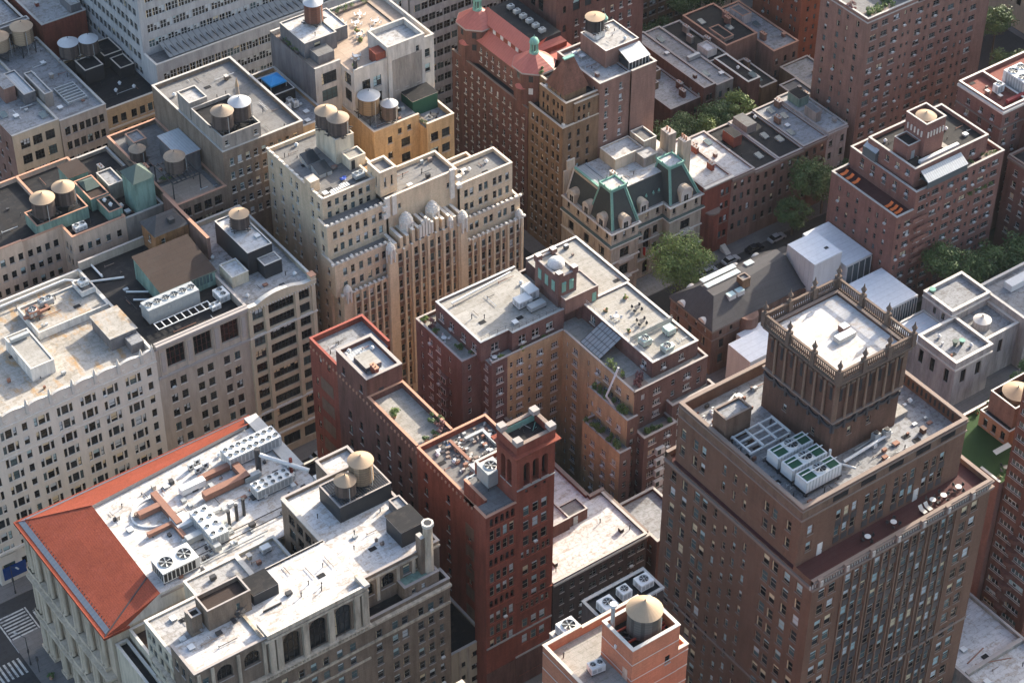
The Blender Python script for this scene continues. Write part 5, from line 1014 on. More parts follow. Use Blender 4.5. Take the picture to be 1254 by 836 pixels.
# ---- rear row toward 38th
def rear(x0, x1, y0, y1, z, wall, roof, label, cope=T_GREY, extra=None, S=(), W=(), nm='townhouse'):
    B = Bld(nm, label, 'house', (x0+x1)/2, (y0+y1)/2, wall, HOUSE, roof, cope); B.vol(x0, x1, y0, y1, 0, z, S=S, W=W, par=.3, ch=.1)
    if extra: extra(B)
    B.done()
rear(290.5, 299.6, 334, 358, 15, BR_REDDK, RF_WHITE2, 'brown townhouse with a pale lower roof beside the plain tall tower', extra=lambda B: (B.bulk(294, 297, 346, 352, 14.7, 17.4, BR_GOTH, RF_GREY), B.bulk(292, 294, 343, 350, 14.7, 16.6, BR_GOTH, RF_GREY), B.vents([(298, 340), (296.5, 337), (293, 356)], 14.8, 'cbh')), S=s3(290.5, 299.6, 3, [12.6, 9, 5.4]))
rear(299.8, 303.4, 333, 361, 18, BR_REDDK, RF_WHITE2, 'long pale-roofed townhouse with a seam beside its twin strip roof', extra=lambda B: B.vents([(301, 338), (302, 350)], 17.8, 'bh'), S=s3(299.8, 303.4, 2, [15.6, 12, 8]), W=G([335, 338, 341], [15.6, 12], 1, 1.8))
rear(303.5, 308.6, 332.6, 361, 17.6, ST_BEIGE, RF_SILVER, 'long grey-roofed townhouse with a grey rendered back wall', extra=lambda B: (B.duct([(305, 345), (307.6, 345)], 17.3, .5, METAL), B.vents([(304.4, 338), (307.6, 336), (305, 356)], 17.4, 'csh')), S=s3(303.5, 308.6, 2, [15.4, 11.8, 8]))
rear(310, 313.8, 328.8, 341.5, 18, BR_REDDK, RF_DARK, 'narrow brown extension with a white-edged black roof and skylight', T_COPEW, lambda B: B.vents([(312, 335), (313, 330.6)], 17.8, 'sv'), W=G([332, 336], [15, 11], 1, 1.6))
rear(309, 315, 342, 361, 17, ST_BEIGE, RF_DARK, 'townhouse with a black roof, blue drum and vents', extra=lambda B: (B.bulk(310, 313, 344, 348, 16.7, 18.6, ST_OFF, RF_WHITE), B.vents([(311, 352), (313, 356), (314, 349)], 16.8, 'chs')))
rear(316, 326, 344, 361, 18, BR_ROSE, RF_DARK, 'brown brick townhouse with twin dark roofs and red chimneys', T_TERRA, lambda B: (B.vents([(322, 350), (323, 352), (324, 354), (318, 356)], 17.8, 'cccs'), B.bulk(317, 320, 346, 352, 17.7, 18.6, ST_BEIGE, RF_DARK)))
rear(326.4, 334.6, 338, 361, 15.6, BR_ROSE, RF_SILVER, 'brown brick townhouse with a silver roof near the orange-brick tower', T_TERRA, lambda B: (B.vents([(328, 344), (331, 350), (333, 342), (329, 356)], 15.4, 'cbsc'), B.bulk(328, 331, 352, 357, 15.3, 18, ST_OFF, RF_GREY)), S=s3(326.4, 334.6, 3, [13, 9.6, 6]))
rear(321.5, 327, 318.5, 330, 12, BR_GOTH, RF_GREY, 'low brown annex wedged between gardens and the tall apartments', T_GREY, lambda B: B.vents([(323, 322), (324.5, 326), (326, 321)], 11.8, 'hbc'))
rear(316.2, 321.2, 330.5, 343, 13, BR_GOTH, RF_DARK, 'low dark-roofed annex in the middle of the back gardens', T_GREY, lambda B: B.vents([(318, 334), (319.5, 340)], 12.8, 'cs'))
rear(328, 337, 319, 337, 11, BR_GOTH, RF_SILVER, 'flat silver-roofed annex below the orange-brick tower', T_GREY, lambda B: B.vents([(331, 324), (333, 330)], 10.8, 'hb'))
# ---- tall apartments upper right
B = Bld('apartment_tower', 'tall rose brick apartment tower with a planted roof at the top right', 'building', 340, 320, BR_ROSE, EW, RF_GREY, T_COPE)
rows = seq(45.6, -3.0, 15)
B.vol(318, 333.5, 300, 315.6, 0, 47.6, W=G([303, 309.2, 313.2], rows, .95, 1.5, ES)+G([306.4], rows, .6, 1.2, ES), S=G([320.3, 323.6], rows, 1.9, 1.4)+G([327.2], rows, 1.9, 1.4)+G([330, 331.7], rows, .7, 1.1, ES), par=1.0, wall=BR_ROSE)
B.vol(333.5, 361, 302.4, 322, 0, 52, S=G([337.4, 342.6, 347.8, 355.6], rows+[48.6], 2.0, 1.4)+G([340, 345.4, 351, 353], rows+[48.6], .8, 1.2, ES), W=G([305, 309], [50, 47], 1, 1.3), par=1.0, sides='SEN', walls='SEN'); B.trim.ring(318, 333.5, 300, 315.6, 46.5, 46.8, .15, T_COPE, 'SW')
B.done()
hedge(318.8, 327.5, 300.8, 303.2, 46.7, 'lush green and plum roof planting atop the rose brick tower corner', 2.4, dens=60); bush(320.5, 302.4, 46.7, 1.4, 'round bright green bush at the corner of the rose tower roof', LEAFY, pot=False); bush(327, 303.6, 46.7, 1.6, 'pale green bush along the south edge of the rose tower roof', LEAF, pot=False); bush(318.9, 306.5, 46.7, 1.5, 'plum-leaved bush along the west edge of the rose tower roof', LEAFP, pot=False)
B = Bld('apartment_tower', 'orange-red brick apartment tower with paired windows behind the annexes', 'building', 350, 352, wall_mat('orange_red_brick', (.30, .105, .06), .15, .3), ES, RF_GREY)
rows = seq(50, -3.0, 17)
B.vol(339.5, 362, 343.4, 361, 0, 54, W=G([345.2, 346.8, 350.2, 351.8, 355.2, 356.8], rows, .8, 1.4), S=G(seq(342, 2.4, 8), rows, .8, 1.4)); B.done()
# ---- east of the park avenue
B = Bld('apartment_building', 'cream stone apartment building with a balcony at the upper right corner', 'building', 415, 310, ST_CREAM, DH_D, RF_GREY); rows = [20, 15.5]
B.vol(402, 440, 300, 345, 0, 24, W=G(lin(303, 342, 14), rows, 1.2, 2.6)+G(lin(303, 342, 14), [10], 1.6, 3, ARCHS), S=G(lin(405, 437, 10), rows, 1.2, 2.6)); B.trim.ring(402, 440, 300, 345, 11.6, 12, 1.2, T_BROWN, 'SW'); B.done()
def arcd(m, x, y, z, r, face):
    n = 10; pts = [(r*math.cos(math.pi*k/n), r*math.sin(math.pi*k/n)) for k in range(n+1)]
    for (a, h), (b2, h2) in zip(pts, pts[1:]):
        if face == 'W': F = lambda q, hh, d: (x+d, y+q, z+hh)
        else: F = lambda q, hh, d: (x+q, y-d, z+hh)
        m.poly([F(a, h, 0), F(b2, h2, 0), F(b2, h2, 1.1), F(a, h, 1.1)], T_WHITE); m.poly([F(a, h, 0), F(b2, h2, 0), F(0, 0, 0)], T_WHITE); m.poly([F(a, h, 1.1), F(b2, h2, 1.1), F(0, 0, 1.1)], T_WHITE)
# ---- block 36-37 east : brownstone house
B = Bld('mansion', 'brownstone corner house with a dark hipped roof, skylights and stone half-round dormers', 'building', 260, 272, ST_BROWN, HOUSE, RF_SLATE, T_BROWN)
B.vol(248.2, 259.4, 267.6, 281.6, 0, 12.6, W=G([270, 273, 276.2, 279.4], [11.6], .8, 1.2)+G([270.4, 274.8, 279], [9, 4.8], 1.2, 2.2), S=G([250.6, 253.6, 257], [11.6], .8, 1.2)+G([251, 256.6], [9, 4.8], 1.4, 2.4), par=0, sides=''); B.vol(259.4, 281, 268.6, 281.6, 0, 11, S=G(seq(261.4, 2.6, 8), [9.4, 5.4], 1.0, 1.8), par=0, sides='')
m = MB(); m.cyl(258.2, 267.6, 0, 12.6, 2.3, 2.3, ST_BROWN, 12, ph=.2); m.build('round_bay', B.o)
m = MB(); z0, z1 = 12.65, 16.8
m.poly([(247.8, 267.2, z0), (260.4, 267.2, z0), (257, 272.6, z1), (252.4, 272.6, z1)], RF_SLATE); m.poly([(247.8, 282, z0), (247.8, 267.2, z0), (252.4, 272.6, z1), (252.4, 277, z1)], RF_SLATE); m.poly([(274, 282, z0), (247.8, 282, z0), (252.4, 277, z1), (274, 277, z1)], RF_SLATE); m.poly([(252.4, 272.6, z1), (257, 272.6, z1), (274, 274.4, z1), (274, 277, z1), (252.4, 277, z1)], RF_SLATE)
m.poly([(260.4, 267.2, z0), (274, 268.2, z0-1), (274, 274.4, z1), (257, 272.6, z1)], RF_SLATE); m.poly([(274, 268.2, z0-1.4), (281.2, 268.2, z0-1.4), (281.2, 275.4, z1-3), (274, 275.4, z1-.8)], RF_SLATE); m.poly([(274, 282, z0-1.4), (281.2, 282, z0-1.4), (281.2, 275.4, z1-3), (274, 275.4, z1-.8)], RF_SLATE); m.build('hipped_roof', B.o)
m = MB()
for x0, x1, y, z, n in ((253.2, 262.6, 277.1, 16.9, 4), (252.8, 262.2, 275.2, 16.9, 4), (264.6, 266.8, 276, 16.9, 1)):
    m.box(x0, x1, y, y+1.4, z, z+.2, FR_W); 
    for i in range(n): w = (x1-x0)/n; m.box(x0+i*w+.12, x0+(i+1)*w-.12, y+.12, y+1.28, z+.2, z+.24, BLIND[2])
m.build('long_skylights', B.o)
for x in (255.2, 257.6): m = MB(); m.box(x, x+1.9, 270.6, 272.0, 15.3, 16.5, FR_W, top=BLIND[2]); m.build('skylight', B.o)
for x in (276.4, 278.6, 280.1): m = MB(); m.box(x-.5, x+.5, 270, 271.3, 12.2, 13.0, FR_W, top=BLIND[2]); m.build('skylight', B.o)
for y in (271, 278): m = MB(); arcd(m, 248.0, y, 12.5, 1.2, 'W'); m.build('half_round_dormer', B.o)
for x in (253.5, 259.5, 266, 272): m = MB(); arcd(m, x, 281.6, 12.5, 1.2, 'N'); m.build('half_round_dormer', B.o)
B.bulk(259.6, 261.8, 271.6, 273.6, 14.8, 18.2, BR_GOTH, RF_GREY); B.vents([(263.4, 273.6), (250, 281)], 15.6, 'pp'); B.trim.ring(248.2, 259.4, 267.6, 281.6, 12.1, 12.6, .35, T_BROWN, 'SW'); B.trim.ring(248.2, 259.4, 267.6, 281.6, 9.6, 9.8, .15, T_BROWN, 'SW'); B.done()
# ---- pale steel pavilions
B = Bld('museum_pavilion', 'group of pale steel and glass pavilions with flat metal roofs', 'building', 283, 266, wall_mat('pale_steel_panel', (.58, .57, .56), .08, .15, False, .45), DH_D, RF_STEEL, METALW)
ps = plain('pavilion_glass', (.10, .12, .125), .15, 0, .15)
def pav(x0, x1, y0, y1, z0, z1, fins, nm='pavilion', gl=True):
    m = MB(); m.box(x0, x1, y0, y1, z0, z1, B.W, top=RF_STEEL)
    if gl: m.box(x0+.3, x1-.1, y0-.05, y0+.02, .2 if z0 == 0 else z0, z1-.7, ps, skip='N')
    n = int((x1-x0)/fins)
    if gl:
        for i in range(n+1): x = x0+.3+(x1-x0-.4)*i/n; m.box(x-.05, x+.05, y0-.22, y0-.05, z0+.2, z1-.6, METALW)
    n = int((y1-y0)/1.3)
    for i in range(n+1): y = y0+(y1-y0)*i/n; m.box(x0-.04, x0, y-.02, y+.02, z0, z1, METAL)
    m.box(x0-.1, x1+.1, y0-.12, y0-.05, z1-.25, z1-.05, METALW); m.build(nm, B.o)
pav(284.4, 292, 265.6, 279.8, 0, 14.6, 1.6); pav(275.4, 283.4, 266.4, 275.2, 10.6, 18.6, 2, gl=False); pav(275.9, 283, 266.8, 275, 0, 10.6, 1.2); pav(281.4, 292, 250.8, 262.2, 0, 12.8, .8)
pav(254, 283.8, 258.6, 266.2, 0, 9.8, 3, 'glass_link'); m = MB(); m.box(283.4, 290.8, 262.4, 265.4, 0, 9, B.W, top=RF_STEEL); m.build('low_link', B.o); m = MB(); m.box(248.6, 256.4, 255.6, 262.8, 0, 12, B.W, top=RF_STEEL); m.build('west_pavilion', B.o)
m = MB(); m.box(281, 281.9, 269, 269.7, 18.6, 18.7, BLACKM); m.build('roof_hatch', B.o); B.done()
# ---- library
B = Bld('library', 'pale marble library with stained flat roofs and parapets, lower right', 'building', 298, 240, ST_LIB, HOUSE, RF_SILVER, T_WHITE)
LW = Style('plain', 1, FR_D, None, (9, 1, 0), pb=0, depth=.3)
B.vol(282.8, 293.6, 229.6, 241, 0, 12.6, W=G([231.8, 236, 239.4], [9.6], 1.3, 3.6, LW), S=G([285.6, 290], [9.6], 1.5, 3.6, LW), par=.8, th=.5); B.vol(293.6, 304, 232, 241, 0, 11.8, S=G([296, 299], [9.6], 1.3, 3.6, LW), par=.9, sides='SE', walls='SE', th=.5); B.vol(304, 326, 229.6, 244.6, 0, 13.6, S=G([308, 312, 316], [9.6], 1.3, 3.6, LW), W=G([234], [9], 1.2, 3), par=.8, th=.5)
B.vol(292.6, 304, 241, 249.8, 0, 14.2, W=G([243.4, 246], [12.2], .9, 1.8, LW), par=.8, th=.5); B.vol(283.4, 292.6, 241, 249, 0, 9.4, par=.2, roof=RF_STEEL)
for x0, x1, y0, y1, z in ((282.8, 293.6, 229.6, 241, 10.6), (292.6, 304, 241, 249.8, 12.9)): B.trim.ring(x0, x1, y0, y1, z, z+.3, .3, T_WHITE, 'SW')
m = MB(); m.cyl(297.4, 236.6, 10.9, 12.8, 1.9, 1.9, ST_LIB, 20); m.cyl(297.4, 236.6, 12.8, 13.5, 2.0, .4, T_WHITE, 20); m.cyl(297.4, 236.6, 13.5, 14.3, .35, .3, T_WHITE, 10); m.build('lantern', B.o)
m = MB(); m.box(309, 319.5, 239.5, 241.8, 12.8, 14.4, METALW); m.build('vent_housing', B.o); m = MB(); m.cyl(294, 248.6, 13.5, 14.6, .5, .5, T_COPDK, 10); m.cyl(294, 248.6, 14.6, 14.9, .75, .75, T_COPPER, 12); m.build('copper_vent', B.o)
B.vents([(286.5, 238.4), (290, 232.4)], 11.9, 'vh'); B.clut(283.4,293,230.4,240.4,11.85,3); B.clut(305,319,231,246,12.85,5); B.done()
for x, y, c, l in ((287.4, 234.6, T_COPDK, 'dark green urn of the two on the marble library roof'), (288.8, 234, T_COPPER, 'pale green-rimmed urn of the two on the marble library roof')):
    t = MB(); t.cyl(x, y, 11.9, 13, .35, .6, T_COPDK, 12); t.cyl(x, y, 13, 13.15, .68, .68, c, 12); tag(t.build('urn', None), l, 'urn')
# ---- stepped red apartment in the right centre
B = Bld('apartment_building', 'stepped red brick apartment building with a square tank tower and orange loungers', 'building', 308, 270, BR_E, EW, RF_DARK, T_COPE)
rows = seq(25.4, -2.85, 8); r2 = seq(34.2, -2.85, 3)
B.vol(292.4, 297.4, 260.2, 281, 0, 27.6, W=G([263.4, 266, 268.4, 272.4, 275.2, 278], rows, .8, 1.4, ES), S=G([293.6], rows, .8, 1.4, ES)+G([296], rows, 1.9, 1.3), par=.8, roof=RF_MAROON, sides='SWN', walls='SWN')
B.vol(297.4, 324, 260.2, 281, 0, 32.2, S=G([299.6, 303.4, 308, 312.4, 317.6, 321.6], seq(30.6, -2.85, 10), 2.0, 1.3)+G([301.4, 305.4, 310.2, 315, 319.6], seq(30.6, -2.85, 10), .75, 1.2, ES), W=G([263, 266.6, 270, 273.6, 277], [31.4, 28.8+1.4], 1.1, 1.4), par=.8, roof=RF_MAROON)
B.vol(298.4, 320.4, 262.4, 277, 31.4, 36.6, W=G([264.4, 267.6, 270.8, 274], [35.4], 1.2, 1.4), S=G([301, 306, 311, 316], [34.6], 1.8, 1.4), par=.9)
m = MB(); m.poly([(300, 262.2, 35.6), (312, 262.2, 35.6), (312, 259.6, 34.0), (300, 259.6, 34.0)], RF_METAL); m.poly([(300, 259.6, 33.9), (312, 259.6, 33.9), (312, 262.2, 33.9), (300, 262.2, 33.9)], ps); m.box(300, 312, 259.7, 259.8, 32.2, 34.0, ps)
m.build('sloping_awning', B.o); m = MB(); m.poly([(297.5, 273.4, 34.6), (297.5, 277.4, 34.6), (299, 277.4, 35.6), (299, 273.4, 35.6)], RF_METAL); m.box(297.45, 299, 273.4, 277.4, 32.2, 34.5, ps); m.build('conservatory', B.o)
B.vol(303.6, 309.4, 265.6, 271.8, 35.7, 44.2, S=(), par=1.6, wall=BR_E, th=.25); B.bulk(300, 303.6, 266.6, 271, 35.7, 39.6, BR_E, RF_DARK, par=.5); B.door('S', 266.58, 301.6, 35.7)
m = MB()
for x in lin(304.4, 308.8, 6): m.box(x-.18, x+.18, 265.4, 265.6, 40.6, 42.0, T_WHITE)
for y in lin(266.6, 270.8, 5): m.box(303.4, 303.6, y-.18, y+.18, 40.6, 42.0, T_WHITE)
m.build('white_brackets', B.o); m = MB(); m.box(301.5, 313, 263.8, 264.6, 35.75, 36.5, METALW); m.box(309.6, 311, 264.6, 272, 35.75, 35.95, RF_TILE); m.build('pipe_trench', B.o)
for x, z in ((297.6, 24.6), (299, 21.7), (298.6, 18.9), (299, 16), (299, 13.2)): B.trim.box(x-.9, x+3.6, 259.2, 260.2, z, z+.25, BR_E); B.trim.box(x-.9, x+3.6, 259.2, 259.3, z+.25, z+1.0, BR_E)
B.vents([(315, 270), (317, 266), (313, 275), (301, 274.4)], 35.8, 'hvpv'); B.clut(299,303.6,263,276,35.75,5); B.clut(309.6,320,264.8,276.4,35.75,7); B.done()
tank(306.5, 268.7, 42.0, 'tan cone of a tank sunk inside the square brick tank tower', 2.15, 1.6, .3, WOODN, CONE, ch=.8)
for i, (y, l) in enumerate(((279.2, 'first'), (277.4, 'second'), (275.4, 'third'), (264.9, 'fourth'), (263.4, 'fifth'), (262.0, 'sixth'))):
    t = thing('sun_lounger', f'orange sun lounger, {l} from the far end of the brick terrace', 'sun lounger', 294.6, y, 26.8, 0, 'orange loungers on the brick terrace'); m = MB(); m.box(-1, .3, -.4, .4, .3, .42, ORANGE); m.build('seat', t, off=(0, 0, 0)); m = MB(); m.poly([(.3, -.4, .42), (.3, .4, .42), (.95, .4, .95), (.95, -.4, .95)], ORANGE); m.build('backrest', t, off=(0, 0, 0)); m = MB(); [m.box(a-.03, a+.03, b-.03, b+.03, 0, .3, METALD) for a in (-.9, .2) for b in (-.35, .35)]; m.build('legs', t, off=(0, 0, 0))
hedge(313, 316, 260.8, 262.2, 31.4, 'green terrace planting at the right end of the sloping awning', .9); hedge(318, 322.6, 260.8, 262, 31.4, 'terrace planting beside the far right corner of stepped brick building', 1.0); hedge(314, 322, 259.4, 260.1, 24.4, 'balcony planting lower on the stepped red brick facade', .7, box=False)
B = Bld('apartment_building', 'red brick apartment building with a white cornice and red roof deck at the right edge', 'building', 345, 275, BR_E, EW, RF_RED, T_WHITE)
rows = seq(32.4, -2.9, 10)
B.vol(331.6, 339, 268.6, 282.6, 0, 35.2, W=G([271.4, 275, 279], rows, 1.2, 1.5), S=G([333.4, 336.6], rows, 1.2, 1.5), par=.9); B.vol(339, 361, 264.6, 282.6, 0, 35.2, W=G([266.6], rows, 1, 1.5), S=G(seq(341.6, 3.2, 6), rows, 1.3, 1.5), par=.9, sides='SEN', walls='SWEN')
B.trim.ring(331.6, 339, 268.6, 282.6, 34.2, 34.8, .5, T_WHITE, 'SW'); B.trim.ring(331.6, 339, 268.6, 282.6, 29.8, 30.1, .3, T_BROWN, 'SW'); B.vents([(334, 276), (335, 273)], 34.4, 'bh'); B.duct([(335, 270.5), (341, 270.5), (341, 267)], 34.4, .4, plain('red_pipe', (.25, .04, .04), .6)); B.clut(332.4,338.6,269.4,281.8,34.35,4); B.done()
hvac(342.5, 274, 34.4, 5.4, 6.4, 3.2, 2, 2, 'big silver cooling tower on the red roof deck', METALW, leg=.4); hvac(336.4, 275, 34.4, 2.2, 1.6, 2.0, 1, 1, 'narrow silver unit with a duct on the red roof deck')
B = Bld('apartment_building', 'lower red brick wing with a cornice in front of the white-corniced building', 'building', 345, 262, BR_E, DH_D, RF_DARK, T_BROWN)
B.vol(331, 352, 256, 264.4, 0, 25.6, W=G([258.5, 261.6], seq(23, -3.2, 6), 1.2, 1.6, DH_W), S=G(seq(333.4, 3.2, 6), seq(23, -3.2, 6), 1.2, 1.6, DH_W), par=.6); B.trim.ring(331, 352, 256, 264.4, 24.8, 25.4, .5, T_BROWN, 'SW'); B.done()
# ================================================================ BLOCK 36TH-37TH, WEST
# ---- red-tiled palazzo
B = Bld('palazzo', 'red-tiled classical palazzo with columned facade and duct-covered white roof, lower left', 'building', 120, 265, ST_TIFF, DH_D, RF_WHITE, T_COPE)
PW = Style('grid', 2, FR_D, None, (8, 2, 0), pb=.1, depth=.5)
ys = seq(252.2, 5.05, 6); wy = [(a+b)/2 for a, b in zip(ys, ys[1:])]+[ys[-1]+2.4]
B.vol(96.9, 144, 248.9, 280.6, 0, 32.2, W=G([y-.1 for y in wy], [30.4], 2.0, 8.6, PW)+G(wy, [18.4], 2.1, 7.4, PW)+G(wy, [7.0], 2.3, 5.8, SHOP), par=0, sides='', S=(), E=())
for y in ys+[281.2-.9]:
    for z0, z1 in ((.2, 8.6), (10.2, 19.6), (21.2, 31.6)):
        for dy in (-.62, .62):
            m = MB(); m.cyl(96.3, y+dy-.1, z0+.7, z1-.7, .42, .36, ST_TIFF, 10); m.box(95.75, 96.9, y+dy-.65, y+dy+.45, z0, z0+.7, ST_TIFF); m.box(95.8, 96.9, y+dy-.6, y+dy+.4, z1-.7, z1, ST_TIFF); m.build('column', B.o)
for z, p, h in ((8.7, .9, .5), (9.5, 1.2, .45), (19.7, 1.0, .5), (20.5, 1.5, .5), (31.6, .8, .5)): B.trim.ring(96.9, 144, 248.9, 280.6, z, z+h, p+.4, ST_TIFF, 'W')
for y in wy:
    for z in (10.0, 21.0): B.trim.box(95.7, 96.9, y-1.5, y+1.5, z, z+.9, ST_TIFF)
m = MB(); E0 = 32.9   # tiled slopes
TOPZ = 36.1
m.poly([(95.4, 282.1, E0), (95.4, 248.2, E0), (107.0, 253.5, TOPZ), (107.5, 274.8, TOPZ)], TILE_RED); m.poly([(144.4, 282.1, E0), (95.4, 282.1, E0), (107.5, 274.8, TOPZ), (141, 277.0, TOPZ)], TILE_RED)
m.poly([(95.4, 248.2, E0), (99.6, 248.2, E0), (107.0, 248.9, TOPZ), (107.0, 253.5, TOPZ)], TILE_RED); m.poly([(144.4, 276.8, E0+2.2), (144.4, 282.1, E0), (141, 277.0, TOPZ)], TILE_RED)
m.box(95.2, 95.42, 248.0, 282.3, E0-.5, E0+.05, TILE_RED); m.box(95.42, 144.4, 282.08, 282.3, E0-.5, E0+.05, TILE_RED); m.box(95.42, 100.2, 247.96, 248.2, E0-.5, E0+.05, TILE_RED)
m.poly([(95.4, 282.1, E0-.45), (96.9, 280.6, E0-.6), (96.9, 248.9, E0-.6), (95.4, 248.2, E0-.45)], T_BROWN); m.build('tiled_roof', B.o)
GUT = plain('lead_gutter', (.10, .125, .16), .45)
m = MB(); m.poly([(95.9, 248.5, E0+.18), (96.9, 248.9, E0+.42), (96.9, 281.2, E0+.42), (95.9, 281.8, E0+.18)], GUT); m.poly([(95.9, 281.8, E0+.2), (96.9, 281.2, E0+.45), (144, 281.6, E0+.3), (144, 281.95, E0+.14)], GUT)
for y in seq(249.6, .9, 36): m.box(97.1, 97.25, y-.07, y+.07, E0+.45, E0+.75, T_DARK)
m.tube((95.6, 248.3, E0+.05), (107.0, 253.5, TOPZ+.05), .14, T_DARK, 5); m.tube((95.6, 282.0, E0+.05), (107.5, 274.8, TOPZ+.05), .1, TILE_RED, 5); m.build('gutter', B.o)
m = MB(); m.poly([(107.0, 248.9, 35.2), (144, 248.9, 35.2), (144, 277, 35.2), (107.5, 274.8, 35.2), (107.0, 253.5, 35.2)], RF_WHITE); m.build('flat_roof', B.o)
m = MB()
for P, Q in (((107.0, 248.9), (107.0, 253.5)), ((107.0, 253.5), (107.5, 274.8)), ((107.5, 274.8), (141, 277))): m.poly([(*Q, 35.2), (*P, 35.2), (*P, TOPZ), (*Q, TOPZ)], T_GREY)
m.poly([(99.0, 248.85, 32.1), (128, 248.85, 32.1), (128, 248.85, 35.5), (107, 248.85, TOPZ), (99.6, 248.85, 33)], ST_OFF); m.box(141.6, 144.2, 262, 279, 32, 35.9, ST_BEIGE, top=T_COPEW); m.box(107, 144, 248.7, 249.1, 35.1, 35.6, T_GREY); m.build('attic_wall', B.o)
# ducts and flues belong to the building
B.duct([(117.9, 270.3), (117.9, 262)], 35.2, .62, RUSTY); B.duct([(113.6, 267.6), (117, 267.6)], 35.2, .6, RUSTY); B.duct([(112.5, 262.6), (117.2, 262.6), (117.2, 258.6)], 35.2, .4, RUSTY)
B.duct([(125.6, 265), (133.6, 265), (133.6, 268)], 35.2, .7, RUSTY); B.duct([(127, 269.4), (134, 269.4)], 35.2, .55, RUSTY); B.duct([(122.8, 268.6), (126.4, 268.6)], 35.2, .7, METALW); B.duct([(117.6, 263.4), (119.6, 261)], 35.2, .45, METALW)
B.duct([(117.5, 257.2), (120.5, 257.2), (120.5, 252.8)], 35.2, .65, METAL); B.duct([(113, 255.5), (115.4, 252)], 35.2, .5, RUSTY); B.duct([(133.6, 264.6), (136, 264.6)], 35.2, .5, METAL)
for x, y, h in ((125.3, 256.6, 3.6), (127.2, 257.2, 3.6), (128.9, 257.6, 3.8)): m = MB(); m.cyl(x, y, 35.2, 35.2+h, .32, .32, METALD, 10); m.cyl(x, y, 35.2+h, 35.5+h, .4, .34, METALD, 10); m.build('flue', B.o)
m = MB(); m.cyl(137, 266, 35.2, 40.6, .55, .55, METALD, 12); m.tube((137.2, 265.8, 39.2), (143.2, 258.4, 37.6), .42, METALW, 10); m.build('flue', B.o); m = MB(); m.cyl(141.2, 261.4, 34, 39.4, .32, .32, plain('red_flue', (.2, .035, .025), .6), 10); m.build('flue', B.o)
m = MB(); n = 22; pr = None
for i in range(n+1):
    a = math.pi*.35+math.pi*1.1*i/n; p = (116.3+4.4*math.cos(a), 267.5+3.6*math.sin(a))
    if pr: m.tube((*pr, 35.35), (*p, 35.35), .22, METALW, 6)
    pr = p
m.build('curved_duct', B.o)
m = MB(); m.box(112.0, 113.8, 262.9, 263.1, 35.2, 35.23, METALD); m.box(112.8, 113.0, 262.1, 263.9, 35.2, 35.24, METALD); m.build('roof_marker', B.o)
m = MB(); m.box(140.6, 145.8, 250, 262, 30, 32.6, BLACKM, top=RF_BROWN); m.build('lean_to', B.o); m = MB(); m.box(143.2, 145.6, 253, 257.2, 32.6, 37.2, METAL, top=METALW); m.build('vent_box', B.o)
B.bulk(123.2, 127.4, 249.4, 251.8, 24, 33.6, ST_CRW, RF_RUST, par=0); B.vents([(110, 270), (112, 272), (110.4, 266), (121, 272), (119, 273), (138, 273), (133, 273.4)], 35.2, 'hbvp')
for i in range(64): x, y = (rnd.uniform(112, 139), rnd.uniform(250.5, 273)) if i < 20 else ((rnd.uniform(112, 126), rnd.uniform(249.6, 258)) if i < 44 else (rnd.uniform(137, 144), rnd.uniform(250, 264))); h = rnd.uniform(.3, 1.0); s_ = rnd.uniform(.15, .5); m = MB(); m.box(x-s_, x+s_, y-s_, y+s_*1.6, 35.2, 35.2+h, rnd.choice((METAL, METALD, METALW, RUSTY))); m.build('roof_fitting', B.o)
m = MB()
for y in (253.2, 254.8): m.tube((110, y, 35.6), (143, y+.2, 35.8), .1, METALD, 5)
m.tube((114, 251.2, 35.7), (130, 251.4, 35.7), .14, METAL, 6); m.build('pipe_run', B.o); B.clut(108,141,267,273.5,35.25,16); B.clut(118,144,258,266,35.25,18); B.clut(118,140,250,256,35.25,10); B.done()
hvac(121.8, 257.6, 35.2, 3.4, 8.2, 2.3, 2, 4, 'long white ribbed air unit pointing at the three dark flues', METALW, leg=.3, fr=.42)
hvac(138.2, 270.6, 35.2, 11.0, 3.6, 2.3, 8, 2, 'longest white ribbed air unit at the far end of the red-tiled building', METALW, leg=.5, fr=.45)
hvac(136.4, 260.4, 35.2, 7.4, 2.6, 2.0, 5, 2, 'white ten-fan chiller behind the flues on the red-tiled building', METALW, leg=.4, fr=.42)
hvac(112.4, 253.0, 35.2, 7.2, 4.4, 2.4, 2, 1, 'open white-framed cooling tower with two big fans beside the red tiles', METALW, dark=True, leg=.4, fr=1.25)
for i, (x, y) in enumerate(((127.0, 273.4), (128.6, 273.9), (127.6, 271.9), (129.4, 272.2))): hvac(x, y, 35.2, 1.1, .6, 1.1, 0, 0, 'small dark-fronted condenser, %s of four in a knot against the north tiles' % ('first', 'second', 'third', 'last')[i], METALW, dark=True)
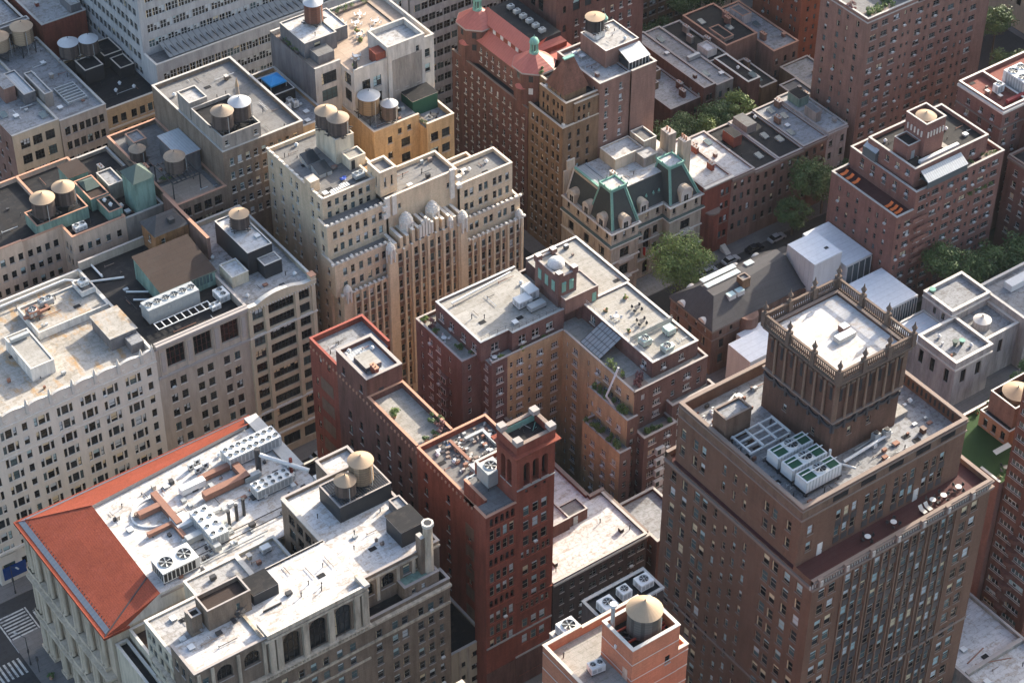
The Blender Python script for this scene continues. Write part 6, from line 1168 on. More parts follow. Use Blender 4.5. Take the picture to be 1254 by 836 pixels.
# ---- limestone office building
B = Bld('office_building', 'limestone and brick office building with arched top windows and a stained white roof', 'building', 125, 238, ST_LIME_BR, LIMW, RF_WHITE, T_GREY)
lr = seq(34.6, -3.45, 9); pairs = [131.6, 133.7, 137.0, 139.0, 142.3, 144.4]
B.vol(98.8, 112.2, 221, 228.8, 0, 46.4, S=G([104.2, 109.3], [45.2], 2.9, 3.4, LIMA)+G([100.7], [44.4], 1.2, 1.6)+G([101, 103.2, 107.6, 110], lr, 1.2, 1.9), W=G([222.8, 225, 227.2], [44.4]+lr, 1.1, 2.2), par=.7, sides='SW', walls='SW')
B.vol(104.6, 112.2, 228.8, 234.6, 0, 45.9, par=.2, sides='WN', walls='WN'); B.vol(112.2, 131.8, 221, 234.6, 0, 46.7, S=G([116.8, 121.9, 126.8], [45.0], 3.2, 7.0, LIMA)+G([114.9, 118.2, 120.6, 123, 125.8, 128.4], lr, 1.2, 1.9), par=.9, sides='S', wall=ST_LIME_BR, walls='S')
B.vol(112.2, 131.8, 234.6, 234.8, 0, 46.2, par=0, sides='', walls='NW', roof=T_COPE); B.panel('N', 228.8, 98.8, 104.6, 0, 45.7); B.panel('S', 220.97, 112.2, 131.8, 37.8, 46.7, G([116.8, 121.9, 126.8], [45.0], 3.2, 7.0, LIMA), ST_LIME) if False else None
B.vol(131.8, 148.4, 224, 248.6, 0, 45, S=G([133.5, 137.8], [43.4], 2.7, 3.2, LIMA)+G([141.6, 144.2], [43.2], 1.4, 2.2), W=G([237.4, 240, 242.6, 245.4], seq(43, -3.45, 9), 1.9, 2.2, LOFT3), par=.7, sides='SEN', walls='SENW')
B.vol(141.6, 148.4, 248.6, 253, 0, 45, par=.7, sides='WEN', walls='WEN'); B.wall.poly([(131.8, 224, 44.3), (131.8, 234.8, 44.3), (131.8, 234.8, 45.8), (131.8, 224, 45.8)], ST_LIME_BR)
B.cope.box(131.5, 132.3, 234.9, 248.3, 44.9, 45.2, T_COPE)
B.vol(131.8, 148.4, 221, 224, 0, 38.2, S=G(pairs, seq(34.6, -3.45, 9), 1.25, 2.0)+G([146.6], seq(34.6, -3.45, 9), .9, 1.8), par=.9, sides='SWE', walls='SWE', roof=RF_DARK); B.vol(139.5, 146.6, 221.6, 223.96, 37.3, 40.6, S=G([141.4, 143.4], [39.6], .8, 1.3), par=.15, roof=COPPERW, sides='SWE', walls='SWE')
for x0, x1, y0, zz, p in ((98.8, 148.4, 221, 36.8, .7), (98.8, 148.4, 221, 32.2, .3), (98.8, 131.8, 221, 28.6, .15), (112.2, 131.8, 221, 45.6, .5)): B.trim.ring(x0, x1, y0, 236, zz, zz+.5, p, ST_LIME, 'SW')
B.trim.ring(131.8, 148.4, 224, 248, 43.9, 44.3, .3, ST_LIME, 'S')
for x in (112.9, 114.3, 119.35, 124.3, 129.4, 130.9): B.trim.box(x-.55, x+.55, 220.45, 221.02, 37.3, 45.6, ST_LIME)
for x in (112.2, 131.8): pass
for x in (99.5, 102, 106.8, 111.6): B.trim.box(x-.3, x+.3, 220.75, 221.02, 37.3, 46, ST_LIME)
for x in (132.0, 135.7, 139.8, 143): B.trim.box(x-.3, x+.3, 223.8, 224.02, 38.2, 44, ST_LIME)
for x in lin(99.5, 131, 42): B.trim.box(x-.12, x+.12, 220.1, 220.4, 37.3, 37.9, ST_LIME)
B.trim.ring(98.8, 131.8, 221, 236, 37.3+.6, 38.1, .95, ST_LIME, 'S')
m = MB(); m.box(131.2, 131.75, 220.6, 224, 38.2, 46.9, ST_LIME); m.box(130.9, 132, 220.4, 223, 46.9, 47.5, T_COPE); m.build('parapet_end', B.o)
m = MB(); m.box(112.2, 131.2, 220.5, 220.97, 46.4, 47.3, ST_LIME, top=T_COPEW); m.box(112.2, 112.8, 220.97, 224, 46.4, 47.3, ST_LIME, top=T_COPEW); m.build('attic_parapet', B.o)
m = MB(); x, y = 145.4, 222.9; m.box(x-1.6, x-.7, y-.2, y+1.4, 37.4, 49, ST_LIME_BR, top=T_COPE); m.cyl(x, y, 37.4, 51.4, .95, .85, ST_LIME, 8); m.cyl(x, y, 51.4, 52.0, 1.1, 1.1, T_COPEW, 8); m.cyl(x, y, 52.0, 52.02, .7, .7, BLACKM, 8); m.build('corner_turret', B.o)
B.bulk(105.8, 113.9, 228.3, 232.4, 45.7, 50.4, ST_LIME_BR, RF_BROWN, par=.9, S=G([111.4], [48.9], .7, 1.7)); B.bulk(103.4, 105.2, 229.4, 231, 45.7, 49.4, ST_LIME_BR, RF_DARK); B.bulk(114.6, 119.4, 228.8, 233.2, 45.7, 48, BLACKM, RF_DARK, par=0); 
B.bulk(137.3, 147.9, 237.9, 244.6, 44.3, 48.0, BLACKM, RF_SILVER, par=.2); B.bulk(142.6, 147.4, 226.8, 231.6, 44.3, 48, BLACKM, RF_DARK, par=0, over=.2); B.bulk(146, 148.2, 231.8, 236, 44.3, 46.4, ST_GRD, RF_SILVER)
m = MB(); 
for x in lin(138, 147.4, 22): m.box(x-.06, x+.06, 238.1, 244.4, 47.9, 48.1, METALD)
for y in (238.1, 241.2, 244.4): m.box(137.6, 147.7, y-.1, y+.1, 47.75, 47.89, METALD)
m.build('steel_platform', B.o)
m = MB()
for x, y in ((117.2, 230), (118.4, 231.8)): m.cyl(x, y, 45.8, 46.2, .9, .9, METALD, 14); m.cyl(x, y, 46.2, 46.3, .6, .4, METAL, 10)
m.box(115, 118.5, 226.5, 226.7, 45.8, 46.2, METALD); m.build('old_satellite_dish', B.o)
B.vents([(122, 226), (124.4, 227.6), (126, 226), (128.5, 229.6), (135, 230), (137, 233), (134, 240), (139.6, 228)], 45.72, 'pp'); B.vents([(101.5, 226.8)], 45.7, 'h')
m = MB()   # fire stair
for k in range(3): m.box(109.6+k*.9, 110.4+k*.9, 226.9, 228.2, 46.2+k*.7, 46.28+k*.7, METALD); m.tube((109.6+k*.9, 226.9, 46.2+k*.7), (110.5+k*.9, 226.9, 46.9+k*.7), .05, METALD, 4); m.tube((109.6+k*.9, 226.9, 47.2+k*.7), (110.5+k*.9, 226.9, 47.9+k*.7), .05, METALD, 4)
m.build('fire_stair', B.o); B.clut(100,112,222,227.8,45.75,4); B.clut(113,131,222,234,45.85,6); B.clut(133,148,225,237,44.35,6); B.done()
tank(139.9, 240.0, 48.2, 'older weathered tank on the black platform, shorter than its pale neighbour', 1.85, 2.8, .6, ch=1.2); tank(143.9, 241.2, 48.2, 'tall new pale wood tank standing beside the shorter weathered one', 2.15, 4.4, .6, WOODN, CONE, ch=1.0)
# ---- court infill between palazzo and limestone building
B = Bld('low_wing', 'cream-walled low wing with a white roof in the court behind the arched building', 'building', 120, 243, ST_CRW, DH_D, RF_WHITE2, T_COPEW)
B.vol(99.8, 110.4, 229, 240.4, 0, 41.2, W=G([231, 233.2, 235.4, 237.6, 239.2], seq(39.8, -3.4, 6), 1.2, 2.0, BANDD), par=.25); B.vol(110.6, 121, 235.2, 246.8, 0, 38.6, par=.25); B.vol(121.2, 129, 239, 247.4, 0, 38.3, par=.6); B.vol(97.4, 99.6, 229.2, 248.6, 0, 29.5, par=.6, roof=RF_DARK); B.vol(100.2, 106.4, 240.8, 248.6, 0, 31.5, par=1.6, roof=RF_BROWN); B.vol(128.5, 131.7, 250, 256, 0, 35, S=G([130], [32, 28], 1, 1.8), par=.3)
B.vents([(104, 240), (110, 243), (122.6, 246), (125, 243), (127, 246.6)], 41.0, 'hpv') if False else None; B.vents([(104, 238), (103, 233)], 41, 'hp'); B.vents([(123, 245.6), (127.4, 241)], 37.7, 'hb'); B.clut(100.4,110,230,240,41,4); B.clut(111,120.6,236,246,38.4,4); B.clut(121.6,128.6,239.6,247,37.75,4); B.done()
hvac(126.2, 245.4, 37.7, 1.8, 1.2, .9, 0, 0, 'small white box unit on the low court roof')
# ---- dark-roofed low building with pale front
B = Bld('low_rise_building', 'low building with a pale front and black roof in the gap beside the red tower', 'building', 153, 230, ST_CREAM, LOFT3, RF_DARK, T_COPEW)
B.vol(148.5, 158.4, 224, 282, 0, 14.2, S=G([153.1], [10.6, 7, 3.6], .9, 1.4)+G([156.2], [12, 8.6, 5.2], 2.6, 1.5), par=.5); B.trim.box(152, 152.5, 223.85, 224.02, 0, 14.2, ST_LIME); B.trim.box(153.8, 154.3, 223.85, 224.02, 0, 14.2, ST_LIME)
B.vents([(153, 232), (151, 240), (156, 246), (152, 252), (154, 262), (155, 236)], 13.8, 'bhpv'); B.done()
# ---- long red building with campanile
B = Bld('apartment_building', 'long red brick building with an arched square tower at its street end', 'building', 165, 250, BR_RED, REDW, RF_GREY, T_TERRA)
wr = seq(40.4, -3.7, 9)
B.vol(158.5, 170.6, 224.6, 234, 0, 44.6, W=G([227, 229.4], seq(36, -3.7, 4), .9, 1.8), par=1.2, sides='WE', walls='WE', wall=BR_RED, roof=RF_GREY); B.vol(158.5, 173.6, 234, 245.8, 0, 44.6, W=G([236, 243], wr, 1.0, 1.8, DH_D), par=1.2, sides='WEN', walls='WENS', wall=BR_RED, roof=RF_GREY)
B.vol(156.1, 162.6, 221, 224.6, 0, 48.2, S=G([157.3, 158.4, 159.55, 160.7, 161.8], [47.4], .8, 2.0, REDA)+G([157.4, 158.8, 160.2, 161.6], [44.4, 41], 1.0, 2.4)+G([157.2, 158.3, 159.5, 160.7, 161.8], [37.4], .8, 1.9, REDA)+G([157.4, 158.8, 160.2, 161.6], [33.8, 30.4, 23.4, 20, 16.6], 1.0, 2.4)+G([157.2, 158.3, 159.5, 160.7, 161.8], [27], .8, 1.9, REDA), par=.5, sides='SW', walls='SWN', roof=RF_GREY)
B.vol(158.5, 162.6, 224.6, 231, 43.4, 48.2, W=(), par=.5, sides='W', walls='WN', roof=RF_GREY)
B.vol(162.6, 170.7, 221, 226.9, 0, 61.2, S=G([164.7, 166.65, 168.6], [56.6], 1.35, 5.2, LOGG)+G([164.7, 166.65, 168.6], [50.2], .55, .7, Style('plain', 1, FR_D, pb=0))+G([164.7, 166.7, 168.6], [46.2, 42.6, 38.8], 1.3, 2.4)+G([164, 165.2, 166.3, 167.4, 168.6, 169.6], [35.2, 21.5], .7, 1.7)+G([164.7, 166.7, 168.6], [31.4, 27.8, 24.4, 17.6, 13.4], 1.3, 2.3)+G(lin(164, 169.4, 5), [5.4], .9, 2.6), W=G([223.2, 225.0], [56.8], 1.3, 5.6, LOGG), par=1.6, th=.6, roof=RF_DARK, cope=T_BROWN)
B.vol(162.6, 170.6, 226.9, 233.5, 43.4, 48.4, W=(), par=1.1, roof=RF_RUST, cope=T_COPE); B.trim.ring(162.6, 170.7, 221, 226.9, 58.9, 59.25, .75, BR_RED, 'SWEN'); B.trim.ring(162.6, 170.7, 221, 226.9, 50.9, 51.1, .2, METAL, 'S')
for x0, x1, y0, y1 in ((162.5, 163.9, 220.9, 222.3), (169.4, 170.8, 220.9, 222.3), (162.5, 163.9, 225.6, 227), (169.4, 170.8, 225.6, 227)): B.trim.box(x0, x1, y0, y1, 61.34, 62.3, T_GREY)
m = MB()
for _ in range(9): a = rnd.uniform(163.6, 169.6), rnd.uniform(222, 226); m.tube((*a, 59.7), (a[0]+rnd.uniform(-1.5, 1.5), a[1]+rnd.uniform(-1.2, 1.2), 60.6), .06, rnd.choice((METAL, METALD, T_COPPER)), 4)
m.box(163.3, 164.3, 222.6, 223, 59.65, 60.3, ORANGE); m.box(163.4, 170, 226.1, 226.28, 59.7, 61, T_COPPER); m.build('tower_top_clutter', B.o, kind='stuff')
for z in (48.9, 15.0): B.trim.ring(156.1, 162.5, 221, 224, z-.9, z-.6, .2, BR_RED, 'S')
for z in (22.6, 14.6, 8.2): B.trim.ring(162.6, 170.7, 221, 226, z, z+.3, .22, T_GREY if z < 16 else BR_RED, 'S')
B.trim.ring(156.1, 162.5, 221, 224, 14.6, 14.9, .22, T_GREY, 'S'); B.trim.ring(156.1, 162.5, 221, 224.6, 0.2, 8, .12, BR_REDDK, 'S'); B.trim.ring(162.6, 170.7, 221, 224.6, 0.2, 8, .12, BR_REDDK, 'S')
B.vol(158.5, 166.3, 245.8, 262, 0, 44.9, W=G([248, 251.6, 255.2, 258.8], wr, 1.0, 2.0, DH_D), par=1.4, roof=RF_TILE, wall=BR_REDDK, cope=T_TERRA, sides='WEN', walls='WEN')
B.vol(158.5, 166.3, 262, 272.4, 0, 49, W=G([264, 270], [46.4], .9, 1.7, DH_D)+G([264.6, 268.4], wr[1:], 1.0, 2.0, DH_D), par=.9, roof=RF_METAL, wall=BR_REDDK, cope=T_GREY, th=.5); B.door('S', 261.98, 161.6, 43.6, METALD)
B.vol(158.5, 170.4, 272.4, 282, 0, 45.2, W=G([275.4, 278.4], [43.2], .8, 1.6)+G([280], wr[1:], .8, 1.7), par=1.2, roof=RF_SILVER, cope=plain('red_painted_coping', (.27, .075, .055), .75), sides='WEN', walls='WEN')
m = MB()   # pale panels recessed in the west wall
for y0, y1 in ((274.2, 278.6), (225.6, 230.6)):
    for z in seq(38.2, -5.2, 8): m.box(158.44, 158.51, y0, y1, z-3.0, z, BR_TOWER2)
m.build('wall_panels', B.o)
m = MB()
for y in lin(225, 281.6, 50): m.box(158.3, 158.5, y-.18, y+.18, 43.1, 43.6, T_TERRA)
m.build('brick_corbels', B.o)
B.bulk(160, 163.4, 264.4, 268.6, 48.1, 49.2, ST_GRD, RF_TILE, par=0); B.vents([(159.6, 270.6), (160.6, 271.2), (164.6, 269.4)], 48.2, 'vvp'); B.vents([(161.2, 263.4)], 48.2, 'c')
B.vents([(161, 242.8), (162.4, 239.6)], 43.4, 'vv'); B.duct([(164.6, 244), (164.6, 238.2)], 43.4, .3, RUSTY); B.duct([(167.4, 243), (171, 243), (171, 239)], 43.4, .3)
m = MB()
for _ in range(150):
    x, y = rnd.uniform(162, 172.8), rnd.uniform(234.4, 245); h = rnd.uniform(.15, .8); q = rnd.uniform(.12, .42)
    if x < 171.6 and y < 234.2: continue
    m.box(x-q, x+q, y-q*.7, y+q*.7, 43.4, 43.4+h, rnd.choice((METAL, METALW, RUSTY, METALD, T_BROWN, T_GREY, ST_BEIGE) if _ != 3 else (BLUE,)))
for _ in range(26): x, y = rnd.uniform(163.4, 169.8), rnd.uniform(227.6, 233); m.tube((x, y, 47.4), (x+rnd.uniform(-1.4, 1.4), y+rnd.uniform(-1, 1), 47.6), .06, rnd.choice((CONE, METALD, T_TAN)), 4)
m.build('roof_debris', B.o, kind='stuff'); rail(B.o, [(156.6, 221.5), (162.3, 221.5)], 47.7, 1.0); B.clut(159,173,235,245,43.45,8); B.clut(159,170,273,281.4,44.05,8); B.clut(159.2,165.6,262.6,271.8,48.15,3); B.done()
hvac(161.7, 232.6, 43.4, 2.6, 2.0, 1.6, 2, 1, 'low grey unit nearest the west parapet of the red building', METAL); hvac(164.6, 235.2, 43.4, 2.6, 2.2, 1.2, 0, 0, 'flat grey box unit between the other two on the red building', METAL); hvac(162.2, 228.2, 43.4+4.3, 3.4, 3.4, 3.2, 1, 1, 'big single-fan galvanised cooling tower beside the red arched tower', METAL, leg=.8, fr=1.1)
for x, y, l, mt in ((160.2, 255.6, 'tall yellow-green shrub at the west edge of the paved terrace', LEAFY), (165.4, 250, 'leafy shrub in the east corner of the paved terrace', LEAF), (161.4, 247, 'clipped cone shrub left of its twin at the terrace end', LEAF), (163.2, 247, 'clipped cone shrub right of its twin at the terrace end', LEAF), (165, 247.4, 'russet shrub at the near end of the paved terrace', LEAFP)): bush(x, y, 43.6, 1.5 if 'shrub at' in l or 'leafy' in l else .95, l, mt, tall=1.1)
# ---- low white-roofed building
B = Bld('apartment_building', 'low dark brick apartment building with a bright white roof beside the red tower', 'building', 182, 233, BR_DK, DH_G, RF_WHITE, T_COPE)
BK = Style('dh', 1, FR_G, T_GREY, (6, 3, 1), pb=.25, ac=.12); BK2 = Style('dh', 2, FR_G, T_GREY, (6, 3, 1), pb=.25, ac=.35)
B.vol(171, 192.8, 221, 235, 0, 22.8, S=G([173, 175.4, 177.6, 184.6, 186.6], seq(20.8, -3.1, 6), .9, 1.5, BK)+G([180.2, 182.6, 189.2, 191.4], seq(20.8, -3.1, 6), 1.6, 1.5, BK2), par=.4, sides='SE', wall=BR_DK); B.vol(171, 189.8, 235, 262, 0, 22.4, par=0, sides='', walls='WEN'); B.trim.ring(171, 192.8, 221, 235, 22.1, 22.5, .35, T_COPE, 'SE')
m = MB(); m.box(192.5, 193.4, 221.4, 234.6, 20, 22.9, BR_REDDK, top=T_BROWN); m.box(189.8, 193.4, 234.6, 235.4, 20, 23.1, BR_REDDK, top=T_BROWN); m.box(189.4, 190.2, 235.4, 262, 20, 23.1, BR_REDDK, top=T_BROWN); m.build('brick_parapet', B.o)
B.bulk(176, 182, 230.6, 236, 22.4, 25.4, BR_REDDK, RF_WHITE2, par=.3); B.bulk(182, 186.4, 231, 234.6, 22.4, 25, BR_REDDK, RF_GREY, par=.3); B.door('S', 230.98, 183.6, 22.4, METAL)
B.vents([(189.4, 224.6), (174.2, 224.8)], 22.4, 'b'); B.vents([(187.6, 228.6), (174.6, 228.6), (191, 224), (173.4, 223.4), (180, 246), (178, 250), (183, 238)], 22.4, 'p'); B.duct([(176.6, 236.6), (179, 236.6), (179, 239)], 24.6, .25, METALD); B.clut(172,189,236,261,22.45,7); B.done()
B = Bld('low_rise_building', 'small dark red brick building between the plum apartments and the brown tower', 'building', 199, 234, BR_REDDK, DH_G, RF_SILVER, T_COPE); B.vol(195.4, 204, 221, 233, 0, 19, W=G(lin(223, 238, 6), [16.6, 13.2], .9, 1.6), par=.7); B.done()
# ---- U-shaped apartment house
B = Bld('apartment_building', 'U-shaped brick apartment house with ochre court walls and roof terraces, picture centre', 'building', 204, 262, BR_APT, APTS, RF_TILE, T_GREY)
ar = seq(36.6, -2.86, 12)
B.vol(182.6, 187, 266.2, 282, 0, 38.2, W=G([280, 270.4], ar, .8, 1.5)+G([277, 274.2], ar, 1.5, 1.5, APTW), S=G([184.4], ar, .8, 1.4), par=.8, sides='SWN', walls='SWN', th=.3)
B.vol(187, 190.6, 262.4, 282, 0, 38.2, W=G([264.4], ar, 1.3, 1.5, APTW), S=G([188.8], ar, 1.6, 1.5, APTW), par=.8, sides='SN', walls='SWN', th=.3)
oc = seq(36.2, -2.86, 12)
B.vol(190.6, 204, 262.4, 282, 0, 38.2, S=G([191.6, 194.6+1.4], oc, .7, 1.4, APTS)+G([193.6, 198.4, 202], oc, 1.6, 1.5, APTW), par=.8, sides='SN', walls='SN', wall=BR_OCHRE, th=.3)
B.vol(204, 222, 240, 282, 0, 38.2, W=G([261, 253.6+.6], oc, .6, 1.3, APTS)+G([258.4, 251.2, 248.6, 244.8], oc, 1.6, 1.5, APTW)+G([246.8, 242], oc, .8, 1.5, APTS), S=G([206.2, 213.6, 220], ar, 1.0, 1.5, APTS)+G([209.6, 217], ar, 1.8, 1.5, APTW), par=.8, sides='SEN', walls='SEN', th=.3)
B.panel('W', 204, 240, 262.4, 0, 38.2, G([261, 254.2], oc, .6, 1.3, APTS)+G([258.4, 251.2, 248.6, 244.8], oc, 1.6, 1.5, APTW)+G([246.8, 242], oc, .8, 1.5, APTS), BR_OCHRE)
B.wall.poly([(204.3, 240.3, 37.4), (204.3, 262, 37.4), (204.3, 262, 38.2), (204.3, 240.3, 38.2)], BR_OCHRE); B.cope.box(203.92, 204.38, 240.1, 262.2, 38.2, 38.34, T_GREY)
hw = [240.8, 243.4, 246.2, 249.0]
B.vol(201.4, 203.98, 238.6, 250.4, 0, 33.4, W=G([241.2, 244, 247.2], oc[2:], 1.4, 1.5, APTW)+G([249.4], oc[2:], .7, 1.3), S=G([202.7], ar[2:], .9, 1.5), par=.8, sides='SWN', walls='SWN', wall=BR_OCHRE, th=.25, roof=RF_GREY)
B.vol(198.6, 201.38, 237, 248.6, 0, 27.6, W=G([238.8, 242, 245.4], oc[4:], 1.4, 1.5, APTW)+G([247.6], oc[4:], .7, 1.3), S=G([200], ar[4:], .9, 1.5), par=.8, sides='SWN', walls='SWN', wall=BR_OCHRE, th=.25, roof=RF_GREY)
B.panel('S', 238.57, 201.4, 204, 0, 33.4, G([202.7], ar[2:], .9, 1.5), BR_APT); B.panel('S', 236.97, 198.6, 201.38, 0, 27.6, G([200], ar[4:], .9, 1.5), BR_APT)
B.vol(204.02, 212, 236.4, 239.98, 0, 29, S=G([206, 209.8], ar[3:], 1.8, 1.5, APTW), W=G([238.2], ar[3:], .9, 1.4), par=.9, sides='SWE', walls='SWE', roof=RF_GREY); B.vol(212.02, 222.6, 238, 239.98, 0, 32, S=G([214, 219.4], ar[2:], 1.6, 1.5, APTW), par=.9, sides='SWE', walls='SWE', roof=RF_GREY)
# penthouse level
B.vol(186, 192.6, 264.8, 280, 37.4, 42.2, W=G([267, 270.6, 274.6, 278], [40.6], 1.6, 1.9, APT2), S=G([189.4], [40.6], 1.8, 2, APT2), par=.35, sides='SWN', walls='SWN', roof=RF_TILE, cope=METAL); B.vol(192.6, 205, 263.6, 280, 37.4, 42.2, S=G([195, 198.2, 201.6], [40.6], 1.7, 2, APT2), par=.35, sides='SN', walls='SN', roof=RF_TILE, cope=METAL)
B.wall.poly([(192.6, 263.6, 37.4), (192.6, 264.8, 37.4), (192.6, 264.8, 42.2), (192.6, 263.6, 42.2)], BR_APT)
B.vol(209.8, 221, 242, 264, 37.4, 41.2, W=G([244.6, 260.6], [40.2], 1.6, 1.9, APT2), S=G([212.6, 217], [40], 1.3, 1.5, APT2), par=.3, cope=T_COPEW); B.vol(209, 221.6, 264, 281.6, 37.4, 41.2, par=.3, sides='EN', cope=T_COPEW)
B.vol(204.6, 209, 265, 272.6, 37.4, 49.2, S=(), W=(), par=.2, wall=BR_APT); B.bulk(205.2, 213.2, 263.4, 269.4, 40.9, 44.4, BR_ROSE, RF_TILE, par=.15); B.door('S', 263.38, 212.2, 40.9+.1, T_COPPER)
m = MB()   # cupola tower with arched green openings
for x in (205.9, 207.7): m.box(x-.5, x+.5, 264.9, 265.0, 45.2, 47.6, T_COPPER); m.cyl(x, 264.97, 47.5, 47.52, .5, .5, T_COPPER, 10)
for y in (266.6, 268.8, 271): m.box(204.5, 204.6, y-.5, y+.5, 45.2, 47.6, T_COPPER)
for x0, x1, y0, y1 in ((204.4, 205.6, 264.8, 266), (208, 209.2, 264.8, 266), (204.4, 205.6, 271.6, 272.8), (208, 209.2, 271.6, 272.8)): m.box(x0, x1, y0, y1, 48.6, 50.2, BR_APT, top=T_COPEW)
m.build('arched_openings', B.o)
m = MB(); 
for k in range(6): t0, t1 = k/6*math.pi/2, (k+1)/6*math.pi/2; m.cyl(206.8, 268.8, 49.1+1.7*math.sin(t0), 49.1+1.7*math.sin(t1), 1.75*math.cos(t0), 1.75*math.cos(t1)+.01, ST_OFF, 18)
m.build('dome', B.o)
m = MB(); m.poly([(204.6, 251.4, 38.3), (204.6, 257.6, 38.3), (209.7, 257.6, 40.9), (209.7, 251.4, 40.9)], RF_GLASSR)
for y in lin(251.4, 257.6, 8): m.tube((204.6, y, 38.32), (209.7, y, 40.95), .05, METALD, 4)
m.box(204.55, 204.65, 251.4, 257.6, 37.4, 38.3, ps); m.build('conservatory', B.o)
m = MB(); [m.cyl(x, y, 38.2, 40.6, .2, .14, T_COPE, 6) for x, y in ((218.6, 281.7), (219.8, 281.7), (221.4, 281.7), (221.7, 280))]; m.build('parapet_posts', B.o)
rail(B.o, [(186.4, 265.2), (192.2, 265.2), (192.9, 264), (204.4, 264)], 42.3, .9); rail(B.o, [(210.2, 242.4), (210.2, 263.6)], 41.3, .9, METALW); rail(B.o, [(210.4, 249.6), (220.6, 249.6)], 41.3, 1.4, METALW)
m = MB(); m.box(210.3, 220.7, 249.5, 249.56, 41.0, 42.3, plain('reed_screen', (.40, .40, .38), .9)); m.build('screen', B.o)
m = MB(); m.tube((203.6, 244.6, 41.4), (200.6, 244.2, 36), .2, METALW, 8); m.tube((200.6, 244.2, 36), (204.8, 242.2, 27.5), .2, METALW, 8); m.build('white_pipe', B.o)
for z in ar[4:9]: m = MB(); m.box(206.8, 208.8, 235.7, 236.4, z-1.8, z-.2, FR_W); m.box(206.95, 207.8, 235.66, 235.7, z-1.6, z-.4, GLASS[1]); m.build('bay_window', B.o)
for z in ar[2:9]: m = MB(); m.box(181.9, 182.6, 271.8-1.0, 271.8+1.0, z-1.9, z-.1, BR_APT); m.box(181.86, 181.9, 271, 272.6, z-1.6, z-.3, FR_W); m.box(181.84, 181.86, 271.1, 271.7, z-1.5, z-.4, GLASS[1]); m.box(181.84, 181.86, 271.9, 272.5, z-1.5, z-.4, GLASS[1]); m.build('bay_window', B.o)
B.vents([(189, 272), (191, 270.6), (195, 266)], 41.9, 'hbp'); B.vents([(199, 271.6), (203, 275)], 41.9, 'vv'); B.vents([(213.4, 247.6), (216, 244)], 40.9, 'hb')
m = MB(); m.tube((188, 277.4, 42.6), (203, 278.6, 42.6), .2, METALW, 8); m.build('pipe_run', B.o); B.clut(186.6,203.6,265.6,279,41.9,7); B.clut(210.2,220.6,242.6,249,40.95,5); B.clut(209.6,221,265,281,40.95,7); B.done()
hvac(199.4, 269.6, 41.9, 3.2, 2.2, 1.5, 0, 0, 'pale box unit in the cluster beside the domed tower, left one', METALW); hvac(202.0, 270.8, 41.9, 2.4, 3.0, 2.0, 0, 0, 'taller pale box unit in the cluster touching the domed tower', METALW); hvac(201.0, 267.2, 41.9, 3.6, 1.6, .9, 0, 0, 'low steel-framed unit in front of the cluster beside the domed tower', METAL)
hvac(212.2, 247.4, 40.9, 1.9, 1.9, 1.2, 1, 1, 'green-grey fan unit on the left of the apartment south end roof', plain('pale_green_metal', (.36, .46, .42), .5)); hvac(218, 247.2, 40.9, 1.9, 1.9, 1.2, 0, 0, 'green-topped box unit in the middle of the apartment south end roof', plain('pale_green_metal', (.36, .46, .42), .5)); hvac(214.4, 243.4, 40.9, 1.9, 1.9, 1.0, 1, 1, 'green-grey fan unit nearest the corner of the apartment south end roof', plain('pale_green_metal', (.36, .46, .42), .5))
cafe(212.4, 256.6, 40.9, 'pale table set on the white roof deck, nearest the awning'); cafe(217.4, 256.4, 40.9, 'dark table set on the white roof deck, right of the pale one', METALD); cafe(215.6, 252.6, 40.9, 'dark table set on the white roof deck close to the screen', METALD); cafe(183.9, 274.2, 37.4, 'white table set on the planted west terrace of the apartments'); cafe(188.6, 263.8, 37.4, 'white table set by the clipped shrubs on the south-west terrace')
for x, y, l, s_ in ((212.2, 259.6, 'orange potted shrub against the deck edge by the pale table', .55), (217.8, 260.4, 'potted shrub beside the far parapet of the white roof deck', .7), (212, 252, 'potted shrub by the screen on the white roof deck', .55), (189.8, 263.2, 'clipped cone shrub on the plum apartment corner terrace, left one', .8), (194.6, 263.0, 'clipped cone shrub on the ochre wall ledge, right of its twin', .8)): bush(x, y, 40.9 if x > 200 else 37.4, s_, l, LEAFY if s_ > .6 else LEAF)
for x, y, l, mt, s_ in ((184, 281, 'green shrub at the outer corner of the west terrace', LEAFY, .8), (184.2, 279, 'pinkish dry shrub behind the outer corner one', LEAFP, .9), (183.8, 276.8, 'third dark shrub along the west terrace', LEAF, .7), (185, 270.4, 'dark shrub by the terrace step on the west side', LEAF, .8), (186.2, 267.4, 'dark shrub at the inner turn of the west terrace', LEAF, .8)): bush(x, y, 37.4, s_*1.35, l, mt)
hedge(204.5, 205.6, 244.8, 249.4, 37.5, 'tall light green planting on the ochre terrace beside the glass lean-to', 2.6, LEAFY, dens=90); hedge(204.6, 208, 240.6, 244.4, 37.5, 'plum and green planting at the corner of the ochre terrace', 1.8, LEAFP, dens=70)
hedge(201.7, 202.9, 239.2, 249.8, 32.7, 'long strip of hanging green planting on the upper ochre setback', 2.0, dens=200); hedge(198.9, 200.1, 237.4, 248.2, 26.9, 'long strip of hanging green planting on the lower ochre setback', 2.0, dens=200); hedge(204.6, 211.4, 236.8, 238.4, 28.2, 'dark green planting on the south terrace under the white pipe', 1.6, LEAF, dens=110); hedge(199, 203, 262.7, 263.3, 37.5, 'thin line of plants along the ochre court ledge', .5, box=False)
hedge(222.0, 223.4, 242, 248, 33, 'purple-leaved planting on the east ledge beside the house', 1.3, LEAFP); bush(221.4, 249, 36, 1.2, 'bright green bush on the east ledge of the apartments', LEAFY, pot=False)
hedge(220.6, 221.8, 262, 270, 38.3, 'pink flowering strip on the east parapet of the apartments', .6, FLOWER, box=False, dens=14)
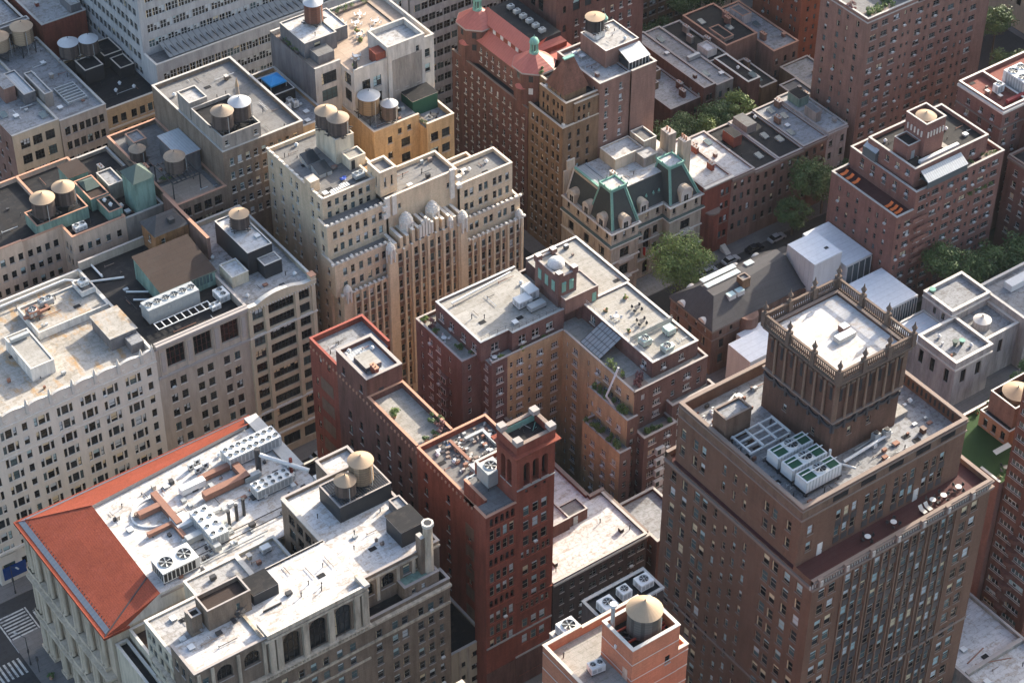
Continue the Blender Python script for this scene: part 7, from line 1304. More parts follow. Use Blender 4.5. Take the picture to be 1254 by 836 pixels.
# ================================================================ BROWN TOWER
B = Bld('office_tower', 'big brown brick tower with a balustraded crown block and roof cooling towers', 'building', 202, 187, BR_TOWER, TOW, RF_SILVER, T_BROWN)
TSP = Style('dh', 1, FR_T, None, (3, 3, 4), pb=.72, blind=(4, 1, 3)); lt = seq(58.6, -3.72, 15); ut = seq(68.6, -3.72, 3)
wl = G([203.2, 200.2], lt, 1.4, 2.3, TOWW)+G([197, 195], lt, 1.4, 2.35, TOWW)+G([189.6, 184.6], [z-3.0+1.2 for z in lt], .85, 1.9, TOWW)+G([192.2, 187.2], lt, .85, 1.9, TOWW)+G([179.4, 177.3], lt, 1.5, 2.35, TOWW)+G([174.4, 171.4], lt, 1.5, 2.35, TOWW)
B.panel('W', 182.3, 168.5, 205.6, 0, 60.4, wl)
stc = [(a, z) for a in (190.3, 192.1, 193.9, 196.7, 198.5, 200.3, 203.1, 204.9, 206.7, 209.7, 211.4, 213.1) for z in lt]
sS = [(a, z-2.35, 1.35, 2.3, TSP) for a, z in stc]+G([184.6, 186.8, 216.3, 218.6], lt, 1.5, 2.35)
B.panel('S', 168.5, 182.3, 222, 0, 61.4, sS); B.panel('E', 222, 168.5, 205.6, 0, 61.4, ()); B.panel('N', 205.6, 182.3, 222, 0, 61.4, ())
# lower terrace: only south strip plus slim west ledge
B.roof.poly([(182.3, 168.5, 60.4), (222, 168.5, 60.4), (222, 205.6, 60.4), (182.3, 205.6, 60.4)], RF_MAROON); B.parapet(182.3, 222, 168.5, 205.6, 60.4, 61.4, 'SEN', BR_TOWER2, T_BROWN, th=.5); B.panel('W', 182.3, 168.5, 173.2, 60.4, 61.4); B.panel('W', 182.3, 203.8, 205.6, 60.4, 61.4)
B.trim.ring(182.3, 222, 168.5, 205.6, 59.6, 60.1, .4, T_BROWN, 'SWE'); B.trim.ring(182.3, 222, 168.5, 205.6, 61.0, 61.35, .3, T_BROWN, 'SE'); B.trim.ring(182.3, 222, 168.5, 205.6, 28, 28.4, .2, T_BROWN, 'SW')
m = MB()
for x in seq(183.5, 5.6, 7): m.box(x-.5, x+.5, 167.9, 168.4, 60.1, 61.9, T_BROWN); m.box(x-.3, x+.3, 167.7, 167.9, 60.4, 61.6, T_COPE)
for x in lin(181.6, 221.4, 72): m.box(x-.09, x+.09, 168.28, 168.44, 60.2, 61.0, T_COPE)
m.build('terrace_balustrade', B.o)
m = MB()
for g in ((189.2, 194.9), (195.6, 201.3), (202, 207.7), (208.6, 214.2)): m.box(g[0]+.35, g[1]-.35, 168.44, 168.52, 3, 59.2, T_BROWN) if False else None
for a, z in stc: m.box(a-.62, a+.62, 168.42, 168.51, z-3.74, z-2.36, plain('dark_spandrel', (.06, .055, .056), .5), skip='N')
for a in (189.2, 191.2, 193, 194.9, 195.6, 197.6, 199.4, 201.3, 202, 204, 205.8, 207.7, 208.6, 210.55, 212.25, 214.2): m.box(a-.16, a+.16, 168.3, 168.51, 4, 59.4, BR_TOWER2, skip='N')
for f in m.f: B.wall.f.append(tuple(len(B.wall.v)+k for k in f))
for k in m.m: B.wall.m.append(B.wall.mi(m.mats[k]))
B.wall.v += m.v
# upper block
uw = G([202.2, 179.2+.1], ut, 1.2, 2.2, TOWW)+G([199, 197], ut, 1.2, 2.2, TOWW)+G([191.7, 189, 186.4], ut, .8, 2.0, TOWW)+G([181.3, 176], ut, 1.2, 2.2, TOWW)
us = [(a, z-2.3, 1.15, 2.2, TSP) for z in ut for a in (191.3, 193, 194.7, 197.5, 199.3, 201, 203.9, 205.7, 207.5, 210.5, 212.3, 214.1)]+G([185.2], ut, 1.2, 2.1)
B.vol(183, 218.8, 173.3, 203.8, 60.4, 73.2, S=us, W=uw, par=2.3, th=.55, ch=.25, wall=BR_TOWER)
for z, p in ((70.6, .18), (72.6, .12)): B.trim.ring(183, 218.8, 173.3, 203.8, z, z+.3, p, T_BROWN, 'SWE')
B.wall.poly([(183, 173.27, 70.9), (218.8, 173.27, 70.9), (218.8, 173.27, 72.6), (183, 173.27, 72.6)], BR_TOWER2); B.wall.poly([(182.97, 203.8, 70.9), (182.97, 173.3, 70.9), (182.97, 173.3, 72.6), (182.97, 203.8, 72.6)], BR_TOWER2)
m = MB()
for g in (189.5, 195.5, 201.5, 207.5, 213):
    for i in range(12): x = g+i*.27; m.box(x, x+.13, 173.16, 173.26, 71.3, 72.4, BLACKM)
m.build('parapet_grilles', B.o)
m = MB()
for y in lin(176, 202, 26): m.box(218.18, 218.26, y-.2, y+.2, 71.5, 72.8, BLACKM)
m.build('parapet_slots', B.o)
m = MB()
for a, z in [(a, z) for a in (191.3, 193, 194.7, 197.5, 199.3, 201, 203.9, 205.7, 207.5, 210.5, 212.3, 214.1) for z in ut]: m.box(a-.6, a+.6, 173.23, 173.31, z-3.72, z-2.36, plain('dark_spandrel', (.06, .055, .056), .5), skip='N')
for f in m.f: B.wall.f.append(tuple(len(B.wall.v)+k for k in f))
for k in m.m: B.wall.m.append(B.wall.mi(m.mats[k]))
B.wall.v += m.v
# crown block
T_CRDK = plain('sooty_crown_stone', (.13, .095, .075), .85, var=.35)
T_CROWN = plain('crown_column_stone', (.20, .14, .10), .8, var=.35)
BR_CROWN = wall_mat('crown_brick', (.125, .072, .054), .2, .35)
cx0, cx1, cy0, cy1 = 195.4, 210.0, 181.0, 197.4; zb = 70.9
B.vol(cx0, cx1, cy0, cy1, zb, 88.6, W=G([185.2, 192], [75.2], .9, 1.4, TOWW), S=G([199.4, 203.6], [76.4], .9, 1.6, TOWW), par=.5, wall=BR_CROWN, roof=roof_mat('crown_membrane', (.62, .62, .62), (.3, .25, .2), .8), th=.4, sides='SWEN')
for z, p, h in ((79.2, .35, .35), (87.2, .3, .3), (87.6, .75, .35), (88.1, 1.0, .3)): B.trim.ring(cx0, cx1, cy0, cy1, z, z+h, p, T_CRDK if z > 86 else T_BROWN, 'SWEN')
m = MB()
for i in range(6):
    t = (i+1)/7; x = cx0+(cx1-cx0)*t; y = cy0+(cy1-cy0)*t
    m.cyl(x, cy0-.3, 79.7, 87.0, .24, .2, T_CROWN, 8); m.cyl(cx0-.3, y, 79.7, 87.0, .24, .2, T_CROWN, 8)
for x in (cx0, cx1): m.box(x-.5, x+.5, cy0-.16, cy0+.1, 79.6, 87.2, BR_TOWER2)
for i in range(7):
    t = i/7+1/14; x = cx0+(cx1-cx0)*t; y = cy0+(cy1-cy0)*t
    if 0 < i < 7 or 1: m.box(x-.28, x+.28, cy0-.05, cy0+.02, 83.4, 86.4, BLACKM); m.box(x-.5, x+.5, cy0-.4, cy0+.02, 86.4, 86.9, T_CRDK); m.box(cx0-.05, cx0+.02, y-.28, y+.28, 83.4, 86.4, BLACKM); m.box(cx0-.4, cx0+.02, y-.5, y+.5, 86.4, 86.9, T_CRDK)
m.build('colonnade', B.o)
m = MB()
for i in range(6):
    for k in range(7):
        t = (i+(k+.5)/7)/6; s_ = .55*math.sin(math.pi*(k+.5)/7); x = cx0+(cx1-cx0)*t; y = cy0+(cy1-cy0)*t
        m.box(x-.2, x+.2, cy0-.3, cy0+.02, 78.3-s_, 78.8-s_, T_DARK); m.box(cx0-.3, cx0+.02, y-.2, y+.2, 78.3-s_, 78.8-s_, T_DARK)
    for q in (cx0+(cx1-cx0)*i/6,): m.box(q-.2, q+.2, cy0-.35, cy0+.02, 77.2, 79.1, T_DARK)
    for q in (cy0+(cy1-cy0)*i/6,): m.box(cx0-.35, cx0+.02, q-.2, q+.2, 77.2, 79.1, T_DARK)
m.build('swag_frieze', B.o)
m = MB(); P = []
for x0, x1, y0, y1 in ((cx0-.8, cx1+.8, cy0-.8, cy0-.4), (cx0-.8, cx1+.8, cy1+.4, cy1+.8), (cx0-.8, cx0-.4, cy0-.4, cy1+.4), (cx1+.4, cx1+.8, cy0-.4, cy1+.4)):
    m.box(x0, x1, y0, y1, 88.4, 88.7, T_CRDK); m.box(x0, x1, y0, y1, 90.3, 90.6, T_CRDK)
    n = int(max(x1-x0, y1-y0)/.42)
    for i in range(n):
        t = (i+.5)/n; x, y = (x0+(x1-x0)*t, (y0+y1)/2) if x1-x0 > y1-y0 else ((x0+x1)/2, y0+(y1-y0)*t); m.cyl(x, y, 88.7, 90.3, .13, .1, T_CRDK, 5, cap=False)
m.build('crown_balustrade', B.o)
ux = lin(cx0-.6, cx1+.6, 4); uy = lin(cy0-.6, cy1+.6, 4)
for x in ux:
    for y in uy:
        if x in (ux[0], ux[-1]) or y in (uy[0], uy[-1]):
            m = MB(); m.box(x-.42, x+.42, y-.42, y+.42, 88.4, 91.0, T_CRDK); m.cyl(x, y, 91, 91.3, .35, .2, T_CRDK, 8); m.cyl(x, y, 91.3, 92.0, .2, .5, T_CRDK, 8); m.cyl(x, y, 92.0, 92.6, .5, .15, T_CRDK, 8); m.cyl(x, y, 92.6, 93.2, .16, .05, T_CRDK, 6); m.build('urn', B.o)
B.bulk(201.4, 205, 187.4, 188.8, 88.1, 88.9, T_COPEW, METALW, par=0, name='skylight_box'); B.bulk(203.6, 205, 188.9, 190.2, 88.1, 89.2, RUSTY, METALW, par=0, name='vent_box')
B.bulk(184.2, 189.6, 193.6, 196.8, 70.9, 76.4, BR_TOWER2, RF_SILVER, par=.4); B.bulk(210.2, 213.6, 181.6, 184, 70.9, 71.6, ST_BEIGE, RF_TILE, par=0)
m = MB()   # steel grid left of the cooling towers
for x in lin(185.2, 193.6, 4): m.box(x-.15, x+.15, 188.4, 193, 72.6, 72.9, METALW)
for y in lin(188.4, 193, 4): m.box(185, 193.8, y-.13, y+.13, 72.32, 72.595, METALW)
for x, y in ((185.2, 188.5), (193.5, 188.5), (185.2, 192.9), (193.5, 192.9)): m.box(x-.1, x+.1, y-.1, y+.1, 70.9, 72.3, METALD)

for y in (176.8, 179.7, 183.1, 186.5): m.box(186.4, 194.4, y-.14, y+.14, 71.5, 71.85, METALD)
for x in (187, 190.4, 193.8): m.box(x-.12, x+.12, 176.6, 186.7, 71.2, 71.495, METALD)
m.build('steel_dunnage', B.o)
m = MB(); m.tube((196.5, 178.6, 72), (207.6, 179.2, 72), .28, METALW, 8); m.tube((194.8, 180.2, 74.4), (194.8, 180.2, 72), .22, METALW, 8); m.tube((194.8, 180.2, 72), (197.4, 176.6, 71.6), .22, METALW, 8); m.tube((200, 179.8, 71.6), (207.6, 180.2, 71.6), .16, METAL, 6); m.build('pipe_run', B.o)
for x, y in ((204.6, 179.8), (206.6, 179.4)): m = MB(); m.box(x-.6, x+.6, y-.5, y+.5, 71.2, 73, METAL); m.cyl(x, y, 73, 73.2, .45, .45, METALD, 12); m.build('small_fan_unit', B.o)
B.vents([(190.5, 199.8), (193.6, 201), (187.4, 200.6), (214.6, 190), (215.4, 198), (212.6, 177), (216, 183.6)], 70.95, 'hpvb')
m = MB()
for _ in range(26): x, y = rnd.uniform(184.2, 194.8), rnd.uniform(197.4, 202.4); q = rnd.uniform(.1, .45); m.box(x-q, x+q, y-q*.6, y+q*.6, 70.9, 70.9+rnd.uniform(.15, .7), rnd.choice((METAL, METALW, METALD, RUSTY) if _ else (BLUE,)))
for i in range(5): m.tube((184.6+i*.3, 197.8, 71.2+.12*i), (192.5+i*.2, 201.6, 71.2+.12*i), .08, METALW, 5)
m.build('stored_materials', B.o, kind='stuff'); m = MB(); m.box(184, 184.3, 174.4, 192, 70.95, 71.2, METAL); m.build('roof_walkway', B.o)
B.door('S', 173.28, 187.8, 60.45, ST_OFF, 1.1, 2.6); B.door('S', 173.28, 208.9, 60.45, ST_OFF, 1.1, 2.6); B.clut(184,194.8,174.4,177,70.95,4); B.clut(196,210,198,203,70.95,8); B.clut(211,217.6,175,200,70.95,8); B.clut(184,195,186.6,193,70.95,12); B.clut(184,187,176,192,70.95,8); B.clut(195.6,216,175,180,70.95,18); B.duct([(185, 196.9), (193, 200.6)], 70.95, .3, METALD) if False else None; B.duct([(213, 186), (213, 195)], 70.95, .3, METAL); B.done()
for i, (y, l) in enumerate(((178.0, 'front'), (181.4, 'middle'), (184.8, 'rear'))):
    t = thing('cooling_tower', f'{l} one of three cream cooling towers with green mesh on the brown tower', 'cooling tower', 190.4, y, 70.9, 0, 'cooling towers on the brown tower')
    w, d, h, lg = 7.4, 2.7, 2.3, 1.1; m = MB(); m.box(-w/2, w/2, -d/2, d/2, lg, lg+h, METALW)
    for x in lin(-w/2, w/2, 12): m.box(x-.04, x+.04, -d/2-.05, -d/2, lg, lg+h, METAL)
    m.build('casing', t, off=(0, 0, 0)); m = MB(); m.box(-w/2+.3, -1.3, -d/2+.3, d/2-.3, lg+h+.01, lg+h+.06, GREEND); m.box(1.5, w/2-.3, -d/2+.3, d/2-.3, lg+h+.01, lg+h+.06, GREEND); m.build('mesh_panels', t, off=(0, 0, 0))
    m = MB(); m.cyl(.1, 0, lg+h, lg+h+.5, 1.25, 1.15, METALW, 24, cap=False); m.cyl(.1, 0, lg+h+.02, lg+h+.03, 1.15, 1.15, BLACKM, 24)
    for k in range(8): a = k*math.pi/4; ca, sa = math.cos(a), math.sin(a); m.poly([(.1+ca*.15, sa*.15, lg+h+.3), (.1+ca*1.05-sa*.12, sa*1.05+ca*.12, lg+h+.25), (.1+ca*1.05+sa*.16, sa*1.05-ca*.16, lg+h+.38)], METAL)
    m.cyl(.1, 0, lg+h+.25, lg+h+.42, .22, .2, METAL, 10); m.build('fan', t, off=(0, 0, 0)); m = MB(); [m.box(sx*3.4-.08, sx*3.4+.08, sy*1.1-.08, sy*1.1+.08, 0, lg, METALD) for sx in (-1, 1) for sy in (-1, 1)]; m.box(-3.7, 3.7, -.08, .08, lg+h+.52, lg+h+.62, METALW); m.build('legs', t, off=(0, 0, 0))
for x, l, c in ((196.5, 'leftmost on the maroon terrace', METALW), (202.2, 'second along the maroon terrace', METALW), (213.2, 'with four chairs near the right end of the maroon terrace', METALW), (216.6, 'at the far right corner of the maroon terrace', METALW), (211.0, 'beside two pale loungers on the maroon terrace', METALW)): cafe(x, 171.2 if x < 212 else 170.9, 60.4, 'white round table set '+l, c, METALD)
for x, l in ((209.4, 'left'), (208.2, 'further left')):
    t = thing('deck_chair', f'cream deck chair, the {l} one of two on the maroon terrace', 'chair', x, 170.6, 60.4); m = MB(); m.box(-.4, .4, -.8, .3, .3, .38, T_COPEW); m.build('seat', t, off=(0, 0, 0)); m = MB(); m.poly([(-.4, .3, .38), (.4, .3, .38), (.4, .8, .95), (-.4, .8, .95)], T_COPEW); m.build('backrest', t, off=(0, 0, 0)); m = MB(); [m.box(a-.03, a+.03, b-.03, b+.03, 0, .3, METALD) for a in (-.35, .35) for b in (-.7, .2)]; m.build('legs', t, off=(0, 0, 0))
# ================================================================ SOUTH OF 36TH
B = Bld('apartment_building', 'salmon brick building with white bands and a big tank in its walled roof', 'building', 137, 162, BR_PINK, DH_D, RF_TILE, T_COPEW)
B.vol(127.0, 133.6, 140, 166.2, 0, 85, W=(), par=1.9, sides='WSN', walls='WSN', cope=T_TAN); B.vol(133.6, 141.9, 154.6, 161.4, 0, 90, S=G([140.0], [85.0], .9, 1.6), par=2.0, roof=RF_DARK, cope=T_COPEW, th=.36)
B.vol(133.6, 143.9, 161.4, 166.2, 0, 84.6, par=1.5, sides='EN', walls='EN', cope=T_TAN); B.vol(141.9, 143.9, 154.8, 161.4, 0, 84.6, S=(), par=.9, sides='SE', walls='SE', cope=T_TAN)
m = MB()
for z in (88.2, 84.9, 81.6): 
    for f in ('S', 'W'): pass
for z in (87.0, 83.8, 80.6, 77.4, 74.2): m.ring(133.6, 141.9, 154.6, 161.4, z, z+.14, .035, T_COPEW, 'SW')
for z in (83.6, 80.4, 77.2, 74, 70.8): m.ring(127.0, 133.6, 140, 166.2, z, z+.14, .035, T_COPEW, 'W'); m.box(142, 143.94, 154.74, 154.8, z, z+.14, T_COPEW)
m.build('white_bands', B.o)
B.door('W', 133.58, 156, 83.1, ST_PINK, 1.0, 2.2)
m = MB(); m.box(134.4, 141.2, 157.0, 157.25, 88.6, 88.9, plain('red_steel', (.30, .05, .03), .6)); m.box(134.4, 141.2, 159.4, 159.65, 88.6, 88.9, plain('red_steel', (.30, .05, .03), .6)); m.box(140.4, 140.7, 155.2, 160.9, 88.3, 88.59, plain('red_steel', (.30, .05, .03), .6)); m.tube((136, 155.3, 88.1), (141, 156.6, 88.9), .12, plain('red_steel', (.30, .05, .03), .6), 6); m.build('red_steel_frame', B.o)
m = MB(); m.cyl(134.6, 160.4, 87, 93.4, .3, .3, METAL, 12); m.cyl(134.6, 160.4, 93.4, 93.8, .55, .5, METALW, 12); m.build('vent_flue', B.o)
for x, z in ((140.6, 84.6),): m = MB(); m.box(133.4, 133.6, 158, 158.4, 87.6, 88.1, METALW); m.build('wall_light', B.o)
B.vents([(129, 164)], 83.15, 'p'); B.done()
tank(138.3, 158.1, 88.1, 'largest tank, beige cone and grey hooped body, inside the salmon brick walls', 2.4, 3.9, .5, plain('grey_tank_wood', (.15, .135, .12), .9, var=.25), CONE, ch=1.6)
hvac(131.2, 159.4, 83.1, 2.2, 1.5, 1.2, 2, 1, 'white two-fan unit standing alone on the salmon building deck', METALW, rot=-.15); hvac(133.4, 168.6, 80.7, 2.8, 2.6, 1.8, 1, 1, 'white single-fan unit just behind the salmon building deck', METALW, fr=1.0)
B = Bld('office_building', 'pale building mostly hidden behind the salmon one, with railed fan units', 'building', 150, 186, ST_BEIGE, DH_D, RF_WHITE2, T_COPE)
B.vol(131.4, 135.4, 166.9, 170.4, 0, 80.8, par=.1); B.vol(154, 166.6, 186.0, 191.4, 0, 54.8, par=.3, wall=BR_DK, roof=RF_DARK); rail(B.o, [(154, 191), (166.2, 191)], 54.6, 1.1, METALW); rail(B.o, [(154, 185.6), (166.2, 185.6)], 54.6, 1.1, METALW); B.done()
hvac(156.2, 187.6, 54.5, 2.6, 2.6, 1.7, 1, 1, 'white fan unit inside railings, left of its two neighbours', METALW, fr=.85); hvac(160.2, 188.4, 54.5, 1.9, 1.9, 1.6, 1, 1, 'domed white fan unit inside railings, middle of three', METALW, fr=.7); hvac(164.2, 188.4, 54.5, 2.6, 2.2, 1.4, 1, 1, 'white fan unit inside railings, right one beside the brown tower', METALW, fr=.8)
B = Bld('apartment_building', 'building at the bottom edge with a planted roof deck and two round fans', 'building', 131, 190, ST_BEIGE, DH_D, RF_RED, T_TAN)
B.vol(124.6, 133.2, 183, 195.4, 0, 46, par=.8); B.vol(117, 124.4, 183, 196, 0, 44.5, par=.4, roof=RF_SILVER); B.done()
hvac(120.6, 192.6, 44.1, 2.6, 2.6, 2.0, 1, 1, 'round metal fan unit at the bottom edge, further back of the pair', METAL, fr=1.15); hvac(122.8, 190.2, 44.1, 2.6, 2.6, 2.0, 1, 1, 'round metal fan unit at the bottom edge, nearer of the pair', METAL, fr=1.15)
hedge(125.2, 132.6, 194, 194.8, 45.2, 'mixed flowering planting along the edge of the bottom roof deck', .9); hedge(132, 132.8, 186, 193, 45.2, 'pink-flowered planting on the right side of the bottom roof deck', .7, FLOWER)
# right-hand side
B = Bld('apartment_building', 'building with an artificial lawn roof and a small orange brick rooftop house', 'building', 255, 192, BR_ROSE, DH_D, LAWN, T_COPEW)
B.vol(242.4, 275, 187.2, 199.2, 0, 38.4, par=.5, sides='N', walls='WEN', cope=T_COPEW, wall=BR_E); B.vol(242.4, 249.8, 182.4, 187.2, 0, 38.3, par=.4, sides='W', walls='SWE', roof=LAWN, wall=BR_E); B.bulk(250.6, 262, 188.6, 196, 37.9, 41.6, wall_mat('peach_brick', (.36, .19, .12), .12, .2), RF_DARK, W=G([190, 192.2, 194.4], [40.6], 1.0, 1.9, DH_D), par=.2, name='rooftop_house'); B.bulk(251.8, 262, 189.2, 195.4, 41.4, 46.2, BR_ROSE, RF_DARK, par=1.6, name='tank_enclosure')
m = MB(); m.poly([(246, 187, 39.6), (250, 187, 39.6), (250, 188, 39.9), (246, 188, 39.9)], METAL); m.build('awning', B.o); B.done()
tank(255.6, 192.4, 44.4, 'tan domed tank top half cut by the right edge of the photo', 2.6, 1.6, .3, WOODN, CONE, ch=1.0)
for i, (x, y, l) in enumerate(((249.4, 198.0, 'first'), (252.6, 198.2, 'second'), (256, 198.3, 'third'), (259.6, 198.3, 'fourth'))): bush(x, y, 38, .7, f'round shrub along the lawn roof parapet, {l} from the left')
bush(243.4, 183.4, 38, .7, 'potted shrub at the near corner of the lawn roof terrace'); cafe(246, 184.4, 37.9, 'dark terrace set beside the artificial lawn', METALD)
B = Bld('apartment_tower', 'dark red brick tower with ribbon windows and curved balconies at the right edge', 'building', 262, 175, BR_REDDK, RIB, RF_DARK, T_BROWN)
B.vol(243.5, 275, 171.5, 182.2, 0, 62, W=G([179.8, 175], seq(59.5, -3.0, 19), 3.6, 1.3, RIB), S=G(lin(253, 272, 5), seq(59.5, -3.0, 19), 3, 1.3), par=.9)
for z in seq(27, -3.0, 7): m = MB(); m.cyl(243.9, 177.4, z, z+.9, 1.6, 1.6, BR_REDDK, 14); m.build('balcony', B.o)
B.done()

B = Bld('low_rise_building', 'low white-roofed building at the bottom right corner with roof pipes', 'building', 232, 165, ST_BEIGE, DH_D, RF_WHITE, T_GREY)
B.vol(223.4, 238.6, 130, 181.4, 0, 12.8, par=.8); B.bulk(224, 238, 166.9, 167.7, 12, 12.9, ST_BEIGE, T_GREY, par=0, name='roof_curb'); B.vents([(228, 172), (231, 160), (227, 157), (234, 163), (230, 152), (226, 164)], 12.05, 'pbh')
m = MB(); m.tube((226, 169, 12.6), (231, 170, 12.6), .15, RUSTY, 6); m.tube((227, 168, 12.6), (233, 165, 13.2), .12, RUSTY, 6); m.build('roof_pipes', B.o); B.clut(224.4,238,140,166,12.05,14); B.clut(224.4,238,168,181,12.05,5); B.done()
# ================================================================ UNSEEN CITY BLOCKS ADDED OUTSIDE THE FRAME (to cast long morning shadows)
for i, (x0, x1, y0, y1, z, l) in enumerate(((404, 440, 356, 440, 70, 'unseen tall slab added for shade beyond the wide avenue to the north'), (404, 440, 217, 286, 62, 'unseen tall slab added for shade beyond the wide avenue to the south'), (365, 395, 440, 500, 60, 'unseen far block added north of the wide avenue'), (262, 360, 440, 470, 60, 'unseen long block added beyond the second cross street'), (296, 340, 402, 432, 58, 'unseen block added behind the brown grouped-window apartments'), (180, 215, 452, 480, 50, 'unseen block added behind the big off-white office block'))):
    B = Bld('apartment_building', l, 'building', x0+5, y0+5, (BR_ROSE, BR_E, BR_GOTH)[i % 3], EW, RF_GREY); B.vol(x0, x1, y0, y1, 0, z, W=G(lin(y0+3, y1-3, int((y1-y0)/4)), seq(z-3, -3.2, 12), 1.6, 1.5), S=G(lin(x0+3, x1-3, int((x1-x0)/4)), seq(z-3, -3.2, 12), 1.6, 1.5)); B.done()
m = bpy.data.materials.new('haze_air'); m.use_nodes = True; m.node_tree.nodes.clear(); o_ = m.node_tree.nodes.new('ShaderNodeOutputMaterial'); v_ = m.node_tree.nodes.new('ShaderNodeVolumePrincipled'); v_.inputs['Color'].default_value = (.72, .85, 1, 1); v_.inputs['Density'].default_value = .000018; v_.inputs['Anisotropy'].default_value = .3
m.node_tree.links.new(v_.outputs[0], o_.inputs['Volume']); b = MB(); b.box(-2600, 3600, -2600, 3600, -1, 326, m); b.build('haze', None, kind='stuff')
# ---------------------------------------------------------------- window air conditioners
m = MB(); m.box(-.33, .33, -.45, 0, .02, .42, METALW, skip='N'); m.box(-.28, .28, -.46, -.45, .07, .37, METAL, skip='N'); acm = None
cnt = {}
for face, pos, w, p in sorted(AC, key=lambda a: (Vector(a[1])-cam_pos).length):
    cnt[p.name] = cnt.get(p.name, 0)+1
    if cnt[p.name] > 45: continue
    if acm is None: o = m.build('air_conditioner', p, off=(0, 0, 0)); acm = o.data
    else: o = bpy.data.objects.new('air_conditioner', acm); C.objects.link(o); o.parent = p
    o.location = Vector(pos)-p.location; o.rotation_euler = (0, 0, ROT[face])
# ================================================================ TREES
T = tree
T(258.4, 291.0, 7.6, 18.5, 'big sunlit round tree in the street between mansion and brownstone', 0, n=10000, yellow=True)  # sunlight on this crown is painted in by the brighter leaf colour
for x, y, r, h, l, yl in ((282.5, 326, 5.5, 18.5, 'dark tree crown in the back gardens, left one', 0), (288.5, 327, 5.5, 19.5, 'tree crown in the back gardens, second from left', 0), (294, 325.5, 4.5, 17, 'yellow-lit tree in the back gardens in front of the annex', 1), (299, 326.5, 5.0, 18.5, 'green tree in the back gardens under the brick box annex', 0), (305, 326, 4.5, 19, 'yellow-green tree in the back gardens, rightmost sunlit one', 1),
    (295.5, 294.4, 4.5, 11, 'street tree before the brown rowhouses, nearest the camera', 0), (300.5, 296.4, 5.5, 13.5, 'street tree before the brown rowhouses, middle of the clump', 0), (306.5, 296.4, 5.5, 14, 'street tree by the pale stone rowhouse', 0), (317.5, 297, 5, 12, 'street tree below the tall rose brick tower', 0), (323.5, 296.6, 4.5, 11, 'street tree furthest along, beside the stepped brick building', 0),
    (303.5, 256, 5, 13.5, 'dark garden tree at the foot of the stepped brick building, left', 0), (310, 254, 6, 14.5, 'dark garden tree at the foot of the stepped brick building, centre', 0), (317, 252.6, 6, 14, 'dark garden tree at the foot of the stepped brick building, right', 0), (323.5, 252, 5.5, 13, 'dark garden tree below the lower brick wing', 0), (333, 249, 5.5, 13, 'dark garden tree near the right edge, front one', 0), (339, 251, 5, 12, 'dark garden tree near the right edge, back one', 0), (331, 254, 4.5, 10, 'dark garden tree tucked behind its right-edge neighbours', 0),
    (301, 222.5, 4.5, 11, 'tree on the street side of the marble library, right one', 0), (294, 221, 4.5, 10, 'tree on the street side of the marble library, middle one', 0), (288, 219.6, 4, 9, 'tree on the street side of the marble library, left one', 0),
    (296, 369, 4.5, 12, 'shaded tree in the far street at top, first from left', 0), (303, 370, 5, 12, 'shaded tree in the far street at top, second', 0), (310, 371, 5, 12, 'shaded tree in the far street at top, third', 0), (317, 370, 5, 12, 'shaded tree in the far street at top, fourth', 0), (325, 371, 5, 12, 'shaded tree in the far street at top, fifth', 0), (333, 370, 5, 12, 'shaded tree in the far street at top, sixth', 0), (341, 370.6, 5, 12, 'shaded tree in the far street at top, last one', 0),
    (379, 309, 5, 10, 'avenue tree right of the tall rose brick tower, nearest', 0), (384, 318, 5, 10, 'avenue tree right of the tall rose brick tower, middle', 0), (389, 327, 5, 10, 'avenue tree right of the tall rose brick tower, furthest', 0), (398, 306, 4.5, 10, 'tree before the cream building in the upper right corner', 0), (376, 300, 5, 9, 'avenue tree just above the red roof deck', 0),
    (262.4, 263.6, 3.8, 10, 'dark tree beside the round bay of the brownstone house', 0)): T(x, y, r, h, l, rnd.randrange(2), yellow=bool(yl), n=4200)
# ================================================================ STREET LEVEL
def lamp(x, y, l, rot=0):
    t = thing('street_lamp', l, 'street lamp', x, y, .14, rot); m = MB(); m.cyl(0, 0, 0, .8, .2, .15, METALD, 8); m.cyl(0, 0, .8, 7.5, .1, .07, METALD, 8); m.tube((0, 0, 7.4), (1.8, 0, 8.0), .06, METALD, 6); m.build('post', t, off=(0, 0, 0)); m = MB(); m.box(1.5, 2.3, -.15, .15, 7.95, 8.12, METAL); m.build('lamp_head', t, off=(0, 0, 0)); m = MB(); m.box(-.15, .15, -.2, .1, 3.2, 4.2, METALD); m.build('signal_box', t, off=(0, 0, 0))
lamp(97.8, 294.6+2.2, 'lamp post on the pavement below the blue shop panel', -1.2); lamp(91.9, 278.6, 'lamp post at the corner by the zebra stripes', 2.2)
t = thing('traffic_signal', 'traffic signal post beside the lower crosswalk', 'traffic signal', 92.4, 276.0, .14); m = MB(); m.cyl(0, 0, 0, 4.2, .09, .07, METALD, 8); m.build('post', t, off=(0, 0, 0)); m = MB(); m.box(-.2, .2, -.2, .2, 3.1, 4.2, METALD); m.build('signal_head', t, off=(0, 0, 0))
bush(93.4, 273.2, .14, .9, 'potted shrub on the pavement corner at the bottom left')
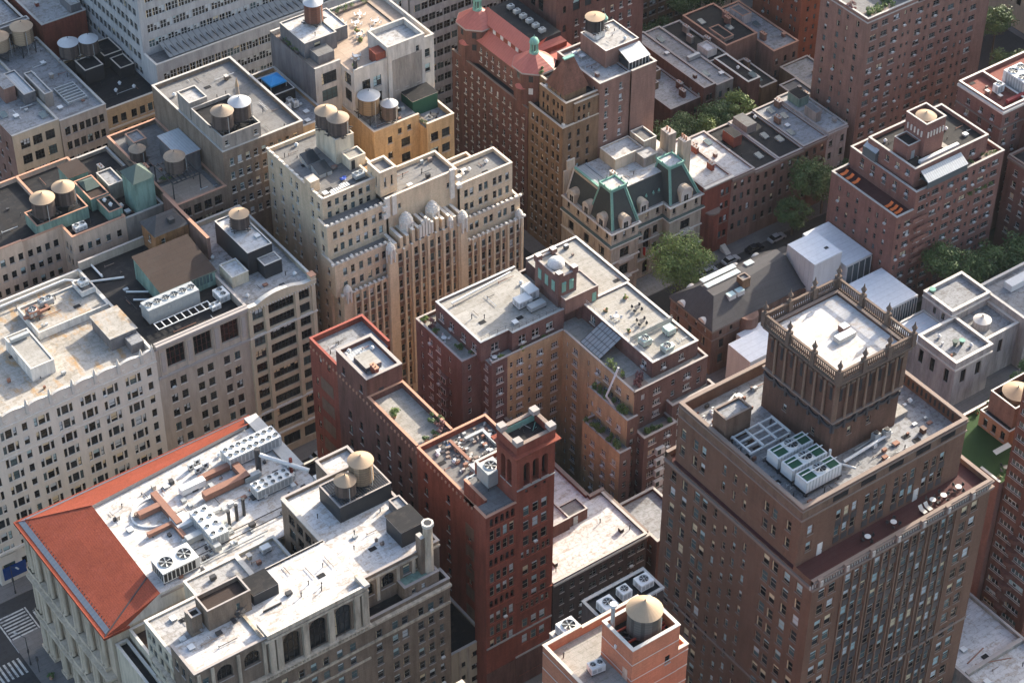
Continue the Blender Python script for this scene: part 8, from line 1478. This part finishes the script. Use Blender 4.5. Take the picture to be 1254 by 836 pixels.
def car(x, y, rot, col, l, van=False):
    t = thing('parked_car' if not van else 'parked_van', l, 'car' if not van else 'van', x, y, .01, rot); m = MB(); L, W, h = (4.5, 1.8, .62) if not van else (5.2, 1.95, .8); hc = .55 if not van else 1.2
    pr = [(-L/2, .35), (-L/2, .8), (-L/2+.15, h+.32), (-L*.18 if not van else -L/2+.2, h+.38), (L*.22, h+.38), (L/2-.25, h+.2), (L/2, .7), (L/2, .35)]
    for s_ in (-1, 1): m.poly([(a, s_*W/2, z) for a, z in (pr if s_ < 0 else pr[::-1])], col)
    for (a, z), (b, z2) in zip(pr, pr[1:]+pr[:1]): m.poly([(a, -W/2, z), (a, W/2, z), (b, W/2, z2), (b, -W/2, z2)], col)
    m.build('body', t, off=(0, 0, 0)); m = MB(); zt = h+.38; a0, a1, b0, b1 = (-L*.40, L*.24, -L*.26, L*.08) if not van else (-L/2+.1, L*.3, -L/2+.2, L*.16)
    P = [(a0, -W/2+.06), (a1, -W/2+.06), (a1, W/2-.06), (a0, W/2-.06)]; Q = [(b0, -W/2+.24), (b1, -W/2+.24), (b1, W/2-.24), (b0, W/2-.24)]
    for i in range(4): j = (i+1) % 4; m.poly([(*P[i], zt-.05), (*P[j], zt-.05), (*Q[j], zt+hc), (*Q[i], zt+hc)], GLASS[0])
    m.build('windows', t, off=(0, 0, 0)); m = MB(); m.poly([(*q, zt+hc) for q in Q], col); m.build('car_roof', t, off=(0, 0, 0))
    for sx in (-1, 1):
        for sy in (-1, 1):
            m = MB(); n = 12; cx, cy, r = sx*L*.31, sy*(W/2-.1), .34; ring = [(cx+r*math.cos(2*math.pi*k/n), r+r*math.sin(2*math.pi*k/n)) for k in range(n)]
            for yy in (cy-.11, cy+.11): m.poly([(a, yy, z) for a, z in ring], BLACKM)
            for k in range(n): k2 = (k+1) % n; m.poly([(ring[k][0], cy-.11, ring[k][1]), (ring[k2][0], cy-.11, ring[k2][1]), (ring[k2][0], cy+.11, ring[k2][1]), (ring[k][0], cy+.11, ring[k][1])], BLACKM)
            m.build('wheel', t, off=(0, 0, 0))
CW, CS, CB = plain('white_car_paint', (.4, .4, .4), .3), plain('silver_car_paint', (.3, .32, .34), .3), plain('black_car_paint', (.02, .02, .025), .25)
for x, y, c, l, v in ((277.4, 294.8, CW, 'white car parked by the mansion row, further along the street', 0), (270.6, 294.6, CS, 'silver car parked between the white one and the big tree', 0), (251.4, 288.0, CB, 'black car in the avenue corner before the mansion forecourt', 0), (284.6, 295, CB, 'black car parked before the brown rowhouses', 0), (291.5, 295, CS, 'silver car parked by the street trees of the rowhouses', 0), (273.6, 287.6, CW, 'white van on the near side of the street by stone dormers', 1), (281.2, 287.6, CS, 'silver car on the near side beside the white van', 0)): car(x, y, 0, c, l, bool(v))
for x, c, l in ((160, CS, 'silver car at the foot of the red tower, left one'), (165.6, CB, 'black car at the foot of the red tower, middle one'), (171, CW, 'white car at the foot of the red tower, right one')): car(x, 215, 0, c, l)
for x, y, c, l in ((166.4, 297.8-3, CS, 'silver car in the shaded street behind the red-tiled building'), (171.6, 294.6, CB, 'black car in the shaded street behind the red-tiled building')): car(x, y, 0, c, l)
